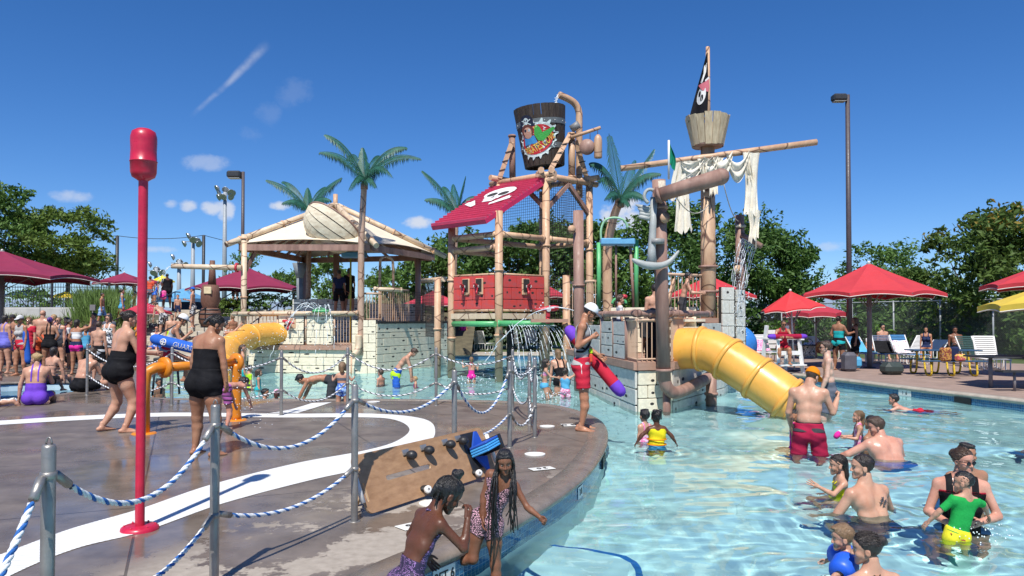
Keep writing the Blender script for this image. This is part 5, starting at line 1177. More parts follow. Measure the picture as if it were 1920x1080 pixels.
# ---- trees
def leaf_mat(name, c, c2):
    m = mat(name, c, .55, .25, .9, c2=c2, spec=.3); n, l, b = nodes(m)
    out = [x for x in n if x.type == 'OUTPUT_MATERIAL'][0]; tr = n.new('ShaderNodeBsdfTranslucent'); mx = n.new('ShaderNodeMixShader'); mx.inputs[0].default_value = .3
    l.new(b.inputs['Base Color'].links[0].from_socket, tr.inputs[0]); l.new(b.outputs[0], mx.inputs[1]); l.new(tr.outputs[0], mx.inputs[2]); l.new(mx.outputs[0], out.inputs[0]); return m
M_bark = mat('tree_bark', (.085,.065,.05), .9, .3, 8, .5, 30, stretch=(1,1,.3))
LM = {'dk': leaf_mat('leaf_dark_green', (.055,.12,.026), (.095,.175,.038)), 'md': leaf_mat('leaf_mid_green', (.07,.145,.03), (.115,.20,.042)), 'yl': leaf_mat('leaf_yellow_green', (.085,.15,.024), (.13,.19,.035)), 'rs': leaf_mat('leaf_rusty_green', (.06,.115,.024), (.10,.15,.03)), 'tp': leaf_mat('leaf_turning_gold', (.34,.22,.03), (.18,.15,.03))}
def tree(label, px, d, ytop, ybot, rx, key='dk', zb=0, n=5200, leaf=.16, seed=1, name='tree', cat='tree', group='trees round the pool', droop=.0, tip=None, ry=None):
    r = np.random.RandomState(seed); p = D(px,600,d); zt = D(px,ytop,d).z; z0 = D(px,ybot,d).z; H = zt-z0; c = Vector((p.x,d,zb)); ry = ry or rx
    t = empty(name, c, label, cat, group)
    # trunk and limbs
    mb = MB(); fork = max(zb+.4, z0+H*.12); mb.tube([c-Vector((0,0,.1)), c+Vector((.05,0,(fork-zb)*.5)), Vector((c.x+.08,c.y,fork))], [.09+.018*H,.07+.014*H,.06+.011*H], 8)
    ncl = 26; cl = []
    for i in range(ncl):
        u = r.uniform(-1,1); a = r.uniform(0, 2*np.pi); rad = (1-abs(u)**2.2)**.5*(.45+.5*r.rand())
        if u < -.5: rad *= .8
        cl.append((c.x+rx*rad*np.cos(a), c.y+ry*rad*np.sin(a), z0+H*(.5+.5*u*.88), r.uniform(.22,.42)))
    for i in range(0, ncl, 3): mb.tube(smooth_path([Vector((c.x+.08,c.y,fork)), Vector((c.x*.5+cl[i][0]*.5, c.y*.5+cl[i][1]*.5, (fork+cl[i][2])/2+.15)), Vector(cl[i][:3])], 3), [.05+.006*H,.04,.035,.03,.02,.015,.01], 5)
    mb.build('trunk', M_bark, t)
    # leaves on twig-like sprays in every clump
    C = np.array(cl); nl = n; k = r.randint(0, ncl, nl); v = r.normal(size=(nl,3)); v /= np.linalg.norm(v,axis=1,keepdims=True); s = r.rand(nl)**.45
    ext = np.stack([C[k,3]*rx*1.25, C[k,3]*ry*1.25, C[k,3]*H*.42],-1)
    # spikes give an uneven outline
    sp_ = r.rand(ncl,7,3)-.5; q = sp_[k, r.randint(0,7,nl)]; q /= np.linalg.norm(q,axis=1,keepdims=True)
    dirv = np.where(r.rand(nl,1) < .55, v*s[:,None], q*(r.rand(nl,1)**.7*1.25)+v*.10)
    pos = C[k,:3]+dirv*ext; pos[:,2] -= droop*np.abs(dirv[:,0])*H*.1
    keep = pos[:,2] > zb+.15; pos = pos[keep]; nl = len(pos)
    nn = r.normal(size=(nl,3)); nn[:,2] = np.abs(nn[:,2])*.8+.2; nn /= np.linalg.norm(nn,axis=1,keepdims=True)
    a = np.cross(nn, r.normal(size=(nl,3))); a /= np.linalg.norm(a,axis=1,keepdims=True); b = np.cross(nn,a); sz = leaf*r.uniform(.6,1.3,(nl,1))
    V = np.stack([pos-a*sz, pos-b*sz*.42+nn*sz*.1, pos+a*sz, pos+b*sz*.42+nn*sz*.1],1).reshape(-1,3); i = np.arange(nl)*4; F = np.stack([i,i+1,i+2,i+3],-1)
    mi = np.zeros(nl,int)
    if tip: mi = ((pos[:,2] > zt-H*.22) & (r.rand(nl) < .16)).astype(int)
    me = np_mesh('crown', V, F, False, mi); me.materials.append(LM[key]); me.materials.append(LM[tip or key]); link('crown', me, None, t)
TR = [('leafy dark tree behind the left edge of the bucket tower',812,41,452,600,1.9,'md'),('dark tree filling the gap under the crimson roof',880,43,432,610,2.3,'dk'),('dark tree behind the red cannon panels',955,42,420,615,2.4,'dk'),('dark tree behind the cargo net',1030,44,405,615,2.5,'dk'),('dark tree behind the green palm trunk',1105,43,420,615,2.4,'dk'),('dark tree behind the blue tipping trough',1175,42,412,615,2.3,'md'),('dark tree behind the anchor',1262,42,385,615,2.5,'dk'),('tallest dark tree behind the mast',1345,43,380,615,2.6,'dk'),('dark tree right of the mast shower',1425,45,402,615,2.3,'dk'),('rounded dark tree left of the tall lamp post',1492,44,445,615,1.9,'dk')]
for i, (lb, px, d, yt, yb, rx, k) in enumerate(TR): tree(lb, px, d, yt, yb, rx, k, seed=20+i, n=6200)
tree('broad bushy tree behind the large red umbrella', 1640, 52, 452, 610, 2.9, 'md', seed=41, n=5200); tree('conical tree right of the large red umbrella top', 1682, 54, 452, 600, 1.7, 'md', seed=42, n=3600); tree('low tree between the conical tree and the big right tree', 1745, 46, 500, 640, 2.0, 'rs', seed=43, n=4200)
tree('big rust-tinged tree at the right edge', 1835, 34, 385, 640, 2.75, 'rs', seed=44, n=11000, leaf=.15, tip='tp'); tree('tree behind the yellow umbrella at the right edge', 1950, 34, 420, 640, 2.2, 'rs', seed=45, n=5200)
tree('feathery green tree above the big maroon umbrella', 125, 47, 378, 520, 3.2, 'yl', zb=TZ-.3, seed=46, n=13000, leaf=.15, droop=.5); tree('dark green tree at the top left edge', 2, 45, 345, 520, 2.5, 'md', zb=TZ-.3, seed=47, n=8000, leaf=.15)
tree('thin young tree behind the wide maroon umbrella', 462, 50, 470, 540, 1.3, 'md', zb=TZ, seed=48, n=1500, leaf=.12); tree('young tree seen under the cream roof', 548, 58, 505, 555, 1.5, 'md', zb=TZ, seed=49, n=1600); tree('tree seen between the castle roof posts', 620, 52, 478, 580, 1.5, 'md', zb=1, seed=50, n=2600); tree('tree seen below the right side of the cream roof', 730, 48, 505, 590, 1.7, 'md', zb=1, seed=52, n=2600)
for i, (px, d, yt, rx) in enumerate([(1455,44,580,2.2),(1560,42,575,2.6),(1640,40,592,2.4),(1705,38,580,2.4),(1775,36,596,2.2),(1845,34,590,2.0),(1915,33,580,2.0),(840,44,560,2.6),(960,45,565,2.8),(1080,45,560,2.8),(1220,44,560,2.8),(1360,44,565,2.6)]):
    nm = ['behind the dark red umbrella','behind the two women in the shade','behind the seated man','behind the white loungers','behind the picnic table bags','behind the dark loungers','behind the yellow umbrella','behind the left cannon panel','behind the right cannon panel','behind the lifeguard','behind the boy on the ship deck','behind the red umbrella at the mast'][i]
    tree('dark scrub bush '+nm, px, d, yt, 668, rx, 'dk' if i % 3 else 'md', seed=60+i, n=3200, name='bush', cat='bush', group='bushes behind the fence', leaf=.15)
for i, (px, d, yt, rx, lb) in enumerate([(432,39,560,1.2,'grey green shrub beside the barrel pillar'),(500,40,552,1.7,'grey green shrub behind the left castle railing'),(560,41,556,1.5,'grey green shrub under the cream roof'),(60,43,540,1.6,'dark shrub behind the terrace fence at the far left')]): tree(lb, px, d, yt, 606, rx, 'md' if i else 'yl', zb=1.2, seed=80+i, n=1500, name='shrub', cat='shrub', group='shrubs on the terrace bank', leaf=.11)
# ---- chain link fence on the right
cf = empty('chain_link_fence', (18,36,0), 'grey chain link fence in front of the dark bushes on the right', 'fence')
A, B = Vector((13.2,46.5,0)), Vector((22.5,27.5,0)); n_ = 9
for i in range(n_+1): p = A.lerp(B,i/n_); MB().cyl(p, p+Vector((0,0,2.55)), .04, n=8).build('post', mat('galvanised_post', (.32,.34,.35), .45), cf)
MB().cyl(A+Vector((0,0,2.5)), B+Vector((0,0,2.5)), .03, n=8).build('top_rail', MATS['galvanised_post'], cf)
def wire_mat():
    m = bpy.data.materials.new('chain_link_wire'); m.use_nodes = True; n, l, b = nodes(m); b.inputs['Base Color'].default_value = (.16,.17,.17,1); b.inputs['Roughness'].default_value = .5
    tc = n.new('ShaderNodeUVMap'); mp = n.new('ShaderNodeMapping'); mp.inputs['Rotation'].default_value = (0,0,R(45)); l.new(tc.outputs[0], mp.inputs[0])
    br = n.new('ShaderNodeTexBrick'); br.offset = 0; br.inputs['Scale'].default_value = 1; br.inputs['Brick Width'].default_value = .055; br.inputs['Row Height'].default_value = .055; br.inputs['Mortar Size'].default_value = .0032; l.new(mp.outputs[0], br.inputs['Vector'])
    out = [x for x in n if x.type == 'OUTPUT_MATERIAL'][0]; tr = n.new('ShaderNodeBsdfTransparent'); mx = n.new('ShaderNodeMixShader'); l.new(br.outputs['Fac'], mx.inputs[0]); l.new(tr.outputs[0], mx.inputs[1]); l.new(b.outputs[0], mx.inputs[2]); l.new(mx.outputs[0], out.inputs[0]); return m
wf_ = wall_strip('wire_mesh', [A, B], .05, 2.5, wire_mat(), parent=None); wf_.parent = cf; wf_.matrix_parent_inverse = wm(cf).inverted(); del wf_['kind']
# ================================================================ people: one continuous surface grown round a posed skeleton
def surface_nets(F, origin, h):
    """triangle-free quads on the zero level of the grid F (negative inside)"""
    ins = F < 0; nx, ny, nz = F.shape
    c = np.zeros((nx-1, ny-1, nz-1), np.int16)
    for dx in (0,1):
        for dy in (0,1):
            for dz in (0,1): c += ins[dx:nx-1+dx, dy:ny-1+dy, dz:nz-1+dz]
    act = (c > 0) & (c < 8); idx = np.full(act.shape, -1, np.int64); ijk = np.argwhere(act); idx[act] = np.arange(len(ijk))
    S_ = np.zeros((len(ijk),3)); W_ = np.zeros(len(ijk)); i, j, k = ijk.T
    corners = [(a,b,d) for a in (0,1) for b in (0,1) for d in (0,1)]
    for p in range(8):
        for q in range(p+1,8):
            A, B = corners[p], corners[q]
            if sum(abs(A[t]-B[t]) for t in range(3)) != 1: continue
            fa = F[i+A[0],j+A[1],k+A[2]]; fb = F[i+B[0],j+B[1],k+B[2]]; m = (fa < 0) != (fb < 0)
            t = np.where(m, fa/np.where(m, fa-fb, 1), 0)[:,None]
            S_ += np.where(m[:,None], np.array(A)+(np.array(B)-np.array(A))*t, 0); W_ += m
    V = origin+(ijk+S_/W_[:,None])*h
    Q = []
    for ax in range(3):
        sl = [slice(0,-1) if t == ax else slice(1,-1) for t in range(3)]; s2 = [slice(1,None) if t == ax else slice(1,-1) for t in range(3)]
        a = ins[tuple(sl)]; b = ins[tuple(s2)]; E = np.argwhere(a != b)
        if not len(E): continue
        flip = a[tuple(E.T)]; base = E.copy()
        for t in range(3):
            if t != ax: base[:,t] += 1
        o1, o2 = [(1,2),(2,0),(0,1)][ax]
        def at(d1, d2): q = base.copy(); q[:,o1] -= d1; q[:,o2] -= d2; return idx[tuple(q.T)]
        q = np.stack([at(1,1), at(0,1), at(0,0), at(1,0)], -1); q[~flip] = q[~flip][:,::-1]; Q.append(q)
    Q = np.concatenate(Q); Q = Q[(Q >= 0).all(1)]; return V, Q
def nrm_(v): v = np.asarray(v, float); return v/max(1e-9, np.linalg.norm(v))
class Sdf:
    """cones and ellipsoids blended softly"""
    def __init__(s): s.p = []
    def cone(s, a, b, ra, rb, k=.02, fr=None, flat=1.0): s.p.append(('c', np.array(a,float), np.array(b,float), ra, rb, k, fr, flat)); return s
    def ell(s, c, r, k=.02, M=None, sub=False): s.p.append(('s' if sub else 'e', np.array(c,float), np.array(r,float), 0, 0, k, M, 1)); return s
    def dist(s, p, P):
        ty, a, b, ra, rb, k, M, fl = p
        if ty == 'c':
            ab = b-a; L = ab@ab; d = P-a; t = np.clip((d@ab)/max(L,1e-9), 0, 1); w = d-t[...,None]*ab
            if M is not None and fl != 1: y = w@np.asarray(M); w = w+((1/fl-1)*y)[...,None]*np.asarray(M)
            return (np.sqrt((w*w).sum(-1))-(ra+(rb-ra)*t))*(min(1,fl)**.5 if fl != 1 else 1)
        d = P-a
        if M is not None: d = d@np.asarray(M)
        q = np.sqrt(((d/b)**2).sum(-1)); return (q-1)*b.min()
    def box(s):
        lo = np.full(3,1e9); hi = -lo
        for ty, a, b, ra, rb, k, M, fl in s.p:
            if ty == 's': continue
            if ty == 'c':
                R_ = max(ra,rb)+k; 
                for q in (a,b): lo = np.minimum(lo,q-R_); hi = np.maximum(hi,q+R_)
            else: R_ = b.max()+k; lo = np.minimum(lo,a-R_); hi = np.maximum(hi,a+R_)
        return lo, hi
    def mesh(s, h, cut=None, lo=None, hi=None):
        l_, h_ = s.box(); lo = (l_ if lo is None else np.maximum(lo,l_))-2*h; hi = (h_ if hi is None else np.minimum(hi,h_))+2*h
        n = np.maximum(4, np.ceil((hi-lo)/h).astype(int)+1); ax = [lo[t]+h*np.arange(n[t]) for t in range(3)]; F = np.full(n, .25)
        for p in s.p:
            ty, a, b, ra, rb, k, M, fl = p; m = k*2+3*h
            if ty == 'c': R_ = max(ra,rb)+m; l2 = np.minimum(a,b)-R_; h2 = np.maximum(a,b)+R_
            else: R_ = b.max()+m; l2 = a-R_; h2 = a+R_
            i0 = np.clip(np.floor((l2-lo)/h).astype(int),0,n-1); i1 = np.clip(np.ceil((h2-lo)/h).astype(int)+1,1,n)
            if (i1 <= i0).any(): continue
            sl = tuple(slice(i0[t],i1[t]) for t in range(3)); X,Y,Z = np.meshgrid(*[ax[t][sl[t]] for t in range(3)], indexing='ij'); P = np.stack([X,Y,Z],-1); d = s.dist(p,P); f = F[sl]
            if ty == 's': d = -d; g = np.clip(.5-.5*(d-f)/k,0,1); F[sl] = f*g+d*(1-g)+k*g*(1-g)
            else: g = np.clip(.5+.5*(f-d)/k,0,1); F[sl] = f+(d-f)*g-k*g*(1-g)
        if cut is not None:
            X,Y,Z = np.meshgrid(*ax, indexing='ij'); F = np.maximum(F, cut(np.stack([X,Y,Z],-1)))
        F[0]=F[-1]=.1; F[:,0]=F[:,-1]=.1; F[:,:,0]=F[:,:,-1]=.1
        return surface_nets(F, lo, h)
# ---- templates: head (unit = head height, y is where the face looks), hand, foot
def head_sdf(fem=0, child=0):
    s = Sdf(); w = 1+.06*child
    s.ell((0,-.07,.63),(.335*w,.425,.375),.03); s.cone((0,.10,.42),(0,.20,.20),.235,.16,.08); s.cone((-.17,.05,.28),(0,.27,.105),.085,.075-.01*fem,.06); s.cone((.17,.05,.28),(0,.27,.105),.085,.075-.01*fem,.06)
    s.ell((0,.285,.09),(.085-.015*fem,.075,.065),.05); s.ell((-.15,.20,.37),(.12,.13,.12),.07); s.ell((.15,.20,.37),(.12,.13,.12),.07)
    if not child and not fem: s.ell((0,.315,.585),(.20,.055,.045),.05)
    s.ell((-.135,.385,.50),(.085,.085,.055),.05,sub=True); s.ell((.135,.385,.50),(.085,.085,.055),.05,sub=True)
    nl = 1-.25*child; s.cone((0,.33,.53),(0,.34+.075*nl,.375),.03,.045,.03); s.ell((-.045,.35,.35),(.04,.045,.032),.02); s.ell((.045,.35,.35),(.04,.045,.032),.02)
    s.ell((0,.315,.245),(.105,.05,.026),.02); s.ell((0,.31,.205),(.09,.05,.030),.02)
    for sg in (-1,1): s.ell((sg*.335*w,-.04,.44),(.035,.085,.125),.015); s.ell((sg*.365*w,-.01,.45),(.02,.05,.07),.015,sub=True)
    s.cone((0,-.10,.30),(0,-.12,-.25),.19-.025*fem,.20-.03*fem,.08)
    return s
def hand_sdf(curl=(15,22,16), spread=5, thumb=35):
    s = Sdf(); s.cone((-.10,.02,0),(-.13,.42,0),.085,.075,.05); s.cone((.07,.02,0),(.12,.44,0),.085,.075,.05); s.cone((0,-.12,0),(0,.25,0),.10,.10,.05)
    for x, L, i in ((.15,.40,1.5),(.05,.45,.5),(-.055,.42,-.5),(-.15,.33,-1.5)):
        p = np.array([x,.46,0.]); a = 0; az = R(spread)*i
        for f, c, ra, rb in ((.45,curl[0],.052,.048),(.32,curl[1],.048,.044),(.25,curl[2],.044,.036)):
            a += R(c); d = np.array([math.sin(az)*math.cos(a), math.cos(az)*math.cos(a), -math.sin(a)]); q = p+d*L*f; s.cone(p,q,ra,rb,.02); p = q
    p = np.array([.13,.10,-.02]); d = nrm_((math.sin(R(thumb)),math.cos(R(thumb)),-.3)); q = p+d*.22; s.cone(p,q,.07,.055,.04); q2 = q+nrm_(d+np.array([-.25,.2,-.2]))*.2; s.cone(q,q2,.055,.042,.02); return s
def foot_sdf():
    s = Sdf(); s.ell((0,-.20,-.16),(.13,.15,.12),.05); s.cone((0,-.02,.12),(0,-.05,-.06),.125,.13,.06); s.cone((0,-.05,-.08),(.02,.40,-.20),.135,.085,.06); s.cone((-.06,-.1,-.20),(-.10,.42,-.225),.07,.065,.06); s.cone((.06,-.1,-.19),(.10,.44,-.215),.07,.07,.06)
    for x, y, L, r_ in ((.12,.46,.19,.052),(.045,.48,.16,.038),(-.02,.47,.14,.036),(-.08,.44,.12,.034),(-.13,.40,.10,.032)): s.cone((x,y,-.225),(x,y+L,-.24),r_,r_*.85,.02)
    return s
TPL = {}
def tpl(kind, *a):
    key = (kind,)+a
    if key not in TPL:
        if kind == 'head': V, Q = head_sdf(a[0], a[1]).mesh(a[2], lo=np.array([-1,-1,-.16]))
        elif kind == 'hand': V, Q = hand_sdf(*{'rest':((15,22,16),5,35), 'fist':((75,88,60),0,12), 'open':((4,6,5),9,50), 'grip':((45,55,40),2,22)}[a[0]]).mesh(a[1])
        elif kind == 'foot': V, Q = foot_sdf().mesh(a[0])
        TPL[key] = (V, Q)
    return TPL[key]
def skin_mat(name, c):
    m = bpy.data.materials.new('skin_'+name); m.use_nodes = True; n, l, b = nodes(m); c = lin(c)
    at = n.new('ShaderNodeAttribute'); at.attribute_name = 'feat'; sp_ = n.new('ShaderNodeSeparateColor'); l.new(at.outputs['Color'], sp_.inputs[0])
    tc = n.new('ShaderNodeTexCoord'); nz = n.new('ShaderNodeTexNoise'); nz.inputs['Scale'].default_value = 7; nz.inputs['Detail'].default_value = 6; l.new(tc.outputs['Object'], nz.inputs['Vector'])
    rp = n.new('ShaderNodeValToRGB'); rp.color_ramp.elements[0].position = .3; rp.color_ramp.elements[1].position = .7
    rp.color_ramp.elements[0].color = (c[0]*.86,c[1]*.72,c[2]*.68,1); rp.color_ramp.elements[1].color = (min(1,c[0]*1.05),c[1]*1.05,c[2]*1.05,1); l.new(nz.outputs['Fac'], rp.inputs[0])
    m1 = n.new('ShaderNodeMixRGB'); l.new(sp_.outputs[0], m1.inputs[0]); l.new(rp.outputs[0], m1.inputs[1]); m1.inputs[2].default_value = (c[0]*.72,c[1]*.36,c[2]*.38,1)
    m2 = n.new('ShaderNodeMixRGB'); l.new(sp_.outputs[1], m2.inputs[0]); l.new(m1.outputs[0], m2.inputs[1]); m2.inputs[2].default_value = (c[0]*.16,c[1]*.13,c[2]*.12,1); l.new(m2.outputs[0], b.inputs['Base Color'])
    nw = n.new('ShaderNodeTexNoise'); nw.inputs['Scale'].default_value = 11; nw.inputs['Detail'].default_value = 5; l.new(tc.outputs['Object'], nw.inputs['Vector']); mw = n.new('ShaderNodeMapRange'); mw.inputs[1].default_value = .35; mw.inputs[2].default_value = .65; mw.inputs[3].default_value = .26; mw.inputs[4].default_value = .62; l.new(nw.outputs['Fac'], mw.inputs[0]); l.new(mw.outputs[0], b.inputs['Roughness']); b.inputs['Specular IOR Level'].default_value = .4; b.inputs['Subsurface Weight'].default_value = .06; b.inputs['Subsurface Radius'].default_value = (.02,.008,.005); b.inputs['Subsurface Scale'].default_value = .6
    nb = n.new('ShaderNodeTexNoise'); nb.inputs['Scale'].default_value = 55; l.new(tc.outputs['Object'], nb.inputs['Vector']); bp = n.new('ShaderNodeBump'); bp.inputs['Strength'].default_value = .2; bp.inputs['Distance'].default_value = .012; l.new(nb.outputs['Fac'], bp.inputs['Height']); l.new(bp.outputs[0], b.inputs['Normal'])
    MATS['skin_'+name] = m; return m
for n_, c_ in (('fair',(.54,.315,.215)),('pale',(.62,.41,.31)),('tan',(.43,.215,.125)),('olive',(.36,.19,.115)),('brown',(.20,.09,.05)),('deep',(.115,.046,.025)),('pink',(.58,.31,.225))): skin_mat(n_, c_)
def hair_mat(name, c): return mat('hair_'+name, c, .38, .3, 14, .5, 30, stretch=(6,6,.8), spec=.6)
for n_, c_ in (('black',(.010,.008,.007)),('dark',(.022,.014,.010)),('brown',(.06,.032,.018)),('light',(.20,.12,.06)),('blonde',(.38,.25,.11)),('grey',(.20,.18,.16)),('red',(.09,.025,.015)),('purple',(.10,.04,.25))): hair_mat(n_, c_)
def cap_hair(s, off=.028, k=.02): s.ell((0,-.075,.635),(.335+off,.425+off,.375+off),k)
def hair_sdf(kind):
    s = Sdf(); tall = .0
    if kind == 'buzz': cap_hair(s, .012)
    elif kind == 'short': cap_hair(s, .035); s.ell((0,.16,.93),(.22,.22,.09),.05); s.ell((.1,-.1,1.0),(.2,.25,.07),.05)
    elif kind == 'bun': cap_hair(s, .022); s.ell((0,-.50,.72),(.17,.16,.17),.04); s.ell((.06,-.58,.66),(.1,.1,.12),.03)
    elif kind == 'topknot': cap_hair(s, .03); s.ell((0,-.16,1.10),(.17,.17,.13),.03); s.ell((.05,-.12,1.22),(.11,.12,.10),.03); s.ell((-.07,-.22,1.15),(.1,.1,.1),.03); s.cone((0,-.42,.5),(0,-.46,.12),.14,.04,.04); s.cone((.26,-.15,.5),(.30,-.12,.15),.07,.02,.03); s.cone((-.26,-.15,.5),(-.30,-.12,.15),.07,.02,.03)
    elif kind == 'pony': cap_hair(s, .022); s.ell((0,-.50,.70),(.1,.1,.1),.03); s.cone((0,-.54,.66),(0,-.62,.30),.10,.09,.04); s.cone((0,-.62,.30),(0,-.52,-.15),.09,.03,.04)
    elif kind == 'long': cap_hair(s, .04); s.cone((0,-.30,.62),(0,-.40,.05),.30,.24,.06); s.cone((0,-.40,.05),(0,-.36,-.55),.24,.10,.06); s.cone((.27,-.12,.6),(.28,-.16,.0),.11,.08,.05); s.cone((-.27,-.12,.6),(-.28,-.16,.0),.11,.08,.05)
    elif kind == 'wet': cap_hair(s, .018); s.cone((0,-.36,.5),(0,-.40,-.05),.20,.13,.06); s.cone((0,-.40,-.05),(0,-.34,-.6),.13,.04,.05)
    elif kind == 'bob': cap_hair(s, .045); s.cone((0,-.28,.5),(0,-.34,.12),.30,.22,.06); s.cone((.29,-.06,.55),(.29,-.10,.18),.11,.08,.05); s.cone((-.29,-.06,.55),(-.29,-.10,.18),.11,.08,.05)
    elif kind == 'braids': cap_hair(s, .05); s.ell((0,-.05,.98),(.27,.3,.09),.04); s.cone((.30,.02,.6),(.33,.0,.1),.10,.08,.04); s.cone((-.30,.02,.6),(-.33,.0,.1),.10,.08,.04); s.cone((0,-.3,.55),(0,-.36,-.1),.26,.18,.06)
    elif kind == 'puffs': cap_hair(s, .02); s.ell((.2,-.3,.95),(.16,.16,.15),.03); s.ell((-.2,-.3,.95),(.16,.16,.15),.03)
    return s
def hair_cut(kind):
    def f(P):
        y, z, x = P[...,1], P[...,2], np.abs(P[...,0])
        t = np.clip((y+.08)/.42,0,1); t = t*t*(3-2*t); line = .46+.385*t
        d = (line-z)*.7
        back = y < -.05; d = np.where(back, np.minimum(d, .16-z if kind in ('short','buzz','bun','topknot','puffs','pony') else -.2), d)
        if kind not in ('short','buzz','bun','puffs'): d = np.where((x > .20) & (y < .12), np.minimum(d, -.05), d)
        return d
    return f
def hat_mesh(h):
    s = Sdf(); s.ell((0,-.07,.66),(.395,.49,.47),.02)
    V, Q = s.mesh(h, cut=lambda P: (.64+.10*P[...,1]-P[...,2])*.9)
    b = Sdf(); b.ell((0,.46,.70),(.30,.34,.05),.02); b.ell((0,.35,.71),(.33,.25,.045),.03)
    V2, Q2 = b.mesh(h*.8, cut=lambda P: ((P[...,0]**2+(P[...,1]+.06)**2)**.5*0-1)); V2[:,2] -= .25*np.abs(V2[:,0])**2+.18*np.maximum(0,V2[:,1]-.3)
    return (V,Q), (V2,Q2)
def to_me(name, V, Q, smooth=True): return np_mesh(name, V, Q, smooth)
def rotm(ax, a):
    c, s = math.cos(a), math.sin(a); ax = nrm_(ax); x,y,z = ax; C = 1-c
    return np.array([[c+x*x*C,x*y*C-z*s,x*z*C+y*s],[y*x*C+z*s,c+y*y*C,y*z*C-x*s],[z*x*C-y*s,z*y*C+x*s,c+z*z*C]])
def euler(pitch, roll, yaw):
    """pitch>0 bows forward, roll>0 leans to the person's right, yaw>0 turns left"""
    return rotm((0,0,1),R(yaw)) @ rotm((0,1,0),R(roll)) @ rotm((1,0,0),-R(pitch))
def frame_from(d, hint):
    y = nrm_(d); x = nrm_(np.cross(y, hint)); z = np.cross(x,y); return np.stack([x,y,z],1)   # columns
M_eye = mat('eye_white', (.26,.245,.225), .25, .03, 5); M_iris = mat('eye_dark', (.012,.008,.006), .15, .1, 5)
EYE = MB().ball((0,0,0),1,10).ball((0,.58,0),.60,8,m=1,sc=(.85,.9,1.25)).mesh('eye'); EYE.materials.append(M_eye); EYE.materials.append(M_iris)
M_lens = mat('sunglass_lens', (.008,.008,.01), .08, .1, 5)
GLS = MB(); 
for sg in (-1,1): GLS.ball((sg*.135,.375,.50),.11,12,sc=(1,.25,.72)); GLS.tube([(sg*.24,.36,.53),(sg*.355,.12,.53),(sg*.36,-.05,.50)],.014,6)
GLS.tube([(-.06,.40,.53),(0,.42,.535),(.06,.40,.53)],.014,6)
GLS = GLS.mesh('sunglasses')
def clip_field(V, T, f):
    """keep the part of a triangle mesh where f > 0, cut cleanly along f = 0"""
    pos = f > 0; cnt = pos[T].sum(1); out = [T[cnt == 3]]; Vn = [V]; off = len(V); nv = []
    def cutp(i, j): t = f[i]/(f[i]-f[j]); return V[i]+(V[j]-V[i])*t[:,None]
    for want in (1,2):
        S3 = T[cnt == want]
        if not len(S3): continue
        for r_ in range(3):
            m = (pos[S3[:,r_]] if want == 1 else ~pos[S3[:,r_]]); q = S3[m]
            if not len(q): continue
            a, b, c = q[:,r_], q[:,(r_+1)%3], q[:,(r_+2)%3]; P1 = cutp(a,b); P2 = cutp(a,c); i1 = off+np.arange(len(q)); i2 = i1+len(q); Vn += [P1,P2]; off += 2*len(q)
            out += [np.stack([a,i1,i2],1)] if want == 1 else [np.stack([i1,b,c],1), np.stack([i1,c,i2],1)]
    V2 = np.concatenate(Vn); T2 = np.concatenate(out)
    if not len(T2): return None
    u = np.unique(T2); mp = np.zeros(len(V2),int); mp[u] = np.arange(len(u)); return V2[u], mp[T2]
def normals(V, Q):
    t = Q[:,:3]; n = np.cross(V[t[:,1]]-V[t[:,0]], V[t[:,2]]-V[t[:,0]]); N = np.zeros_like(V)
    for k in range(Q.shape[1]): np.add.at(N, Q[:,k], n)
    return N/np.maximum(1e-12,np.linalg.norm(N,axis=1,keepdims=True))
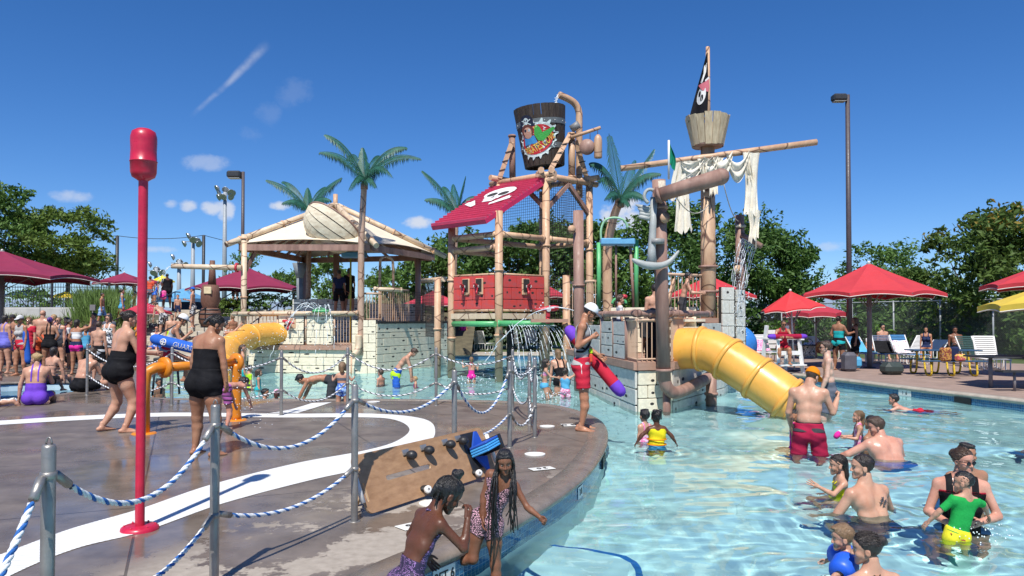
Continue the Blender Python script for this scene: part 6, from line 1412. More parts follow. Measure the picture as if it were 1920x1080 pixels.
def person(label, at=None, head=None, H=1.7, face=0, skin='fair', hair=('short','dark'), sex='m', build=1.0, age='adult', vox=.022, pelvis=(0,0,0), chest=(0,0,0), headrot=(0,0,0),
           armL=None, armR=None, legL=None, legR=None, wear=(), hands=('rest','rest'), glasses=False, group=None, sit=None, headscale=1.0, no_eyes=False, hat=None, feetflat=True, lean0=None, extra=None):
    """at = world point under the feet, or head = world point of the crown. Directions are (right, forward, up) in the person's own frame."""
    fem = 1 if sex == 'f' else 0; child = 1 if age in ('child','toddler') else 0
    hf = {'adult':.132,'teen':.142,'child':.165,'toddler':.205}[age]*headscale; HH = H*hf; body = H-HH*.98   # body height below the chin-ish
    sc = H; B = build
    leg = (H-HH)*.60; torso = (H-HH)*.385; th_l = leg*.50; sh_l = leg*.435; ank = leg*.075
    thin = {'adult':1,'teen':.92,'child':.93,'toddler':1.12}[age]
    shw = .108*H*(1 if not fem else .92)*(.5+.5*B)*{'adult':1,'teen':.97,'child':.95,'toddler':.98}[age]; hipw = .052*H*(1.06 if fem else 1)*(.6+.4*B)
    ual, fal = .165*H*({'adult':1,'teen':1,'child':.93,'toddler':.82}[age]), .142*H*({'adult':1,'teen':1,'child':.93,'toddler':.82}[age]); hl = .105*H*({'toddler':.95}.get(age,1))
    Rp = euler(*pelvis); Rc = Rp@euler(*chest)
    up = np.array([0,0,1.]); rt = np.array([1.,0,0]); fw = np.array([0,1.,0])
    P0 = np.zeros(3); waist = P0+Rp@up*torso*.30; mid = waist+(Rp@up+Rc@up)*.5*torso*.25; neck0 = mid+Rc@up*torso*.45
    shc = neck0-Rc@up*torso*.085
    J = {}
    aL = armL or ((-.12,.02,-1),(-.05,.15,-1)); aR = armR or ((.12,.02,-1),(.05,.15,-1)); lL = legL or ((-.10,.02,-1),(-.04,-.04,-1)); lR = legR or ((.10,.02,-1),(.04,-.04,-1))
    for nm, sg, ar in (('L',-1,aL),('R',1,aR)):
        s0 = shc+Rc@rt*sg*shw; u = nrm_(ar[0]); f = nrm_(ar[1]); s0 = s0+Rc@up*max(0,u[2])*.035*H; e = s0+u*ual; w = e+f*fal; J['sh'+nm], J['el'+nm], J['wr'+nm] = s0, e, w; J['hd'+nm] = nrm_(ar[2]) if len(ar) > 2 else f
    for nm, sg, lg in (('L',-1,lL),('R',1,lR)):
        h0 = P0+Rp@rt*sg*hipw-Rp@up*.02*H; k_ = h0+nrm_(lg[0])*th_l; a_ = k_+nrm_(lg[1])*sh_l; J['hp'+nm], J['kn'+nm], J['an'+nm] = h0, k_, a_; J['ft'+nm] = nrm_(lg[2]) if len(lg) > 2 else nrm_((lg[1][0]*.3+sg*.22, 1, 0))
    Rh = euler(*headrot); hb = neck0+Rc@up*(.026*H if not child else .012*H); headO = hb+Rh@np.array([0,.09*HH,.10*HH])   # chin level origin
    # ---- body field
    s = Sdf(); tf = Rp@fw; cf_ = Rc@fw; b = B*thin
    s.cone(P0-Rp@rt*hipw*.55, P0+Rp@rt*hipw*.55, .068*H*b*(1.08 if fem else 1), .068*H*b*(1.08 if fem else 1), .03, tf, .92)
    bel = .062*H*b*(1+.5*max(0,B-1.1)); s.cone(waist-Rp@rt*.022*H*B, waist+Rp@rt*.022*H*B, bel*(.93 if fem else 1), bel*(.93 if fem else 1), .045, tf, .88)
    if B > 1.18: s.ell(waist+tf*.03*H*B-Rp@up*.005*H, (.085*H*b,.07*H*b,.07*H*b), .05)
    s.cone(mid-Rc@rt*.032*H, mid+Rc@rt*.032*H, .060*H*b, .060*H*b, .04, cf_, .82)
    tp = shc-Rc@up*.035*H; s.cone(tp-Rc@rt*shw*.50, tp+Rc@rt*shw*.50, .058*H*b, .058*H*b, .04, cf_, .8)
    s.cone(shc-Rc@rt*shw*.62+Rc@up*.005*H, shc+Rc@rt*shw*.62+Rc@up*.005*H, .034*H*b, .034*H*b, .03)
    if fem and age in ('adult','teen'):
        for sg in (-1,1): s.ell(mid+Rc@rt*sg*.042*H+cf_*.050*H*b+Rc@up*.012*H, np.array([.040,.036,.042])*H*(.7+.3*B), .025)
    elif not child:
        for sg in (-1,1): s.ell(tp+Rc@rt*sg*.045*H+cf_*.032*H*b-Rc@up*.02*H, np.array([.046,.024,.034])*H*b, .03)
    nr = (.0335 if not fem else .029)*H*(.75+.25*B)*(1.05 if child else 1); s.cone(neck0-Rc@up*.03*H, headO+Rh@np.array([0,-.12,.16])*HH, nr*1.12, nr, .025)
    [s.cone(shc+Rc@rt*sg*shw*.62+Rc@up*.004*H, neck0+Rc@up*.03*H+Rc@rt*sg*.010*H, .024*H*b, .021*H, .03) for sg in (-1,1)]
    lb = .55+.45*B; lb *= thin
    if vox < .021 and not child:
        for sg in (-1,1): s.ell(tp+Rc@rt*sg*.050*H-cf_*.036*H*b-Rc@up*.02*H, np.array([.030,.018,.040])*H*b, .03, Rc)
        s.ell(mid-cf_*(.058*H*b)+Rc@up*.01*H, np.array([.010,.014,.13])*H, .022, Rc, sub=True)
        if fem == 0: s.ell(mid+cf_*(.056*H*b)-Rc@up*.0*H, np.array([.008,.012,.11])*H, .022, Rc, sub=True)
    ntor = len(s.p)
    for nm in 'LR':
        sh, e, w = J['sh'+nm], J['el'+nm], J['wr'+nm]; am = 1 if not fem else .9
        s.ell(sh-Rc@up*.004*H, np.array([.035,.034,.036])*H*lb*am, .03); s.cone(sh, e, .029*H*lb*am, .0235*H*lb*am, .02); mu = e+(w-e)*.28; s.cone(e, mu, .0235*H*lb*am, .0245*H*lb*am, .015); s.cone(mu, w, .0245*H*lb*am, .0165*H*lb, .015)
    narm = len(s.p)
    for nm in 'LR':
        h_, k_, a_ = J['hp'+nm], J['kn'+nm], J['an'+nm]; fm = 1.06 if fem else 1
        s.cone(h_, h_+(k_-h_)*.45, .058*H*lb*fm, .050*H*lb*fm, .03); s.cone(h_+(k_-h_)*.45, k_, .050*H*lb*fm, .035*H*lb, .02); s.ell(k_, np.array([.036]*3)*H*lb, .02)
        bk_ = np.cross(np.cross(nrm_(a_-k_), J['ft'+nm]), nrm_(a_-k_)); cal = k_+(a_-k_)*.30+bk_*.012*H; s.cone(k_, cal, .034*H*lb, .036*H*lb, .02); s.cone(cal, a_, .036*H*lb, .019*H*lb, .02)
        if nrm_(h_-k_)@Rp@up > .3 or True: s.ell(P0+Rp@rt*(1 if nm == 'R' else -1)*hipw*.95-tf*.035*H*b-Rp@up*.02*H, np.array([.056,.05,.056])*H*b*fm, .03)
    V, Q = s.mesh(vox); parts = [(V,Q)]; feats = [np.zeros((len(V),2))]
    # ---- head, hands, feet joined on
    fine = vox <= .0135
    hv, hq = tpl('head', fem, child, .028 if fine else (.04 if vox < .02 else .055)); X = hv.copy()
    lip = np.exp(-(((X[:,0])/.10)**4+((X[:,2]-.225)/.042)**4))*(X[:,1] > .24); brow = np.exp(-(((np.abs(X[:,0])-.135)/.085)**4+((X[:,2]-.595)/.028)**4))*(X[:,1] > .18)
    parts.append((headO+(X@Rh.T)*HH, hq)); feats.append(np.stack([np.clip(lip,0,1)*(.7 if skin in ('fair','pale','pink') else .35), np.clip(brow,0,1)*.8],1))
    for nm, sg, hk in (('L',-1,hands[0]),('R',1,hands[1])):
        if hk is None: continue
        f = J['hd'+nm]; w = J['wr'+nm]; inn = nrm_(-sg*(Rc@rt)); 
        ref = nrm_(J['wr'+nm]-J['el'+nm]); hint = -inn if abs(f@inn) < .9 else fw
        Fm = frame_from(f, np.cross(f, inn)*1.0) ; 
        # palm looks inward, thumb forward
        y = f; z = -inn-f*(f@-inn); z = nrm_(z) if np.linalg.norm(z) > .1 else up; x = np.cross(y,z)
        hv, hq = tpl('hand', hk, .032 if fine else (.045 if vox < .02 else .06)); X = hv.copy()
        if x@(Rc@fw+up*.3) < 0: X[:,0] *= -1; hq = hq[:,::-1]
        parts.append((w+(X@np.stack([x,y,z],1).T)*hl, hq)); feats.append(np.zeros((len(X),2)))
    for nm, sg in (('L',-1),('R',1)):
        if sit == 'water': break
        f = J['ft'+nm]; a_ = J['an'+nm]; y = nrm_(f); x = nrm_(np.cross(y, up)) if abs(y[2]) < .95 else rt; z = np.cross(x,y); hv, hq = tpl('foot', .035 if fine else (.05 if vox < .02 else .07)); X = hv.copy()
        if sg > 0: X[:,0] *= -1; hq = hq[:,::-1]
        parts.append((a_+(X@np.stack([x,y,z],1).T)*leg*.31, hq)); feats.append(np.zeros((len(X),2)))
    # ---- where it stands
    ca, sa_ = math.cos(R(face)), math.sin(R(face)); Rz = np.array([[ca,-sa_,0],[sa_,ca,0],[0,0,1]])
    low = min(J['anL'][2],J['anR'][2])-ank-.004
    if head is not None: crown = Rz@(headO+Rh@np.array([0,-.07,1.0])*HH); T = np.array(head)-crown
    elif sit is not None and sit != 'water': T = np.array(at)-Rz@np.array([0,0,-.068*H*b])
    else: T = np.array(at)-Rz@np.array([0,0,low])
    root = T+Rz@np.array([0,0,low]); 
    pr = empty('person', Vector(root), label, 'person', group)
    def W(v): return v@Rz.T+T
    VV = []; QQ = []; o_ = 0
    for v, q in parts: VV.append(v); QQ.append(q+o_); o_ += len(v)
    me = np_mesh('body', W(np.concatenate(VV)), np.concatenate(QQ), True); fa = np.concatenate(feats)
    if len(me.vertices) == len(fa):
        at_ = me.attributes.new('feat','FLOAT_COLOR','POINT'); cc = np.zeros((len(fa),4),np.float32); cc[:,:2] = fa; cc[:,3] = 1; at_.data.foreach_set('color', cc.ravel())
    link('body', me, MATS['skin_'+skin], pr)
    HM = np.eye(4); HM[:3,:3] = Rz@Rh*HH; HM[:3,3] = W(headO[None])[0]; HMm = Matrix(HM.tolist())
    # ---- hair, hat, eyes
    hres = .03 if fine else (.045 if vox < .02 else .06)
    if hair:
        kd = hair[0] if not (hat and hair[0] == 'short') else 'buzz'; key = ('hair',kd,hres)
        if key not in TPL: TPL[key] = hair_sdf(kd).mesh(hres, cut=hair_cut(kd))
        hv, hq = TPL[key]; link('hair', to_me('hair', W(headO+(hv@Rh.T)*HH), hq), MATS['hair_'+hair[1]], pr)
    if hair and vox < .015 and not hat and hair[0] != 'braids':
        rr_ = random.Random(len(label)); mbs = MB(); kd = hair[0]; tgt = nrm_({'bun':(0,-.9,.15),'topknot':(0,-.35,.9),'pony':(0,-.9,.12),'puffs':(.0,-.7,.6)}.get(kd,(0,-.75,-.66))); Cc = np.array([0,-.075,.635]); Rr = np.array([.335,.425,.375])*(1.075 if kd != 'buzz' else 1.045)
        for _ in range(130 if kd != 'buzz' else 90):
            th = rr_.uniform(0,2*math.pi); zz_ = rr_.uniform(-.25,1); q_ = math.sqrt(max(0,1-zz_*zz_)); d0 = np.array([q_*math.cos(th),q_*math.sin(th),zz_])
            pt_ = Cc+d0*Rr
            if pt_[1] > -.05 and pt_[2] < .52+.36*min(1,max(0,(pt_[1]+.08)/.42)): continue
            ln_ = rr_.uniform(.25,.75) if kd not in ('short','buzz') else rr_.uniform(.06,.22); jt = np.array([rr_.gauss(0,.10),rr_.gauss(0,.10),rr_.gauss(0,.10)]); pa = []
            for i_ in range(6):
                f_ = ln_*i_/5; dd = nrm_(d0*(1-f_)+(tgt+jt)*f_); pa.append(W((headO+((Cc+dd*Rr*(1.0+(.05 if kd == 'short' else .035)*f_*rr_.random()/ln_*.6))@Rh.T)*HH)[None])[0])
            mbs.tube(pa, [.0022*HH/.22*1.6]*4+[.0016,.0006], 4)
        mbs.build('hair_strands', MATS['hair_'+hair[1]], pr, fix=False)['kind'] = 'stuff'
    if hat:
        key = ('hat',hres)
        if key not in TPL: TPL[key] = hat_mesh(hres)
        (v1,q1),(v2,q2) = TPL[key]; yr = rotm((0,0,1), R(hat.get('yaw',0))); co = link('cap', to_me('cap', W(headO+((v1@yr.T)@Rh.T)*HH), q1), hat['m'], pr); link('brim', to_me('brim', W(headO+((v2@yr.T)@Rh.T)*HH), q2), hat.get('mb', hat['m']), co)
    if not no_eyes and not glasses and vox < .03:
        for sg in (-1,1):
            e_ = link('eye', EYE, None, pr); e_.matrix_parent_inverse = wm(pr).inverted(); e_.matrix_basis = HMm @ Matrix.Translation((sg*.130,.262,.502)) @ Matrix.Diagonal((.056,.06,.026,1))
    if glasses:
        g_ = link('sunglasses', GLS, M_lens, pr); g_.matrix_parent_inverse = wm(pr).inverted(); g_.matrix_basis = HMm
    # ---- clothes
    ctx = None
    def fields():
        n_ = normals(V,Q); T3 = np.concatenate([Q[:,:3], Q[:,[0,2,3]]])
        sp0 = (V-P0)@(Rp@up)/(torso); sp1 = .30+((V-waist)@nrm_(mid-waist))/torso; sp2 = .55+((V-mid)@(Rc@up))/torso
        ss = np.where(sp0 < .30, sp0, np.where(sp1 < .55, np.maximum(.30,sp1), np.maximum(.5,sp2)))
        ss = np.where((sp0 < .3) & (sp2 > .5), sp2, ss)
        xc = (V-mid)@(Rc@rt)/H; yc = (V-mid)@cf_/H; xp = (V-P0)@(Rp@rt)/H; yp = (V-P0)@tf/H
        dT = np.min([s.dist(p,V) for p in s.p[:ntor] if p[0] != 's'],0)
        dA = np.min([s.dist(p,V) for p in s.p[ntor:narm]],0); 
        lt = np.full(len(V),-1.); dl = np.full(len(V),9.)
        for nm in 'LR':
            h_, k_ = J['hp'+nm], J['kn'+nm]; d = k_-h_; t = ((V-h_)@d)/(d@d); w = np.linalg.norm((V-h_)-np.clip(t,0,1)[:,None]*d,axis=1); a_ = J['an'+nm]; d2 = a_-k_; t2 = ((V-k_)@d2)/(d2@d2); w2 = np.linalg.norm((V-k_)-np.clip(t2,0,1)[:,None]*d2,axis=1)
            tt = np.where(w2 < w, 1+np.clip(t2,0,1), t); w = np.minimum(w,w2); m = w < dl; lt = np.where(m,tt,lt); dl = np.where(m,w,dl)
        at2 = np.full(len(V),-1.); da = np.full(len(V),9.)
        for nm in 'LR':
            h_, k_ = J['sh'+nm], J['el'+nm]; d = k_-h_; t = ((V-h_)@d)/(d@d); w = np.linalg.norm((V-h_)-np.clip(t,0,1)[:,None]*d,axis=1); m = w < da; at2 = np.where(m,t,at2); da = np.where(m,w,da)
        return dict(n=n_, T=T3, s=ss, xc=xc, yc=yc, xp=xp, yp=yp, dT=dT, dA=dA, lt=lt, at=at2, legz=(V-P0)@(Rp@up)/H)
    for w in wear:
        kd = w['k']; m = w['m']; nm_ = w.get('name', kd)
        if kd in ('trunks','skirt'):
            q = Sdf(); g = w.get('g',1.16); ln = w.get('len',.72); hi_ = w.get('hi',.22)
            q.cone(P0-Rp@rt*hipw*.55, P0+Rp@rt*hipw*.55, .070*H*b*(1.05 if fem else 1)*1.06, .070*H*b*(1.05 if fem else 1)*1.06, .03, tf, .94)
            top = P0+Rp@up*torso*hi_; q.cone(top-Rp@rt*.030*H*B, top+Rp@rt*.030*H*B, .066*H*b*1.05, .066*H*b*1.05, .04, tf, .9)
            hems = []
            for z_ in 'LR':
                h_, k_ = J['hp'+z_], J['kn'+z_]; e_ = h_+(k_-h_)*(ln+.12); sd_ = (Rp@rt)*(-1 if z_ == 'L' else 1)*.010*H; q.cone(h_+sd_*.5, e_+sd_, .058*H*lb*1.06, .050*H*lb*g, .012 if kd == 'trunks' else .11); hems.append((h_,nrm_(k_-h_),ln*np.linalg.norm(k_-h_)))
                q.ell(P0+Rp@rt*(1 if z_ == 'R' else -1)*hipw*.95-tf*.035*H*b-Rp@up*.02*H, np.array([.060,.054,.060])*H*b, .03)
            tz = top+Rp@up*.012*H; un = Rp@up; slit = kd == 'trunks' and abs(nrm_(J['knL']-J['hpL'])@nrm_(J['knR']-J['hpR'])) > .8
            def cut(Pt):
                d = (Pt-tz)@un; e = np.full(Pt.shape[:-1],-1.)
                side = (Pt-P0)@(Rp@rt) < 0
                for i_, (h_,dd,L_) in enumerate(hems):
                    t = (Pt-h_)@dd-L_; e = np.where(side == (i_ == 0), t, e)
                if slit: e = np.maximum(e, np.minimum((.011*H-np.abs((Pt-P0)@(Rp@rt))), -((Pt-P0)@un)-.085*H))
                return np.maximum(d, e)
            v, qd = q.mesh(vox*.9, cut=cut); v = v+normals(v,qd)*.003*np.sin(v[:,[2]]*60+v[:,[0]]*25)
            link(nm_, to_me(nm_, W(v), qd), m, pr); continue
        ctx = ctx or fields(); c = ctx; off = w.get('off',.006)
        if kd == 'suit':      # one-piece or bottoms: bust line front/back, leg cut
            tf_ = w.get('top',.80); tb_ = w.get('back',tf_); tl = np.where(c['yc'] > 0, tf_, tb_); f = (tl-c['s'])*.5*H
            if w.get('straps'): 
                st_ = (w.get('sw',.012)-np.abs(np.abs(c['xc'])-w.get('sx',.05)*(1-.0*c['s'])))*H; st_ = np.where(c['s'] > .5, st_, -1); f = np.maximum(f, st_)
            if w.get('vneck'): f = np.where(c['yc'] > 0, np.minimum(f, (np.abs(c['xc'])-.055*np.clip((c['s']-.62)/.25,0,1.2))*H+.0), f)
            f = np.minimum(f, (c['s']-w.get('low',-1))*.5*H)
            lc = w.get('leg',.12); f = np.minimum(f, np.where((c['lt'] > -.3) & (c['legz'] < .0), (lc+.45*np.clip(.06-np.abs(c['xp']),-.03,.06)/.06*.25-c['lt'])*.2*H, 1))
            f = np.minimum(f, (c['dA']-c['dT'])*1.0+.004)
        elif kd == 'shirt':   # tank or tee
            sl = w.get('sleeve',-1); f = (w.get('top',1.0)-c['s'])*.5*H; f = np.minimum(f, (c['s']-w.get('low',0))*.5*H)
            ar = (c['dA']-c['dT'])+.012 if sl < 0 else np.maximum((c['dA']-c['dT'])+.01, (sl-c['at'])*ual); f = np.minimum(f, ar)
            if sl < 0: f = np.minimum(f, (w.get('wide',.085)-np.abs(c['xc'])+.12*np.clip(.82-c['s'],0,1))*H)
            nk = np.hypot(c['xc'], (c['s']-1.06)*torso/H*.9); f = np.minimum(f, (nk-w.get('neck',.052))*H)
            f = np.where(c['lt'] > .5, -1, f); f = np.minimum(f, (w.get('leg',.05)-np.where(c['legz'] < -.02, c['lt'], -1))*.3)
        elif kd == 'band':    # strap or bra band between two levels
            f = np.minimum((c['s']-w['lo'])*.5*H, (w['hi']-c['s'])*.5*H); f = np.minimum(f, (c['dA']-c['dT'])+.003)
        elif kd == 'sleeveleg': f = np.where(c['legz'] < .05, (w['len']-c['lt'])*.3, (w.get('hi',.15)-c['s'])*.5)*1.0
        elif kd == 'vest': f = np.minimum((w.get('hi',.98)-c['s'])*.5*H, (c['s']-w.get('lo',.12))*.5*H); f = np.minimum(f, (c['dA']-c['dT'])+.008); nk = np.hypot(c['xc'], (c['s']-1.04)*torso/H*.9); f = np.minimum(f, (nk-.05)*H)
        fl = off*np.clip(.75+.25*np.sin(V[:,2]*38+V[:,0]*17+V[:,1]*23),0,1)[:,None] if off > .011 else off
        r_ = clip_field(V+c['n']*fl, c['T'], f)
        if r_ is None: continue
        link(nm_, to_me(nm_, W(r_[0]), r_[1]), m, pr)
    J = {k: W(v[None])[0] if k[:2] not in ('hd','ft') else Rz@v for k, v in J.items()}; J['headO'] = W(headO[None])[0]; J['HM'] = HMm; J['chest'] = W(mid[None])[0]; J['cf'] = Rz@cf_; J['crt'] = Rz@(Rc@rt); J['cup'] = Rz@(Rc@up); J['neck'] = W(neck0[None])[0]; J['P0'] = W(P0[None])[0]; J['HH'] = HH; J['hl'] = hl; J['pf'] = Rz@tf; J['prt'] = Rz@(Rp@rt)
    return pr, J
# ---------------------------------------------------------------- cloth materials
def pat(name, c1, c2, scale=22, thr=.42, kind='cell', c3=None):
    """printed fabric: blotches of c2 on c1"""
    m = mat(name, c1, .8, .06, 9); n, l, b = nodes(m); tc = n.new('ShaderNodeTexCoord')
    if kind == 'cell': v = n.new('ShaderNodeTexVoronoi'); v.inputs['Scale'].default_value = scale; v.inputs['Randomness'].default_value = 1; so = v.outputs['Distance']
    elif kind == 'ring': v = n.new('ShaderNodeTexVoronoi'); v.feature = 'DISTANCE_TO_EDGE'; v.inputs['Scale'].default_value = scale; so = v.outputs['Distance']
    elif kind == 'stripe': v = n.new('ShaderNodeTexWave'); v.inputs['Scale'].default_value = scale; v.bands_direction = 'Z'; v.inputs['Distortion'].default_value = 1.5; so = v.outputs['Fac']
    else: v = n.new('ShaderNodeTexNoise'); v.inputs['Scale'].default_value = scale; v.inputs['Detail'].default_value = 2; so = v.outputs['Fac']
    l.new(tc.outputs['Object'], v.inputs['Vector']); r = n.new('ShaderNodeValToRGB'); r.color_ramp.interpolation = 'CONSTANT' if kind != 'stripe' else 'LINEAR'
    r.color_ramp.elements[0].color = (*c1,1); r.color_ramp.elements[1].position = thr; r.color_ramp.elements[1].color = (*c2,1)
    if c3: e = r.color_ramp.elements.new(thr*1.35); e.color = (*c3,1)
    l.new(so, r.inputs[0]); l.new(r.outputs[0], b.inputs['Base Color']); return m
K = {k: fab('cloth_'+k, c) for k, c in dict(black=(.012,.012,.014), red=(.50,.025,.05), grey=(.40,.39,.375), purple=(.16,.06,.50), navy=(.02,.03,.08), blue=(.03,.12,.50), skyblue=(.10,.38,.62), teal=(.02,.38,.40), green=(.02,.34,.07), lime=(.45,.75,.03), pink=(.75,.12,.32), hotpink=(.70,.03,.30), yellow=(.75,.62,.02), white=(.74,.74,.73), maroon=(.34,.015,.05), charcoal=(.045,.045,.05), slate=(.10,.11,.14), orange=(.72,.22,.01), orangered=(.70,.10,.05), palegrey=(.55,.55,.55), lav=(.16,.16,.55)).items()}
K['leopard'] = pat('print_leopard', (.015,.012,.014), (.66,.36,.44), 70, .14, 'ring'); K['paisley'] = pat('print_paisley', (.012,.010,.03), (.34,.18,.42), 52, .34, 'cell', (.03,.02,.06))
K['floral'] = pat('print_floral_orange', (.62,.10,.03), (.12,.03,.02), 14, .55, 'noise'); K['camo'] = pat('print_black_white', (.55,.55,.55), (.02,.02,.03), 16, .5, 'noise'); K['bluewhite'] = pat('print_blue_white', (.70,.72,.74), (.03,.22,.55), 5, .5, 'stripe'); K['pinkprint'] = pat('print_pink', (.72,.16,.36), (.75,.50,.60), 26, .5, 'noise'); K['bluefloral'] = pat('print_blue_floral', (.03,.10,.45), (.30,.48,.75), 24, .5, 'noise'); K['limeblue'] = K['blue']; K['pinkblack'] = pat('print_purple_stripe', (.02,.012,.03), (.45,.12,.38), 5, .55, 'stripe'); K['yellowprint'] = pat('print_yellow_tropical', (.78,.68,.02), (.45,.10,.03), 16, .64, 'noise', (.05,.30,.08)); K['bwdot'] = pat('print_white_black', (.72,.72,.70), (.03,.05,.05), 20, .55, 'noise')
def T_(m, **k): return dict(k='trunks', m=K[m], name='swim_trunks', **k)
def Su(m, **k): return dict(k='suit', m=K[m], name='swimsuit', **k)
def Sh(m, **k): return dict(k='shirt', m=K[m], name='shirt', **k)
def SK(m, **k): return dict(k='skirt', m=K[m], name='swim_skirt', **k)
def Bt(m, **k): return dict(k='suit', m=K[m], name='bikini_bottom', top=.16, back=.16, **k)
def Bd(m, lo=.60, hi=.80): return dict(k='band', m=K[m], name='bikini_top', lo=lo, hi=hi)
BEND = ((0,0,0),)
# ---------------------------------------------------------------- foreground: the two girls at the pool edge
g1, J1 = person('girl with a topknot and purple print swimsuit wiping her nose at the pool edge', head=D(857,899,4.78), H=1.36, face=-62, age='child', sex='f', skin='deep', hair=('topknot','black'), vox=.0115, pelvis=(14,0,0), chest=(14,0,6), headrot=(38,0,-6), headscale=.96,
   armR=((.30,.62,-.72),(-.30,.28,.92),(-.35,.25,.9)), armL=((-.62,-.12,-.75),(.1,.55,-.8)), legL=((-.08,.75,-.6),(-.02,-.1,-1)), legR=((.08,.72,-.6),(.02,-.1,-1)), hands=('rest','grip'), wear=[Su('paisley', top=.80, back=.34, leg=.18), dict(k='suit', m=K['paisley'], name='swim_bottom', top=.14, back=.16, leg=.22, off=.010)])
def strap(parent, pts, r, m, name='strap', n=6): return MB().tube(smooth_path(pts, 5), r, n).build(name, m, parent)
nk = Vector(J1['neck']); cf_ = Vector(J1['cf']); cr = Vector(J1['crt']); cu = Vector(J1['cup'])
strap(g1, [nk-cf_*.055+cu*.005, nk+cr*.052-cf_*.01+cu*.012, nk+cr*.062+cf_*.055-cu*.03, nk+cr*.05+cf_*.085-cu*.09], .007, K['paisley'])
strap(g1, [nk-cf_*.055+cu*.005, nk-cr*.052-cf_*.01+cu*.012, nk-cr*.062+cf_*.055-cu*.03, nk-cr*.05+cf_*.085-cu*.09], .007, K['paisley'])
g2, J2 = person('girl with long black braids and leopard print swimsuit climbing out of the pool', head=D(946,846,5.3), H=1.08, face=172, age='child', sex='f', skin='brown', hair=('braids','black'), vox=.0115, pelvis=(2,-20,0), chest=(6,-4,-4), headrot=(14,2,12), headscale=.93,
   armR=((.30,.05,-1),(-.02,.22,-1)), armL=((-.52,.22,-.80),(-.72,.62,-.32)), legR=((.12,.12,-1),(.96,-.25,-.20),(.95,-.2,-.35)), legL=((-.06,.05,-1),(-.03,-.08,-1)), hands=('grip','rest'), wear=[Su('leopard', top=.90, back=.5, leg=.22, vneck=1), dict(k='suit', m=K['leopard'], name='swim_bottom', top=.2, leg=.30, off=.009)])
hm = J2['HM']; rb = random.Random(8)
def braid(parent, pts, r, m, name='braid'):
    P = smooth_path(pts, 8); N = len(P); rad = [r*(1-.55*i/N)*(1+.22*math.sin(i*1.9)) for i in range(N)]; MB().tube(P, rad, 6).build(name, m, parent)
for i in range(22):
    sx = -1 if i % 2 else 1; a = rb.uniform(.12,.34); yb = rb.uniform(-.25,.22); st_ = hm@Vector((sx*a*1.02, yb, .80-.5*abs(yb)*0)); bl = hm@Vector((sx*rb.uniform(.34,.40), yb*.5+.06, .32)); fr_ = Vector(J2['neck'])+Vector((sx*-.075*rb.uniform(.6,1.2)-.005, -.085-rb.uniform(0,.03), -.06)); L_ = rb.uniform(.24,.50) if sx > 0 else rb.uniform(.16,.34)
    braid(g2, [st_, bl, fr_, fr_+Vector((rb.uniform(-.02,.02), -.012, -L_*.5)), fr_+Vector((rb.uniform(-.03,.03), .01, -L_))], .0085, MATS['hair_black'])
# strands across the girl with the topknot
for i in range(9):
    sx = rb.uniform(-.3,.3); a = J1['HM']@Vector((sx,-.40,.45)); braid(g1, [a, a+Vector((-.02,-.0,-.06)), a+Vector((-.03+rb.uniform(-.02,.02),-.01,-.13-rb.uniform(0,.05)))], .006, MATS['hair_black'], 'hair_lock')
# ---------------------------------------------------------------- standing lifeguard
fp_ = G(1092,806); M_capw = K['white']
lg, JL = person('lifeguard in grey tank top and red shorts standing at the pool edge looking down', at=fp_, H=1.79, face=-100, skin='tan', hair=('short','dark'), vox=.0125, pelvis=(-2,0,0), chest=(7,0,0), headrot=(34,0,0), armR=((.16,-.22,-1),(-.35,.80,.52)), armL=((-.2,.0,-1),(.15,.6,-.4)), hands=('rest','grip'), legR=((.07,.08,-1),(.03,-.10,-1)), legL=((-.10,.02,-1),(-.05,-.06,-1)), glasses=True,
   hat=dict(m=K['white'], mb=K['slate']), wear=[dict(k='trunks', m=K['red'], name='swim_shorts', len=.70, hi=.12, g=1.12), Sh('grey', off=.016, low=-.02, neck=.062, wide=.12)])
# cap front panel, shorts stripe, lanyard, strap, whistle
mb = MB(); 
for i in range(7):
    t = -.9+1.8*i/6; 
P0_ = Vector(JL['P0']); knR = Vector(JL['knR']); hpR = Vector(JL['hpR']); prt = Vector(JL['prt'])
sd = (hpR+(knR-hpR)*.0); stp = [hpR+prt*.112+Vector((0,0,.03)), hpR.lerp(knR,.35)+prt*.105, hpR.lerp(knR,.72)+prt*.098]
MB().tube(smooth_path(stp,4), .012, 4).build('shorts_stripe', K['white'], lg)
nk = Vector(JL['neck']); cf_ = Vector(JL['cf']); cr = Vector(JL['crt']); cu = Vector(JL['cup'])
for sg in (-1,1): strap(lg, [nk-cf_*.05+cu*.03, nk+cr*sg*.06+cu*.02, nk+cf_*.10+cr*sg*.045-cu*.09, nk+cf_*.135-cu*.30], .006, K['white'], 'lanyard')
strap(lg, [nk+cr*-.10-cf_*.06+cu*-.0, nk-cr*.10+cf_*.09-cu*.08, nk+cf_*.125+cr*.04-cu*.26, nk+cr*.165+cf_*.06-cu*.40, nk+cr*.17-cf_*.06-cu*.42], .016, K['black'], 'tube_strap')
strap(lg, [nk+cr*.165+cf_*.02-cu*.36, nk+cf_*.13-cu*.42, nk-cr*.15+cf_*.03-cu*.44], .014, K['black'], 'hip_strap')
w_ = nk+cf_*.145+cr*.05-cu*.40; MB().box(w_, (.05,.05,.07), bev=.01).build('whistle', K['lime'], lg); MB().box(w_-Vector((0,0,.10)), (.05,.05,.13), bev=.015).build('pouch', K['orangered'], lg)
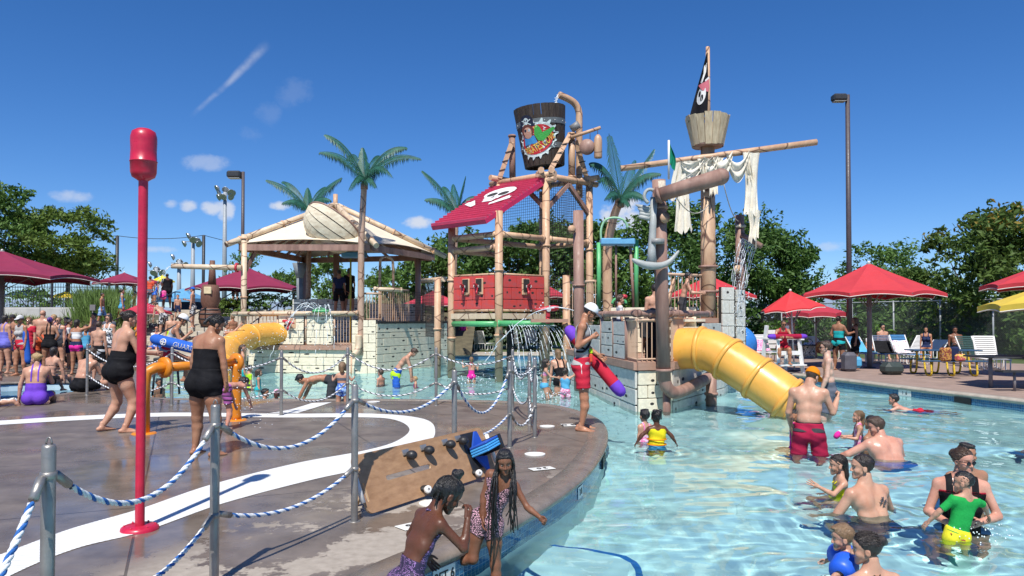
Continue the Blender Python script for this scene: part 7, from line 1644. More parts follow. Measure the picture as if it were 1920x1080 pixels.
def rescue_tube(label, a, b, r, cm, ce, txt=None, face_cam=True, strap_to=None):
    a = Vector(a); b = Vector(b); L = (b-a).length; t = empty('rescue_tube', (a+b)/2, label, 'rescue tube', 'lifeguard rescue tubes'); d = (b-a).normalized()
    MB().lathe([(r,.16*L),(r,.84*L)], a, axis=d, n=16).build('foam_body', cm, t)
    for s0, s1 in ((0,.17),(1,.83)): 
        pr_ = [(0,0),(r*.55,.012*L),(r*.9,.05*L),(r*1.02,.12*L),(r*1.02,.17*L)]; MB().lathe(pr_ if s0 == 0 else pr_, a if s0 == 0 else b, axis=d if s0 == 0 else -d, n=16).build('end_cap', ce, t)
    if txt:
        tm = text_mesh(txt, r*1.25, .001); ux = d; uy = Vector((0,0,1))-d*d.z; uy.normalize(); un = ux.cross(uy)
        for v in tm.vertices:
            x, y = v.co.x, v.co.y; an = y/r; v.co = a+d*(L*.62+x)+uy*math.sin(an)*(r+.006)+un*math.cos(an)*(r+.006)
        link('lettering', tm, K['white'], t)
        mb = MB(); c_ = a+d*L*.27+un*(r+.006); mb.tube([c_+ux*math.cos(q)*r*.55+uy*math.sin(q)*r*.55-un*(1-math.cos(math.asin(min(1,abs(math.sin(q)*.55)))))*r for q in [2*math.pi*i/16 for i in range(16)]], .012, 4, closed=True); mb.beam(c_-ux*r*.4, c_+ux*r*.4, .02, .02); mb.beam(c_-uy*r*.4, c_+uy*r*.4, .02, .02); mb.build('emblem', K['white'], t)
    return t
rescue_tube('red rescue tube with purple ends tucked under the standing lifeguard\'s arm', D(1062,612,11.45), D(1170,742,11.15), .095, K['red'], K['purple'])
# ---------------------------------------------------------------- women in black on the pad, seated guard
person('woman in black halter swimsuit with bun walking past the red splash pole', at=G(222,809), H=1.72, face=-42, sex='f', build=1.26, skin='fair', hair=('bun','dark'), vox=.0135, pelvis=(4,0,0), chest=(8,0,0), headrot=(12,0,-10), armR=((.18,.35,-.95),(-.1,1,-.12)), armL=((-.3,.2,-.9),(.2,.8,-.3)), legL=((-.14,.10,-1),(-.10,-.48,-.9)), legR=((.12,.34,-1),(.06,-.30,-1)), wear=[Su('black', top=.84, back=.46, leg=.3, off=.008), SK('black', len=.22, g=1.0, hi=.26)])
person('woman in strapless black swimsuit looking down on the splash pad', at=G(383,853), H=1.62, face=-22, sex='f', build=1.22, skin='olive', hair=('pony','black'), vox=.0135, pelvis=(3,0,0), chest=(7,0,0), headrot=(30,0,-38), armR=((.20,.0,-1),(.05,.12,-1)), armL=((-.20,-.05,-1),(-.05,.15,-1)), legL=((-.14,.10,-1),(-.02,-.06,-1)), legR=((.14,.05,-1),(.06,-.08,-1)), wear=[Su('black', top=.80, back=.70, leg=.3, off=.008), SK('black', len=.34, g=1.0, hi=.24)])
person('child in purple striped trunks stooping behind the woman in strapless black', at=G(416,806), H=1.2, face=-14, age='child', skin='pink', hair=('short','dark'), vox=.018, pelvis=(75,0,0), chest=(20,0,0), headrot=(70,0,0), armR=((.1,.5,-.9),(0,.5,-.9)), armL=((-.1,.5,-.9),(0,.5,-.9)), legL=((-.1,.25,-1),(-.05,-.35,-1)), legR=((.1,.25,-1),(.05,-.35,-1)), wear=[T_('pinkblack', len=.7)])
sg_, JS = person('seated lifeguard in white cap and grey top holding the blue rescue tube', head=D(347,591,16.3), H=1.74, face=-72, sex='f', skin='tan', hair=('pony','brown'), vox=.018, pelvis=(14,0,0), chest=(16,0,0), headrot=(26,0,0), armR=((.16,.30,-.9),(-.2,.75,.75)), armL=((-.1,.6,-.8),(.1,.8,.2)), hands=('grip','fist'), legL=((-.1,.9,-.3),(0,-.1,-1)), legR=((.1,.9,-.3),(0,-.1,-1)), glasses=True, hat=dict(m=K['white'], mb=K['slate']), wear=[Sh('grey', off=.012), T_('red', len=.5)])
rescue_tube('blue rescue tube marked GUARD in front of the lifeguard in the white cap', D(283,634,15.9), D(392,660,15.7), .115, K['blue'], K['blue'], 'GUARD')
cb = empty('guard_stool', (JS['P0'][0], JS['P0'][1], 0), 'low dark stool under the lifeguard in the white cap', 'stool'); p = Vector(JS['P0']); MB().box((p.x,p.y,p.z-.16), (.4,.4,.08), bev=.02).build('seat', M_dark, cb)
for sx in (-1,1):
    for sy in (-1,1): MB().cyl((p.x+sx*.16,p.y+sy*.16,p.z-.2), (p.x+sx*.2,p.y+sy*.2,0), .025, n=8).build('leg', M_dark, cb)
# ---------------------------------------------------------------- crowd on the left deck
LV = .024
def stand(label, px, yf, H, face=0, yh=None, **k):
    p = G(px, yf); k.setdefault('vox', LV); return person(label, at=p, H=H, face=face, **k)
HIPS = dict(armL=((-.35,-.15,-.9),(.55,.25,-.75)), armR=((.35,-.15,-.9),(-.55,.25,-.75)))
stand('woman in violet skirted swimsuit standing at the far left edge', 8, 700, 1.68, -20, sex='f', build=1.2, skin='fair', hair=('bob','dark'), wear=[Su('lav', top=.82, back=.6, straps=1), SK('lav', len=.25)])
lw, JW = stand('lifeguard in grey tank and red shorts carrying a blue tube in the left crowd', 38, 704, 1.66, 165, sex='f', skin='tan', hair=('pony','brown'), headrot=(10,0,0), armR=((.25,.05,-1),(-.5,.6,-.2)), glasses=True, hat=dict(m=K['palegrey']), wear=[Sh('grey', off=.012), T_('red', len=.3)])
a = Vector(JW['shR'])+Vector((.34,-.05,-.12)); rescue_tube('blue rescue tube hanging beside the lifeguard in the left crowd', a+Vector((-.06,0,.05)), a+Vector((.05,0,-.95)), .09, K['blue'], K['blue'])
stand('boy in red rash shirt among the crowd at the left', 54, 697, 1.62, 170, skin='fair', hair=('short','light'), glasses=True, wear=[Sh('red', sleeve=.55), T_('maroon')])
stand('big bald man seen from behind in orange floral trunks', 79, 694, 1.84, 12, build=1.28, skin='fair', hair=None, wear=[T_('floral', len=.7)])
stand('woman in black racerback swimsuit with hand on hip', 92, 699, 1.62, 10, sex='f', build=1.15, skin='olive', hair=('bun','purple'), wear=[Su('black', top=.85, back=.55, straps=1, sx=.03), SK('black', len=.2)], **HIPS)
stand('woman in dark tankini and sunglasses facing the camera in the crowd', 109, 694, 1.62, 175, sex='f', build=1.2, skin='fair', hair=('bun','light'), glasses=True, wear=[Su('slate', top=.82, straps=1), SK('charcoal', len=.2)])
stand('boy in pale blue shirt behind the girl in the tube top', 129, 692, 1.55, -70, skin='olive', hair=('short','dark'), wear=[Sh('white', sleeve=.6), T_('navy')])
stand('girl in white tube top and pink trimmed dark shorts with hands on head', 143, 702, 1.55, -12, sex='f', build=1.05, skin='tan', hair=('bob','dark'), armR=((.6,.2,.2),(-.3,.5,.8)), armL=((-.35,-.1,-.9),(.4,.4,-.6)), wear=[Bd('white', .42, .80), T_('navy', len=.3), dict(k='suit', m=K['hotpink'], name='shorts_trim', top=.04, back=.04, leg=.36, low=-.3, off=.012)])
stand('blonde woman at the back of the left crowd in navy', 100, 688, 1.72, 150, sex='f', skin='pink', hair=('bob','blonde'), wear=[Su('navy', top=.85, straps=1)])
stand('man at the back of the left crowd with dark cap', 22, 690, 1.7, 160, skin='olive', hair=('short','dark'), hat=dict(m=K['charcoal']), wear=[T_('navy')])
stand('boy in black and grey trunks standing with his back turned', 184, 716, 1.50, -8, skin='fair', hair=('short','brown'), vox=.02, wear=[dict(k='trunks', m=K['black'], name='swim_trunks', len=.72), dict(k='suit', m=K['palegrey'], name='trunk_band', top=.05, back=.05, leg=.16, low=-.25, off=.014)])
stand('woman in white patterned tankini and sunglasses behind the boy in black trunks', 203, 702, 1.68, 165, sex='f', build=1.1, skin='fair', hair=('bob','dark'), glasses=True, wear=[Su('bwdot', top=.82, straps=1, low=.1), SK('camo', len=.2)])
stand('tall man with sunglasses at the back beside the woman in white tankini', 204, 686, 1.78, 170, skin='olive', hair=('buzz','dark'), glasses=True, wear=[Sh('slate', sleeve=.5), T_('charcoal')])
CROWD = [('woman in red swimsuit behind the boy in pale blue',124,683,1.64,150,'f','fair','red'),('girl in turquoise swimsuit right of the pink shorts',160,690,1.4,200,'f','tan','skyblue'),('man in white trunks near the foot of the left handrail',176,676,1.8,140,'m','pink','white'),('woman in orange swimsuit behind the red splash pole',258,672,1.66,120,'f','olive','orange'),('man in lime trunks behind the blue tube',322,668,1.78,200,'m','fair','lime'),('woman in maroon swimsuit right of the seated guard',402,664,1.62,-60,'f','fair','maroon'),('girl in pink swimsuit near the lower steps',372,660,1.3,170,'f','fair','pink'),('man in slate trunks behind the woman in strapless black',436,668,1.75,60,'m','tan','slate'),('woman in white swimsuit by the left castle corner',300,664,1.6,150,'f','brown','white')]
for i, (lb, px, yf, H_, fc_, sx_, sk_, cl_) in enumerate(CROWD):
    stand(lb, px, yf, H_, fc_, sex=sx_, skin=sk_, vox=.03, no_eyes=True, build=1+.1*(i % 3), age='adult' if H_ > 1.45 else 'child', hair=(('bun','bob','pony')[i % 3] if sx_ == 'f' else 'short', ('dark','brown','black','light')[i % 4]), armL=((-.3,.1*(i % 4),-.9),(.2,.3+.2*(i % 3),-.6)), wear=[Su(cl_, straps=1) if sx_ == 'f' else T_(cl_)])
SITP = dict(legL=((-.15,.95,-.1),(-.05,.5,-.85)), legR=((.15,.95,-.1),(.05,.5,-.85)))
person('woman in string bikini sitting with her back turned on the pool rim', at=G(93,719,.02), sit='deck', H=1.62, face=-12, sex='f', skin='fair', hair=('bob','dark'), vox=.02, pelvis=(8,0,0), chest=(6,0,0), armR=((.35,.1,-.95),(.15,.15,-1)), legL=((-.2,.95,.15),(0,.5,-.8)), legR=((.2,.95,.15),(0,.5,-.8)), wear=[Bt('black'), Bd('black', .60, .635)])
person('man in black trunks sitting with his back turned beside the steel post', at=G(151,733,.02), sit='deck', H=1.76, face=-18, build=1.1, skin='fair', hair=('short','brown'), vox=.019, pelvis=(12,0,0), chest=(16,0,0), headrot=(20,0,-10), armR=((.1,.45,-.85),(-.1,.8,.2)), legL=((-.2,.95,.15),(0,.5,-.8)), legR=((.35,.95,.12),(0,.6,-.75)), wear=[T_('black')])
person('woman in purple swimsuit with blonde bun sitting at the small pool', at=G(66,757,.02), sit='deck', H=1.66, face=18, sex='f', build=1.2, skin='fair', hair=('bun','blonde'), vox=.018, pelvis=(4,0,0), chest=(8,0,0), headrot=(4,0,62), armL=((-.32,.0,-1),(-.1,.0,-1)), armR=((.2,.4,-.9),(-.2,.8,.1)), legL=((-.35,.95,.1),(0,.6,-.8)), legR=((.15,.95,.1),(0,.6,-.8)), wear=[Su('purple', top=.80, back=.45, straps=1, sw=.007, sx=.035, leg=.2)])
person('child in patterned swimsuit sitting at the left edge by the small pool', at=G(-6,760,.02), sit='deck', H=1.1, face=-60, age='child', skin='fair', hair=('bob','brown'), vox=.018, legL=((-.2,.95,.1),(0,.6,-.8)), legR=((.2,.95,.1),(0,.6,-.8)), wear=[Su('bwdot', straps=1)])
# ---------------------------------------------------------------- on the terrace and steps
def up_at(label, px, yf, d, H, face=0, **k):
    z = D(px,yf,d).z; p = D(px,yf,d); k.setdefault('vox', .03); return person(label, at=p, H=H, face=face, no_eyes=True, **k)
up_at('boy in blue and white trunks walking beside the grass bank', 191, 612, 32.6, 1.42, -80, skin='tan', hair=('short','dark'), legL=((-.1,.35,-1),(0,-.3,-1)), legR=((.1,-.25,-1),(0,-.4,-1)), wear=[T_('bluewhite')])
up_at('woman in turquoise swimsuit walking up beside the handrail', 228, 610, 34.2, 1.62, -60, sex='f', skin='fair', hair=('pony','dark'), legL=((-.1,.35,-1),(0,-.3,-1)), legR=((.1,-.25,-1),(0,-.4,-1)), wear=[Su('skyblue', straps=1), SK('skyblue', len=.2)])
up_at('big man in black with a pink backpack at the top of the steps', 313, 577, 42.5, 1.85, 40, build=1.3, skin='deep', hair=('buzz','black'), wear=[Sh('black', sleeve=.6, low=-.3), T_('black')])
up_at('shirtless man in patterned trunks standing on the steps', 361, 614, 35.2, 1.80, 100, skin='fair', hair=('short','dark'), hat=dict(m=K['blue']), armR=((.1,.3,-.9),(-.3,.9,.2)), wear=[T_('camo')])
up_at('boy in dark trunks standing on the steps below the tent', 333, 600, 37.6, 1.22, 200, age='child', skin='fair', hair=('short','brown'), wear=[T_('navy')])
up_at('person in bright orange shirt behind the red pole on the terrace', 281, 578, 42.2, 1.72, 10, skin='olive', hair=('short','dark'), wear=[Sh('orangered', sleeve=.6, low=-.1), T_('slate')])
up_at('woman in pink shirt behind the barrel pillar on the terrace', 441, 572, 46, 1.6, 190, sex='f', skin='olive', hair=('bob','dark'), wear=[Sh('hotpink', sleeve=.6), T_('black')])
up_at('woman in dark suit on the terrace left of the orange shirt', 252, 578, 42.4, 1.6, 100, sex='f', skin='olive', hair=('bob','black'), wear=[Su('camo', straps=1)])
up_at('girl with backpack stooping on the terrace above the handrail', 290, 579, 41.8, 1.5, -60, sex='f', skin='tan', hair=('pony','dark'), pelvis=(20,0,0), wear=[Su('blue', straps=1)])
up_at('man in patterned trunks bending on the steps in front of the red umbrella', 306, 632, 33.4, 1.7, 60, skin='fair', hair=('short','brown'), pelvis=(35,0,0), chest=(15,0,0), headrot=(40,0,0), wear=[T_('camo')])
person('boy in blue shirt sitting on the lower steps', at=Vector((-13.2,31.5,.20)), sit='step', H=1.3, face=170, age='child', skin='fair', hair=('short','dark'), vox=.03, no_eyes=True, wear=[Sh('blue', sleeve=.6), T_('navy')], **SITP)
person('man in white shirt and sunglasses sitting on the steps behind the blue tube', at=Vector((-15.3,32.2,.36)), sit='step', H=1.75, face=185, skin='pink', hair=('buzz','brown'), vox=.03, glasses=True, wear=[Sh('white', sleeve=.5), T_('blue')], **SITP)
# ---------------------------------------------------------------- paddlers in the middle
def wade(label, px, yh, d, H, face=0, **k):
    k.setdefault('vox', .020); return person(label, head=D(px,yh,d), H=H, face=face, **k)
wade('girl in teal rash suit standing below the left slide', 455, 646, 20.8, 1.45, -60, age='child', sex='f', skin='fair', hair=('wet','brown'), wear=[Su('teal', top=.95, back=.9, leg=.5)])
wade('boy in lime green rash shirt in the shallow water', 467, 685, 19.9, 1.15, -50, age='child', skin='fair', hair=('short','black'), wear=[Sh('lime', sleeve=.7), T_('charcoal')])
wade('toddler in teal swimsuit in the shallow water beside the lime boy', 485, 692, 19.6, .95, -70, age='toddler', sex='f', skin='fair', hair=('bob','brown'), wear=[Su('teal', top=.85, straps=1)])
wade('boy with only his head above water between the two women', 298, 710, 17.6, 1.2, -120, age='child', skin='olive', hair=('short','black'), sit='water', wear=[T_('navy')])
wade('dark haired boy with his head above water left of the bending man', 497, 729, 16.6, 1.2, -90, age='child', skin='tan', hair=('short','black'), sit='water', wear=[T_('navy')])
wade('baby in a pale pink sun cap in the water at the pad edge', 519, 731, 16.4, .85, 0, age='toddler', skin='fair', hair=('bob','red'), hat=dict(m=K['pinkprint']), sit='water', wear=[Su('pink')])
wade('shirtless man in black trunks bending over with hands in the water', 556, 706, 17.4, 1.76, 88, skin='tan', hair=('short','black'), vox=.018, pelvis=(74,0,0), chest=(30,0,0), headrot=(62,0,0), armL=((-.1,.45,-.9),(.1,.4,-.9)), armR=((.1,.45,-.9),(-.1,.4,-.9)), legL=((-.1,.10,-1),(0,-.15,-1)), legR=((.1,.14,-1),(0,-.15,-1)), wear=[T_('charcoal', len=.85)])
wade('little girl in blue floral swimsuit with her back turned at the pad edge', 642, 679, 14.9, .98, 5, age='toddler', sex='f', skin='fair', hair=('bob','light'), vox=.016, armL=((-.5,.1,-.6),(-.2,.7,.3)), armR=((.5,.1,-.6),(.2,.7,.2)), wear=[Su('bluefloral', top=.5, back=.4, leg=.45), Bd('slate', .58, .74)])
wade('boy sitting in the shallow water in front of the castle wall', 714, 693, 21.2, 1.2, 60, age='child', skin='pink', hair=('short','brown'), sit='water', wear=[T_('navy')])
mg, _ = wade('shirtless man in lime and blue trunks leaning over a baby', 781, 655, 21.0, 1.78, -82, skin='fair', hair=('short','brown'), pelvis=(20,0,0), chest=(24,0,0), headrot=(48,0,0), armR=((.1,.30,-.95),(0,.10,-1)), armL=((-.1,.35,-.9),(0,.15,-1)), wear=[T_('blue', len=.85), dict(k='suit', m=K['lime'], name='trunk_panel', top=.12, back=.12, leg=.75, low=-.6, off=.020)])
wade('baby in pink suit held up by the man in lime trunks', 779, 706, 20.7, .72, 100, age='toddler', skin='fair', hair=('short','blonde'), wear=[Su('hotpink', top=.9)])
wade('girl in hot pink swimsuit running under the bucket tower', 884, 669, 22.2, 1.12, 0, age='child', sex='f', skin='fair', hair=('wet','light'), armL=((-.6,.2,-.3),(-.1,.3,.9)), armR=((.4,.2,-.8),(.1,.3,.9)), wear=[Su('hotpink', top=.8, back=.5, straps=1, sw=.006, sx=.03)])
wade('girl in pink and blue bikini splashing beside the standing lifeguard', 1024, 673, 17.9, 1.22, -80, age='child', sex='f', skin='fair', hair=('long','dark'), vox=.018, chest=(8,0,-10), armR=((.2,.5,-.7),(.0,.9,-.1)), armL=((-.3,-.4,-.7),(-.2,.5,-.7)), legL=((-.1,.7,-.6),(0,-.5,-.8)), legR=((.1,.2,-1),(0,-.4,-.9)), wear=[Bt('skyblue'), Bd('pinkprint', .60, .82)])
wade('woman in black swimsuit with long wet hair seen from behind', 1046, 655, 18.9, 1.64, 20, sex='f', build=1.1, skin='fair', hair=('long','light'), vox=.018, pelvis=(15,0,0), chest=(15,0,0), wear=[Su('black', top=.8, back=.55, straps=1), SK('black', len=.2)])
wade('small child in a blue float vest and pink shorts reaching up', 1060, 690, 18.0, .98, -20, age='toddler', skin='fair', hair=('short','dark'), armR=((.5,.2,.3),(.1,.2,1)), wear=[dict(k='vest', m=K['skyblue'], name='float_vest', off=.02), T_('pinkprint')])
# ---------------------------------------------------------------- people on the structures and on the far deck
wade('shirtless boy leaning on the rail of the ship tower upper deck', 1290, 511, 18.6, 1.5, -100, skin='fair', hair=('short','black'), vox=.02, pelvis=(8,0,0), chest=(10,0,0), armR=((.2,.4,-.8),(0,.95,.0)), armL=((-.2,.4,-.8),(0,.95,.0)), wear=[T_('charcoal')])
wade('shirtless man seen from behind on the ship tower beside the front post', 1228, 533, 17.6, 1.75, 10, skin='fair', hair=('short','dark'), wear=[T_('charcoal')])
wd, JD = wade('woman in black dress behind the balusters of the ship tower', 1222, 578, 15.95, 1.66, 15, sex='f', build=1.2, skin='olive', hair=('bun','dark'), vox=.018, pelvis=(6,0,0), chest=(8,0,0), headrot=(16,0,0), wear=[Su('black', top=.95, back=.9, leg=.3, off=.01), SK('black', len=.62)])
wade('boy in white shirt standing on the ship tower walkway', 1162, 553, 18.0, 1.35, -85, age='child', skin='fair', hair=('short','brown'), wear=[Sh('white', sleeve=.6), T_('navy')])
wade('person in navy shirt standing under the cream roof', 636, 506, 29.6, 1.75, 0, skin='olive', hair=('short','black'), vox=.03, wear=[Sh('navy', sleeve=.6), T_('black')])
wade('person in dark top beside the navy shirt under the cream roof', 655, 503, 29.8, 1.7, 20, sex='f', skin='olive', hair=('bob','black'), vox=.03, wear=[Sh('black', sleeve=.6), T_('black')])
wade('dark haired swimmer climbing at the foot of the left slide', 424, 605, 24.5, 1.7, -70, sex='f', skin='fair', hair=('bun','dark'), vox=.026, armR=((.3,.7,.1),(-.1,.6,.7)), wear=[Su('camo', straps=1)])
fd = lambda label, px, yf, H, face, **k: person(label, at=G(px,yf), H=H, face=face, vox=.03, no_eyes=True, **k)
fd('man in pale shirt and navy trunks walking on the far deck', 803, 664, 1.72, -80, skin='fair', hair=('short','dark'), legL=((-.1,.4,-1),(0,-.2,-1)), legR=((.1,-.25,-1),(0,-.5,-1)), wear=[Sh('palegrey', sleeve=.6), T_('navy')])
fd('woman in red top with a towel on the far deck behind the tower', 868, 660, 1.66, 180, sex='f', skin='tan', hair=('bob','dark'), wear=[Sh('hotpink', sleeve=.4), T_('blue')])
fd('lifeguard in red on the far deck left of the tower post', 836, 661, 1.7, 175, skin='fair', hair=('short','dark'), wear=[Sh('red', sleeve=.5), T_('red')])
# ---------------------------------------------------------------- swimmers in the right pool
vk, JV = wade('small child in a yellow life vest seen from behind', 1231, 769, 10.8, 1.02, 4, age='toddler', skin='deep', hair=('puffs','black'), vox=.014, armL=((-.75,.05,-.62),(-.55,.1,-.8)), armR=((.72,.0,-.66),(.55,.15,-.8)), wear=[dict(k='vest', m=K['yellow'], name='life_vest', off=.03, lo=.16, hi=.93), T_('skyblue')])
for z_ in (.0,.075): 
    c_ = Vector(JV['chest'])+Vector((0,0,-.03-z_)); MB().tube([c_+Vector((.135*math.cos(t), .118*math.sin(t), 0)) for t in [2*math.pi*i/20 for i in range(20)]], .009, 6, closed=True).build('vest_strap', K['orange'], vk)
wade('small child in pink swimsuit beside the yellow life vest', 1209, 768, 11.5, .98, 25, age='toddler', sex='f', skin='fair', hair=('short','black'), vox=.016, wear=[Su('pinkprint', top=.7, back=.5, straps=1)])
oc, _ = wade('man in orange cap and red trunks standing with his back turned', 1527, 692, 10.5, 1.80, -22, build=1.06, skin='fair', hair=('buzz','brown'), vox=.0135, pelvis=(2,0,0), chest=(8,0,0), headrot=(32,0,-32), armR=((.35,.15,-.9),(.25,.62,.72)), armL=((-.22,.05,-1),(.1,.5,-.8)), hands=('rest','fist'), hat=dict(m=K['orange']), wear=[dict(k='trunks', m=K['maroon'], name='swim_trunks', len=.8, hi=.18), dict(k='suit', m=K['charcoal'], name='trunk_waistband', top=.24, back=.24, low=.02, leg=.3, off=.017)])
wade('girl in hot pink swimsuit half hidden behind the man in the orange cap', 1489, 768, 10.9, 1.15, -120, age='child', sex='f', skin='tan', hair=('wet','black'), vox=.016, wear=[Su('hotpink', top=.8, straps=1)])
wade('pale man in grey trunks and sunglasses wading toward the slide', 1549, 640, 14.0, 1.80, 72, skin='pale', hair=('short','brown'), vox=.0145, chest=(4,0,0), headrot=(2,0,0), armR=((.25,.05,-1),(.0,.25,-1)), armL=((-.2,.1,-1),(.0,.4,-1)), legL=((-.1,.25,-1),(0,-.15,-1)), glasses=True, wear=[dict(k='trunks', m=K['slate'], name='swim_trunks', len=.85)])
wade('boy swimming on his front near the far right wall', 1676, 739, 15.4, 1.35, 62, age='child', skin='pink', hair=('short','black'), vox=.016, pelvis=(80,0,0), chest=(-12,0,0), headrot=(2,0,0), armL=((-.5,.8,-.4),(.0,.9,-.5)), armR=((.5,.8,-.4),(.0,.9,-.5)), legL=((-.1,-1,-.1),(0,-1,-.1),(0,-1,-.2)), legR=((.1,-1,-.1),(0,-1,-.1),(0,-1,-.2)), wear=[T_('red')])
lgk, JK = wade('laughing girl in pink swimsuit holding a toy beside the big man', 1611, 770, 11.2, 1.12, 78, age='child', sex='f', skin='fair', hair=('wet','light'), vox=.014, headrot=(-4,0,0), armR=((.15,.30,-.9),(-.1,1,.05)), armL=((-.2,.35,-.9),(.1,1,.1)), hands=('grip','grip'), wear=[Su('pinkprint', top=.85, back=.6, straps=1)])
ty = empty('water_toy', Vector(JK['wrL'])+Vector((-.1,0,.02)), 'small pink water toy in the laughing girl\'s hands', 'toy'); p = Vector(JK['wrL'])*.5+Vector(JK['wrR'])*.5+Vector((-.11,-.02,.03)); MB().lathe([(0,-.06),(.035,-.055),(.045,0),(.035,.05),(.02,.06),(0,.06)], p, axis=(.6,.3,.5), n=12).build('body', K['hotpink'], ty); MB().lathe([(0,0),(.028,0),(.03,.02),(0,.022)], p+Vector((.04,.02,.035)), axis=(.6,.3,.5), n=12).build('cap', K['white'], ty)
wade('big man with glasses crouching in the water seen from behind', 1640, 783, 10.2, 1.82, 14, build=1.32, skin='pink', hair=('short','brown'), vox=.0145, pelvis=(12,0,0), chest=(18,0,0), headrot=(14,0,62), armL=((-.75,.45,-.5),(-.3,.8,-.5)), armR=((.5,.3,-.8),(.1,.6,-.8)), sit='water', glasses=False, legL=((-.2,.9,-.4),(0,-.2,-1)), legR=((.2,.9,-.4),(0,-.2,-1)), wear=[T_('blue')])
wade('dark haired woman half hidden behind the big man with glasses', 1634, 779, 10.9, 1.6, 40, sex='f', skin='olive', hair=('bun','black'), vox=.016, sit='water', wear=[Su('black')])
gh, JG = wade('girl with wet dark hair and yellow halter in profile', 1570, 853, 8.05, 1.28, 84, age='child', sex='f', skin='fair', hair=('wet','dark'), vox=.0125, headrot=(6,0,0), armL=((-.45,.65,-.45),(.1,.85,.45)), armR=((.3,.1,-.9),(.1,.5,-.8)), hands=('open','rest'), sit='water', legL=((-.2,.9,-.4),(0,-.2,-1)), legR=((.2,.9,-.4),(0,-.2,-1)), wear=[Su('yellow', top=.8, back=.4)])
nk = Vector(JG['neck']); cf_ = Vector(JG['cf']); cr = Vector(JG['crt']); cu = Vector(JG['cup'])
for sg in (-1,1): strap(gh, [nk-cf_*.05+cu*.01, nk+cr*sg*.045+cu*.012, nk+cf_*.075+cr*sg*.03-cu*.06], .006, K['yellow'])
mt, JM = wade('man with cropped hair and a cross tattoo on his shoulder blade', 1617, 852, 7.2, 1.80, 22, skin='fair', hair=('buzz','dark'), vox=.0125, pelvis=(8,0,0), chest=(10,0,0), headrot=(2,0,62), armL=((-.40,.3,-.8),(-.2,.6,-.7)), armR=((.55,.2,-.7),(.5,.3,-.75)), sit='water', legL=((-.2,.9,-.4),(0,-.2,-1)), legR=((.2,.9,-.4),(0,-.2,-1)), wear=[T_('navy')])
c_ = Vector(JM['shR'])*.55+Vector(JM['shL'])*.45-Vector(JM['cup'])*.10+Vector(JM['crt'])*.045-Vector(JM['cf'])*.112; x_, u_, n__ = Vector(JM['crt']), Vector(JM['cup']), -Vector(JM['cf'])
mb = MB()
for a_ in range(4):
    an = a_*math.pi/2; d1 = x_*math.cos(an)+u_*math.sin(an); d2 = -x_*math.sin(an)+u_*math.cos(an); mb.add([c_, c_+d1*.042+d2*.019-n__*.004, c_+d1*.036-n__*.003, c_+d1*.042-d2*.019-n__*.004], [(0,1,2),(0,2,3)])
mb.build('tattoo', mat('tattoo_ink', (.06,.06,.07), .6), mt, fix=False)
ws, JWs = wade('woman with sunglasses and messy bun holding the boy in green', 1806, 841, 6.75, 1.66, 158, sex='f', build=1.12, skin='pink', hair=('bun','brown'), vox=.0125, headrot=(6,0,38), armL=((-.38,.10,-.92),(.62,.62,-.1)), armR=((.34,.12,-.92),(-.55,.72,-.2)), hands=('rest','rest'), glasses=True, sit='water', wear=[Su('black', top=.82, back=.6, straps=1, sw=.016, sx=.06), dict(k='band', m=K['red'], name='suit_edge', lo=.80, hi=.835)])
for i in range(7): 
    a_ = JWs['HM']@Vector((rb.uniform(-.1,.15),-.52,.62)); MB().tube([a_, a_+Vector((.04+.03*rb.random(),.02,rb.uniform(-.02,.03))), a_+Vector((.07+.05*rb.random(),.02,-.05-.04*rb.random()))], [.006,.004,.001], 4).build('hair_lock', MATS['hair_brown'], ws)
wade('boy in green rash shirt and yellow trunks held in the water by the woman', 1806, 884, 6.3, 1.02, 12, age='child', skin='fair', hair=('buzz','black'), vox=.0125, headscale=1.08, pelvis=(-8,14,0), chest=(2,-6,0), headrot=(4,0,40), armL=((-.62,.35,-.7),(-.35,.5,-.75)), armR=((.85,.35,-.30),(.55,.3,-.7)), wear=[Sh('green', sleeve=.8, off=.009, low=.06, neck=.04), T_('yellowprint', hi=.12)])
wade('dark haired swimmer whose head shows behind the woman with sunglasses', 1812, 832, 7.9, 1.7, 190, skin='olive', hair=('short','dark'), vox=.018, sit='water', wear=[T_('navy')])
wb, JB = wade('woman with dark bun and string top in the foreground water', 1622, 998, 5.1, 1.64, 12, sex='f', skin='fair', hair=('bun','dark'), vox=.0115, chest=(6,0,0), headrot=(8,0,58), armL=((-.3,.45,-.8),(.1,.85,-.1)), armR=((.3,.5,-.7),(-.1,.85,.1)), sit='water', hands=('grip','grip'), wear=[Bd('red', .58, .60), Bt('black')])
nk = Vector(JB['neck']); cf_ = Vector(JB['cf']); cr = Vector(JB['crt']); cu = Vector(JB['cup']); b0 = nk-cf_*.072-cu*.012
for sg in (-1,1):
    strap(wb, [b0, nk+cr*sg*.055-cf_*.01+cu*.02, nk+cr*sg*.06+cf_*.06-cu*.04], .005, K['black']); strap(wb, [b0, b0+cr*sg*.04-cu*.02-cf_*.012, b0+cr*sg*.045-cu*.045-cf_*.015, b0+cr*sg*.02-cu*.05-cf_*.014, b0-cf_*.005], .004, K['red' if sg > 0 else 'black'], 'tie_loop'); strap(wb, [b0, b0+cr*sg*.015-cu*.07-cf_*.018, b0+cr*sg*.03-cu*.15-cf_*.02], .004, K['black'], 'tie_end')
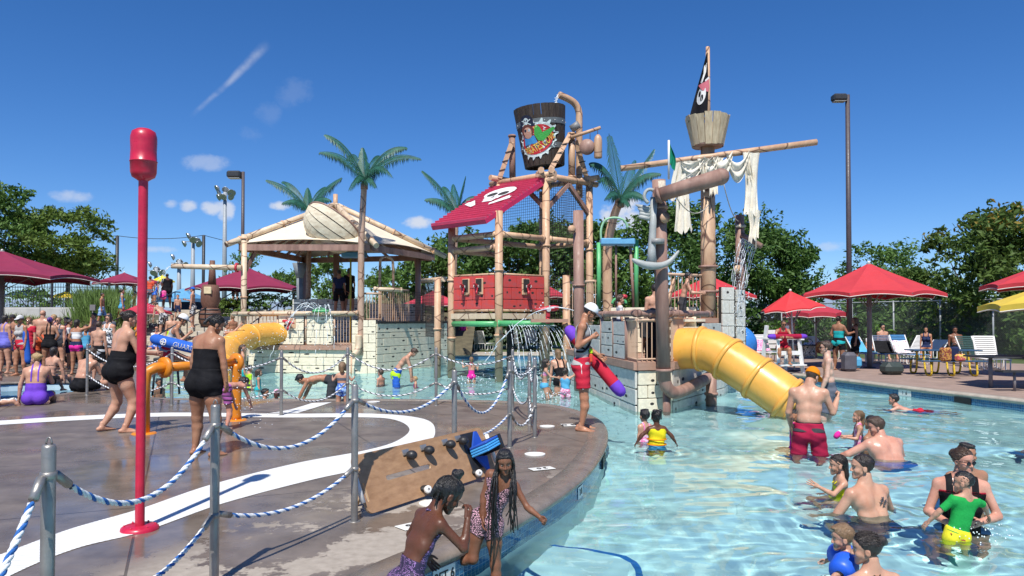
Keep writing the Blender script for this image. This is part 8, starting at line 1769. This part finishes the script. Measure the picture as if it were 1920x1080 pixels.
tb_, JT = wade('blond toddler in blue arm floats carried by the woman with the bun', 1578, 985, 5.35, .86, 70, age='toddler', skin='fair', hair=('short','light'), vox=.0115, headrot=(8,0,10), armL=((-.75,.35,-.35),(-.3,.7,-.5)), armR=((.75,.3,-.35),(.3,.7,-.5)), sit='water', wear=[dict(k='suit', m=K['blue'], name='float_belt', top=.80, back=.80, low=.2, leg=-1, off=.02)])
for sd_ in 'LR':
    a_, b_ = Vector(JT['sh'+sd_]), Vector(JT['el'+sd_]); MB().lathe([(.03,-.02),(.075,-.01),(.09,.03),(.085,.07),(.09,.11),(.075,.15),(.03,.155)], a_, axis=(b_-a_), n=16).build('arm_float', mat('float_blue_foam', (.015,.10,.62), .5, .06, 5), tb_)
wade('swimmer whose arm reaches in at the right edge', 1952, 770, 10.4, 1.7, 60, skin='tan', hair=('short','dark'), vox=.018, armL=((-.55,.35,-.7),(-.5,.2,-.85)), armR=((.3,.2,-.9),(0,.4,-.9)), wear=[T_('navy')])
# ---------------------------------------------------------------- right deck
rd = lambda label, px, yf, H, face, **k: person(label, at=G(px,yf), H=H, face=face, vox=k.pop('vox',.022), **k)
rd('woman in teal top and dark shorts talking under the large red umbrella', 1573, 694, 1.66, -60, sex='f', build=1.18, skin='olive', hair=('bun','dark'), armR=((.3,.3,-.8),(.1,.9,.2)), armL=((-.3,-.1,-.9),(.4,.3,-.6)), wear=[Su('teal', top=.8, back=.65), dict(k='trunks', m=K['black'], name='shorts', len=.5)])
rd('long haired woman in black dress under the large red umbrella', 1604, 692, 1.62, 80, sex='f', skin='olive', hair=('long','brown'), armR=((.2,.3,-.9),(-.2,.7,.3)), wear=[Su('black', top=.82, straps=1), SK('black', len=.8)])
# ================================================================ furniture and small things
# leaning plywood rack with kickboards
rk = empty('plywood_rack', G(800,935), 'brown plywood kickboard rack leaning between the rope posts', 'rack')
M_ply = mat('worn_plywood', (.40,.235,.125), .6, .14, 7, .12, 60, c2=(.31,.17,.085), stretch=(1,1,3)); M_plyedge = mat('plywood_edge', (.52,.36,.21), .7)
A_ = G(691,972); B_ = G(932,891); ux = (B_-A_).normalized(); back = Vector((-ux.y,ux.x,0)); LB = (B_-A_).length; HB_ = .50; lean = R(24); uz = Vector((0,0,1))*math.cos(lean)+back*math.sin(lean); un = ux.cross(uz)
RM = Matrix.Translation(A_+Vector((0,0,.03))) @ Matrix(((ux.x,uz.x,un.x,0),(ux.y,uz.y,un.y,0),(ux.z,uz.z,un.z,0),(0,0,0,1)))     # local x along, y up the board, z toward the viewer
def rbox(x0, x1, y0, y1, r, n=5):
    P = []
    for cx, cy, a0 in ((x1-r,y1-r,0),(x0+r,y1-r,90),(x0+r,y0+r,180),(x1-r,y0+r,270)):
        for i in range(n+1): a = R(a0+90*i/n); P.append(Vector((cx+r*math.cos(a), cy+r*math.sin(a), 0)))
    return P
slot = rbox(.17*LB,.49*LB,.225,.27,.022); hole1 = rbox(.035,.06,.34,.46,.012); hole2 = rbox(.035,.06,.10,.26,.012)
outer = rbox(0,LB,0,HB_,.07); loops = [outer, slot, hole1, hole2]; t_ = tessellate_polygon(loops); fl_ = [p for l in loops for p in l]; th = .02; n_ = len(fl_); mb = MB()
mb.add([RM@p for p in fl_]+[RM@(p-Vector((0,0,th))) for p in fl_], [tuple(x) for x in t_]+[tuple(i+n_ for i in x)[::-1] for x in t_]); k0 = 0
for l in loops: 
    m_ = len(l); mb.add([RM@p for p in l]+[RM@(p-Vector((0,0,th))) for p in l], [(i,(i+1)%m_,(i+1)%m_+m_,i+m_) for i in range(m_)], 1)
mb.build('board', [M_ply, M_plyedge], rk)
# rear prop so that it stands
for x in (.25,LB-.3): MB().beam(RM@Vector((x,HB_*.8,-.02)), (RM@Vector((x,HB_*.8,0))).xy.to_3d()+back*.22, .03, .05).build('rear_prop', M_plyedge, rk)
M_foamw = mat('white_foam_tube', (.74,.74,.72), .5, .05, 8)
for x, lb in ((-.03,0),(LB+.03,1)): MB().cyl(RM@Vector((x,.10,.012)), RM@Vector((x,HB_*.82,.012)), .022, n=10).build('end_tube', M_foamw, rk)
M_cast = mat('caster_black', (.02,.02,.022), .5, .1, 9)
def rp3(x, y, z): return RM@Vector((x,y,z))
for x, y in ((.68,.38),(.94,.385),(1.28,.39),(1.50,.395)):
    x *= LB/1.95; o = MB().ball(rp3(x,y,.055), .048, 12, sc=(1.1,1,.9)).build('caster', M_cast, rk); MB().box((0,0,0), (.09,.05,.012), mat=RM@Matrix.Translation((x-.01,y+.045,.006))).build('caster_plate', mat('zinc_plate', (.45,.42,.38), .4, metal=.7), o)
for x in (.74,.98,1.56):
    x *= LB/1.95; MB().ball(rp3(x+.02,.065,.01), .055, 12, sc=(1,1,.5)).build('wheel_arch', M_cast, rk); o = MB().lathe([(0,-.045),(.022,-.045),(.026,-.02),(.034,.0),(.034,.03),(.024,.04),(0,.04)], rp3(x,.045,.05), axis=un*.8-ux*.5, n=16).build('wheel', M_foamw, rk); MB().lathe([(0,.04),(.014,.04),(.014,.03)], rp3(x,.045,.05), axis=un*.8-ux*.5, n=10).build('hub', M_grey, o)
MB().box((0,0,0), (.30,.38,.006), mat=RM@Matrix.Translation((LB-.26,.28,.005)), bev=.01).build('black_panel', M_cast, rk)
M_kb = mat('kickboard_blue', (.02,.09,.45), .55, .06, 6); M_kb2 = mat('kickboard_light_blue', (.06,.34,.72), .55, .06, 6)
ks = empty('kickboard_bundle', rp3(LB-.25,.30,.12), 'bundle of blue foam kickboards strapped to the plywood rack', 'kickboards')
for i in range(4): MB().box((0,0,0), (.30,.022,.22), mat=RM@Matrix.Translation((LB-.22,.24+.026*i,.13))@Matrix.Rotation(R(8),4,'Z'), bev=.006).build('kickboard', M_kb2 if i < 3 else M_kb, ks)
for s_, y in ((1,.37),(-1,.14)): MB().prism([rp3(LB-.34,y-.07*s_,.03), rp3(LB-.14,y-.05*s_,.03), rp3(LB-.20,y+.08*s_,.05), rp3(LB-.24,y+.09*s_,.05)], un*.02).build('kickboard', M_kb, ks)
MB().box((0,0,0), (.03,.15,.26), mat=RM@Matrix.Translation((LB-.11,.275,.13))).build('strap', M_cast, ks)
# ---- loungers
def lounger(label, px, yb, rz, cm, ang=52, towel=None, frame_m=None, sc=1.0):
    p = G(px, yb); r = empty('sun_lounger', p, label, 'sun lounger', 'strap loungers round the pool'); T = Matrix.Translation(p)@Matrix.Rotation(R(rz),4,'Z')@Matrix.Scale(sc,4); fm = frame_m or mat('lounger_white_frame', (.74,.73,.70), .45, .05, 6)
    w = .31; a = R(ang); bl = .78
    for sx in (-1,1):
        MB().tube([T@Vector((sx*w,-1.0,.34)), T@Vector((sx*w,.12,.36))], .025, 8).build('side_rail', fm, r); MB().tube([T@Vector((sx*w,.12,.36)), T@Vector((sx*w,.12+bl*math.cos(a),.36+bl*math.sin(a)))], .025, 8).build('back_rail', fm, r)
        for y in (-.75,.0): MB().tube(smooth_path([T@Vector((sx*w,y-.2,.34)), T@Vector((sx*w,y-.18,.03)), T@Vector((sx*w,y,.02)), T@Vector((sx*w,y+.18,.03)), T@Vector((sx*w,y+.2,.35))], 3), .02, 6).build('leg', fm, r)
    st = MB().box((0,0,0), (2*w+.05,.052,.012), bev=.004).mesh('strap'); st.materials.append(cm)
    for i in range(15): y = -.98+1.08*i/14; o = place('strap', st, None, r, T@Vector((0,y,.365)), (0,0,R(rz)), (sc,)*3)
    for i in range(11):
        q = (i+.5)/11*bl; o = place('strap', st, None, r, T@Vector((0,.12+q*math.cos(a),.375+q*math.sin(a))), (0,0,0)); o.rotation_euler = (Matrix.Rotation(R(rz),4,'Z')@Matrix.Rotation(a,4,'X')).to_euler(); o.scale = (sc,)*3
    if towel:
        vs = []
        for i in range(13):
            q = -.30+.30*i/12*0+ (i/12)*(bl+.32)-.30
            for j in range(7):
                x = -w*.95+2*w*.95*j/6
                if q < 0: pt = Vector((x,.12+q,.392+.008*math.sin(j*2+i)))
                else: pt = Vector((x,.12+q*math.cos(a)-.022*math.sin(a),.392+q*math.sin(a)+.01*math.sin(j*1.7+i)))
                vs.append(T@pt)
        fs = [(i*7+j,i*7+j+1,(i+1)*7+j+1,(i+1)*7+j) for i in range(12) for j in range(6)]
        tw_ = empty('beach_towel', p+Vector((0,0,.4)), towel[0], 'towel'); mb = MB(); mb.add(vs, fs, smooth=True); mb.add([Vector(v)+Vector((0,0,.012)) for v in vs], [f[::-1] for f in fs], smooth=True); mb.build('cloth', towel[1], tw_, fix=False)
SW = mat('strap_white', (.72,.71,.68), .5, .06, 6); SB = mat('strap_navy', (.03,.06,.13), .5, .1, 6); SBl = mat('strap_blue', (.05,.20,.42), .5, .1, 6); SG = mat('strap_dark_green', (.03,.07,.06), .5, .1, 6); ST = pat('strap_stripe', (.70,.70,.70), (.05,.35,.50), 3, .5, 'stripe')
K['dots'] = pat('print_white_red_dots', (.62,.05,.15), (.74,.72,.72), 13, .28, 'cell')
lounger('blue strap lounger behind the large umbrella pole', 1618, 679, 12, SBl, 50, ('bright blue towel over the lounger left of the dark one', K['skyblue']))
lounger('dark strap lounger in front of the seated man', 1660, 680, -8, SB, 58, ('black towel over the dark lounger', K['black']))
lounger('blue lounger with a dotted towel beside the dark lounger', 1697, 681, 6, SBl, 62, ('white dotted towel over a blue lounger', K['dots']))
lounger('white lounger reclining to the right behind the picnic table', 1716, 672, -62, SW, 50)
lounger('blue lounger half hidden by the bags on the picnic table', 1752, 671, -50, SB, 30)
lounger('dark green lounger right of the picnic table bags', 1826, 688, 8, SG, 62)
lounger('white lounger with green head band at the right end of the row', 1853, 692, -14, SW, 68)
lounger('white lounger nearest the ship tower on the right deck', 1404, 676, 20, SW, 62); lounger('striped lounger left of the lifeguard chair', 1434, 676, 10, ST, 58, ('pink patterned towel on the striped lounger', K['pinkprint'])); lounger('white lounger behind the lifeguard chair', 1545, 672, 30, SW, 45)
lounger('white lounger on the far deck between the tower legs', 902, 657, 160, SW, 60); lounger('lounger with blue towel on the far deck', 996, 655, 175, SW, 62, ('blue towel on the far deck lounger', K['skyblue'])); lounger('lounger with printed towel on the far deck', 962, 656, 170, SW, 60, ('pink and blue towel on the far deck lounger', K['pinkprint']))
# ---- picnic table with yellow frame
p = G(1768,703); pt = empty('picnic_table', p, 'blue picnic table with yellow tube legs at the right pool edge', 'table'); MY = pat('yellow_black_tube', (.70,.48,.03), (.10,.07,.02), 26, .62, 'noise'); MBl = mat('table_blue', (.025,.075,.15), .45, .1, 5)
RT = Matrix.Translation(p)@Matrix.Rotation(R(-6),4,'Z')
for i in range(4): MB().box((0,0,0), (1.9,.17,.035), mat=RT@Matrix.Translation((0,-.27+.18*i,.73)), bev=.008).build('top_board', MBl, pt)
for sy in (-1,1):
    for i in range(2): MB().box((0,0,0), (1.85,.13,.035), mat=RT@Matrix.Translation((0,sy*.62+.07*(2*i-1),.44)), bev=.008).build('bench_board', MBl, pt)
for sx in (-.62,0,.62):
    MB().tube(smooth_path([RT@Vector((sx-.02,-.22,.71)), RT@Vector((sx,-.24,.4)), RT@Vector((sx,-.34,.08)), RT@Vector((sx,-.55,.035)), RT@Vector((sx,-.70,.08)), RT@Vector((sx,-.66,.42))], 5), .028, 8).build('leg_tube', MY, pt)
    MB().tube(smooth_path([RT@Vector((sx-.02,.22,.71)), RT@Vector((sx,.24,.4)), RT@Vector((sx,.34,.08)), RT@Vector((sx,.55,.035)), RT@Vector((sx,.70,.08)), RT@Vector((sx,.66,.42))], 5), .028, 8).build('leg_tube', MY, pt)
def bag(label, px, y, d, w, h, dp, m, cat='bag', handles=True):
    c = D(px,y,d); o = empty('beach_bag', c, label, cat); mb = MB(); mb.box(c+Vector((0,0,h/2)), (w,dp,h), rz=.2, bev=min(w,dp)*.25); mb.build('body', m, o)
    if handles: MB().tube([c+Vector((w*.3*math.cos(t),-dp*.1,h+h*.25*math.sin(t))) for t in [math.pi*i/8 for i in range(9)]], .012, 6).build('handle', M_dark, o)
K['tapestry'] = pat('print_tapestry', (.22,.05,.03), (.50,.26,.06), 18, .5, 'noise', (.10,.04,.10)); K['bright'] = pat('print_bright_mix', (.70,.45,.10), (.55,.08,.12), 16, .5, 'noise', (.6,.6,.62))
bag('tapestry patterned bag on the picnic table', 1773, 677.5, 20.55, .30, .38, .2, K['tapestry']); bag('navy bag behind the tapestry bag on the picnic table', 1789, 677, 20.75, .24, .40, .18, K['navy']); bag('bright floral bag at the right of the picnic table', 1801, 677.5, 20.5, .28, .20, .2, K['bright'])
bag('black tote bag hanging on the arm of the woman in the black dress', 1209, 634, 15.6, .2, .34, .1, K['charcoal'])
bag('dark storage box under the row of loungers', 1672, 703, 22.2, .62, .38, .5, mat('dark_green_box', (.04,.055,.05), .5), 'box', False); bag('grey bin beside the two women', 1592, 697, 23.6, .42, .62, .4, mat('grey_bin', (.10,.10,.12), .5), 'bin', False)
bag('blue cooler box beside the blue lounger', 1600, 690, 23.8, .5, .36, .34, K['skyblue'], 'cooler', False)
person('woman in navy swimsuit sitting on the blue lounger by the picnic table', at=G(1742,676)+Vector((0,.2,.42)), sit='lounger', H=1.6, face=150, sex='f', skin='tan', hair=('bob','dark'), vox=.026, wear=[Su('navy', straps=1)], **SITP)
person('man in black trunks lying back right of the floral bag', at=G(1815,684)+Vector((0,.6,.42)), sit='lounger', H=1.75, face=170, skin='brown', hair=('short','black'), vox=.026, pelvis=(-25,0,0), wear=[T_('black')], **SITP)
bag('pink bag on the ground below the ship tower pipe', 1412, 680, 25.5, .35, .35, .3, K['pinkprint']); bag('striped stroller bag behind the lifeguard chair', 1517, 668, 27, .4, .5, .3, K['bwdot']); bag('brown bag on the table behind the lifeguard chair', 1540, 662, 26.5, .35, .4, .3, K['tapestry'])
# dark patio table and benches at the right edge
p = G(1893,727); dt = empty('patio_table', p, 'dark metal patio table at the right edge of the deck', 'table'); MB().box(p+Vector((0,0,.74)), (1.5,1.2,.04), bev=.01).build('top', M_dark, dt)
for sx in (-1,1): MB().cyl(p+Vector((sx*.45,0,0)), p+Vector((sx*.45,0,.72)), .045, n=10).build('leg', M_grey, dt); MB().box(p+Vector((sx*.45,-.85,.45)), (.7,.3,.035)).build('seat', M_dark, dt); MB().cyl(p+Vector((sx*.45,-.85,0)), p+Vector((sx*.45,-.85,.44)), .03, n=8).build('leg', M_grey, dt)
p = G(1505,684); dt = empty('patio_table', p, 'dark patio table behind the lifeguard chair', 'table'); MB().lathe([(0,.74),(.6,.74),(.6,.70),(0,.70)], p, n=20, smooth=False).build('top', M_dark, dt); MB().cyl(p, p+Vector((0,0,.7)), .05, n=10).build('leg', M_grey, dt); MB().box(p+Vector((.8,-.1,.43)), (.4,.4,.05), bev=.02).build('seat', mat('green_seat', (.02,.22,.08), .5), dt); MB().cyl(p+Vector((.8,-.1,0)), p+Vector((.8,-.1,.42)), .03, n=8).build('leg', M_grey, dt)
# ---- lifeguard chair
p = G(1470,699); lc = empty('lifeguard_chair', p, 'white lifeguard chair at the far right pool edge', 'chair'); MW = mat('white_chair_paint', (.76,.76,.74), .5, .05, 5); CT = Matrix.Translation(p)@Matrix.Rotation(R(14),4,'Z')
def cb_(a, b, w, h, name): MB().beam(CT@Vector(a), CT@Vector(b), w, h).build(name, MW, lc)
for sx in (-1,1): cb_((sx*.42,-.35,0),(sx*.36,-.25,1.05),.09,.09,'leg'); cb_((sx*.42,.55,0),(sx*.36,.35,1.45),.09,.09,'leg'); cb_((sx*.38,-.4,1.03),(sx*.38,.5,1.03),.12,.04,'armrest'); cb_((sx*.40,-.32,.28),(sx*.40,.5,.28),.05,.09,'side_rail')
for i in range(4): cb_((-.36,-.22+.15*i,.66),(.36,-.22+.15*i,.66),.13,.03,'seat_slat')
for i in range(4): cb_((-.36,.40,.80+.15*i),(.36,.40,.80+.15*i),.03,.12,'back_slat')
cb_((-.44,-.42,.26),(.44,-.42,.26),.2,.035,'foot_board'); cb_((-.40,-.3,.62),(.40,-.3,.62),.04,.12,'front_rail')
person('lifeguard in red with sunglasses sitting in the white chair', at=CT@Vector((-.05,.0,.69)), sit='chair', H=1.66, face=168, sex='f', skin='tan', hair=('pony','brown'), vox=.02, pelvis=(6,0,0), chest=(14,0,0), headrot=(16,0,10), armL=((-.3,.5,-.8),(.5,.8,.1)), armR=((.3,.5,-.8),(-.5,.8,.1)), legL=((-.12,.98,-.1),(-.02,-.02,-1)), legR=((.12,.98,-.1),(.02,-.02,-1)), glasses=True, wear=[Su('red', top=.9, back=.7, straps=1), T_('red', len=.4)])
rescue_tube('purple ended rescue tube across the seated lifeguard\'s lap', CT@Vector((-.75,-.30,1.12)), CT@Vector((.62,-.28,1.12)), .075, K['maroon'], K['purple'])
person('man in sunglasses sitting up behind the dark lounger', at=G(1676,676)+Vector((0,.9,.42)), sit='lounger', H=1.78, face=190, skin='fair', hair=('short','black'), vox=.022, glasses=True, wear=[T_('navy')], **SITP)
person('small girl in white sitting behind the blue lounger', at=G(1648,676)+Vector((0,.8,.40)), sit='lounger', H=1.2, face=185, age='child', sex='f', skin='fair', hair=('long','light'), vox=.022, wear=[Sh('white', sleeve=.5)], **SITP)
person('pale shirtless person standing behind the lifeguard chair', at=G(1486,671), H=1.72, face=20, skin='pale', hair=('short','light'), vox=.026, pelvis=(14,0,0), wear=[T_('slate')])
# blue beach umbrella lying on its side, stroller hoop
bu = empty('beach_umbrella', D(1418,640,27), 'small blue beach umbrella tilted on its side behind the ship tower', 'umbrella'); c_ = D(1416,634,27); axu = Vector((.75,-.55,.35)).normalized(); u_, v_, _ = frame(axu)
for k in range(8):
    a0, a1 = 2*math.pi*k/8, 2*math.pi*(k+1)/8; N = 6; vs = [c_-axu*(.30*s*s)+(u_*math.cos(a0+(a1-a0)*t)+v_*math.sin(a0+(a1-a0)*t))*(.62*s) for s in [j/N for j in range(N+1)] for t in [i/N for i in range(N+1)]]
    MB().add(vs, [(j*(N+1)+i,j*(N+1)+i+1,(j+1)*(N+1)+i+1,(j+1)*(N+1)+i) for j in range(N) for i in range(N)], smooth=True).build('canopy_panel', mat('beach_umbrella_blue', (.03,.20,.60), .6), bu, fix=False)
MB().cyl(c_, c_-axu*1.1, .015, n=6).build('pole', M_grey, bu)
bp_ = empty('backpack', D(305,552,42.4), 'pink backpack worn by the big man in black', 'backpack'); q_ = D(306,553,42.2); MB().box(q_, (.34,.24,.5), bev=.08).build('body', K['pink'], bp_); MB().box(q_+Vector((0,-.13,-.08)), (.24,.06,.24), bev=.03).build('pocket', K['hotpink'], bp_)
for k_, (x_, y_, z_, s_) in enumerate(((-19.5,29.6,.0,.5),(-20.3,30.2,.2,.7),(-18.9,30.3,.1,.45),(-10.9,32.0,.0,.5),(-10.2,32.6,.2,.6))):
    lbs = ['small tan boulder at the foot of the left handrail','largest tan boulder at the foot of the grass bank','tan boulder beside the steps near the left handrail','tan boulder right of the barrel pillar','larger tan boulder behind the left slide']
    rr2 = random.Random(k_); bm = bmesh.new(); bmesh.ops.create_icosphere(bm, subdivisions=3, radius=s_)
    for v in bm.verts: v.co *= 1+.18*math.sin(v.co.x*7+k_)*math.cos(v.co.y*6)+rr2.uniform(-.03,.03); v.co.z *= .7
    me = bpy.data.meshes.new('boulder'); bm.to_mesh(me); bm.free(); o = link('boulder', me, mat('tan_boulder', (.32,.24,.17), .9, .25, 4, .5, 12)); o.location = (x_,y_,z_); tag(o, lbs[k_], 'boulder')
# ---------------------------------------------------------------- water in the air
def spray_mat():
    m = bpy.data.materials.new('flying_water'); m.use_nodes = True; n, l, b = nodes(m); b.inputs['Base Color'].default_value = (.80,.86,.9,1); b.inputs['Roughness'].default_value = .1; b.inputs['IOR'].default_value = 1.33; return m
M_spray = spray_mat()
def spray(label, jets, r=.007, seed=1, drops=.5, jit=.02, steps=26):
    rr = random.Random(seed); mb = MB()
    for (p, v, T) in jets:
        p = Vector(p); v = Vector(v); P = [p+v*t+Vector((0,0,-4.9*t*t)) for t in [T*i/steps for i in range(steps+1)]]; i = 0
        while i < steps:
            k = rr.randint(2,6); f = i/steps; e = min(steps, i+k)
            if rr.random() > drops*f*1.3: mb.tube([q+Vector((rr.uniform(-1,1),rr.uniform(-1,1),rr.uniform(-1,1)))*jit*f*.5 for q in P[i:e+1]], [r*rr.uniform(.5,1.1) for _ in P[i:e+1]], 4)
            else:
                for q in P[i:e]:
                    for _ in range(2): mb.ball(q+Vector((rr.gauss(0,1),rr.gauss(0,1),rr.gauss(0,1)))*jit*2.2*(.3+f), r*rr.uniform(.7,1.6), 4)
            i = e+rr.randint(0,1)
    o = mb.build('water_spray', M_spray, fix=False); return tag(o, label, kind='stuff')
def mist(label, c, s, n, r=.009, seed=1):
    rr = random.Random(seed); mb = MB()
    for _ in range(n): mb.ball(Vector(c)+Vector((rr.gauss(0,s[0]),rr.gauss(0,s[1]),rr.gauss(0,s[2]))), r*rr.uniform(.5,1.4), 4)
    return tag(mb.build('water_droplets', M_spray, fix=False), label, kind='stuff')
rr = random.Random(12)
spray('curtain of thin jets falling from the green pipe under the tower', [((-.1+1.3*i/17,22.15,1.46),(.35+1.0*i/17+rr.uniform(-.1,.1),-.7,.25),.62+.05*rr.random()) for i in range(18)], .010, 2)
spray('thin water jet shot across the tower panels', [((1.95,20.6,1.78),(-3.6,1.6,1.9),.78),((1.95,20.6,1.76),(-3.5,1.7,2.1),.8)], .013, 3, .8, .06)
spray('water pouring into the tipping bucket', [((1.60,25.7,9.42),(-.5+.1*i,-.1,-.2),.42) for i in range(4)], .014, 4)
spray('shower of water falling from the pipe beside the mast', [(D(1394+30*i/15,447+15*i/15,19.1),(-.75+rr.uniform(-.1,.1),-.2,.1),.7+.1*rr.random()) for i in range(16)], .008, 5, .8, .05)
spray('water dribbling from the long pale pipe at the left', [((-12.0,26.3,3.5),(-1.3+.15*i,-.05,.3),.75) for i in range(4)], .008, 6, .9, .05)
ring_c = Vector((*fx(606), 1.98))-Vector((0,.12,0))
spray('fan of water arching from the green ring on the castle rail', [(ring_c+Vector((.2*math.cos(a),-.1,0)),(2.0*math.cos(a)*rr.uniform(.5,1.2)-.6,-.7,2.0*rr.uniform(.6,1.1)),.75) for a in [math.pi*i/11 for i in range(12)]], .011, 7, .7, .05)
mist('splash droplets round the right orange post', G(455,805)+Vector((0,0,.45)), (.22,.3,.36), 170, .0065, 8)
mist('splashing droplets at the foot of the left slide', D(430,655,24), (.55,.6,.35), 260, .014, 9)
mist('droplets round the little bubbler on the ship tower', D(1385,575,19), (.12,.12,.4), 150, .010, 10)
mist('splash round the girl in hot pink', D(882,712,22), (.3,.3,.06), 90, .014, 11); mist('splash round the girl in the bikini', D(1028,742,17.7), (.35,.3,.06), 90, .012, 13); mist('splash behind the boy in yellow trunks', D(1850,1000,6.2), (.14,.1,.03), 60, .006, 14)
bpy.context.view_layer.update()
RINGS = []
for o in S.objects:
    if o.type == 'MESH' and o.parent and o.parent.name.startswith('person') and o.name.startswith('body'):
        n_ = len(o.data.vertices); co = np.empty(n_*3, np.float32); o.data.vertices.foreach_get('co', co); co = co.reshape(-1,3); co = co[np.abs(co[:,2]-WZ) < .04]
        if len(co) > 8: c_ = co[:,:2].mean(0); RINGS.append((float(c_[0]), float(c_[1]), float(np.percentile(np.hypot(*(co[:,:2]-c_).T),70))))
WATER = link('pool_water', water_sheet(RINGS), glass_mat('pool_water', (.77,.955,.97)))
tag(WATER, kind='structure'); WATER.cycles.is_caustics_caster = True
# everything that reaches under water receives the light focused by the waves
bpy.context.view_layer.update()
for o in S.objects:
    if o.type == 'MESH' and o.name not in ('pool_water','small_pool_water'):
        mz = min((o.matrix_world@Vector(c)).z for c in o.bound_box)
        if mz < -.15: o.cycles.is_caustics_receiver = True
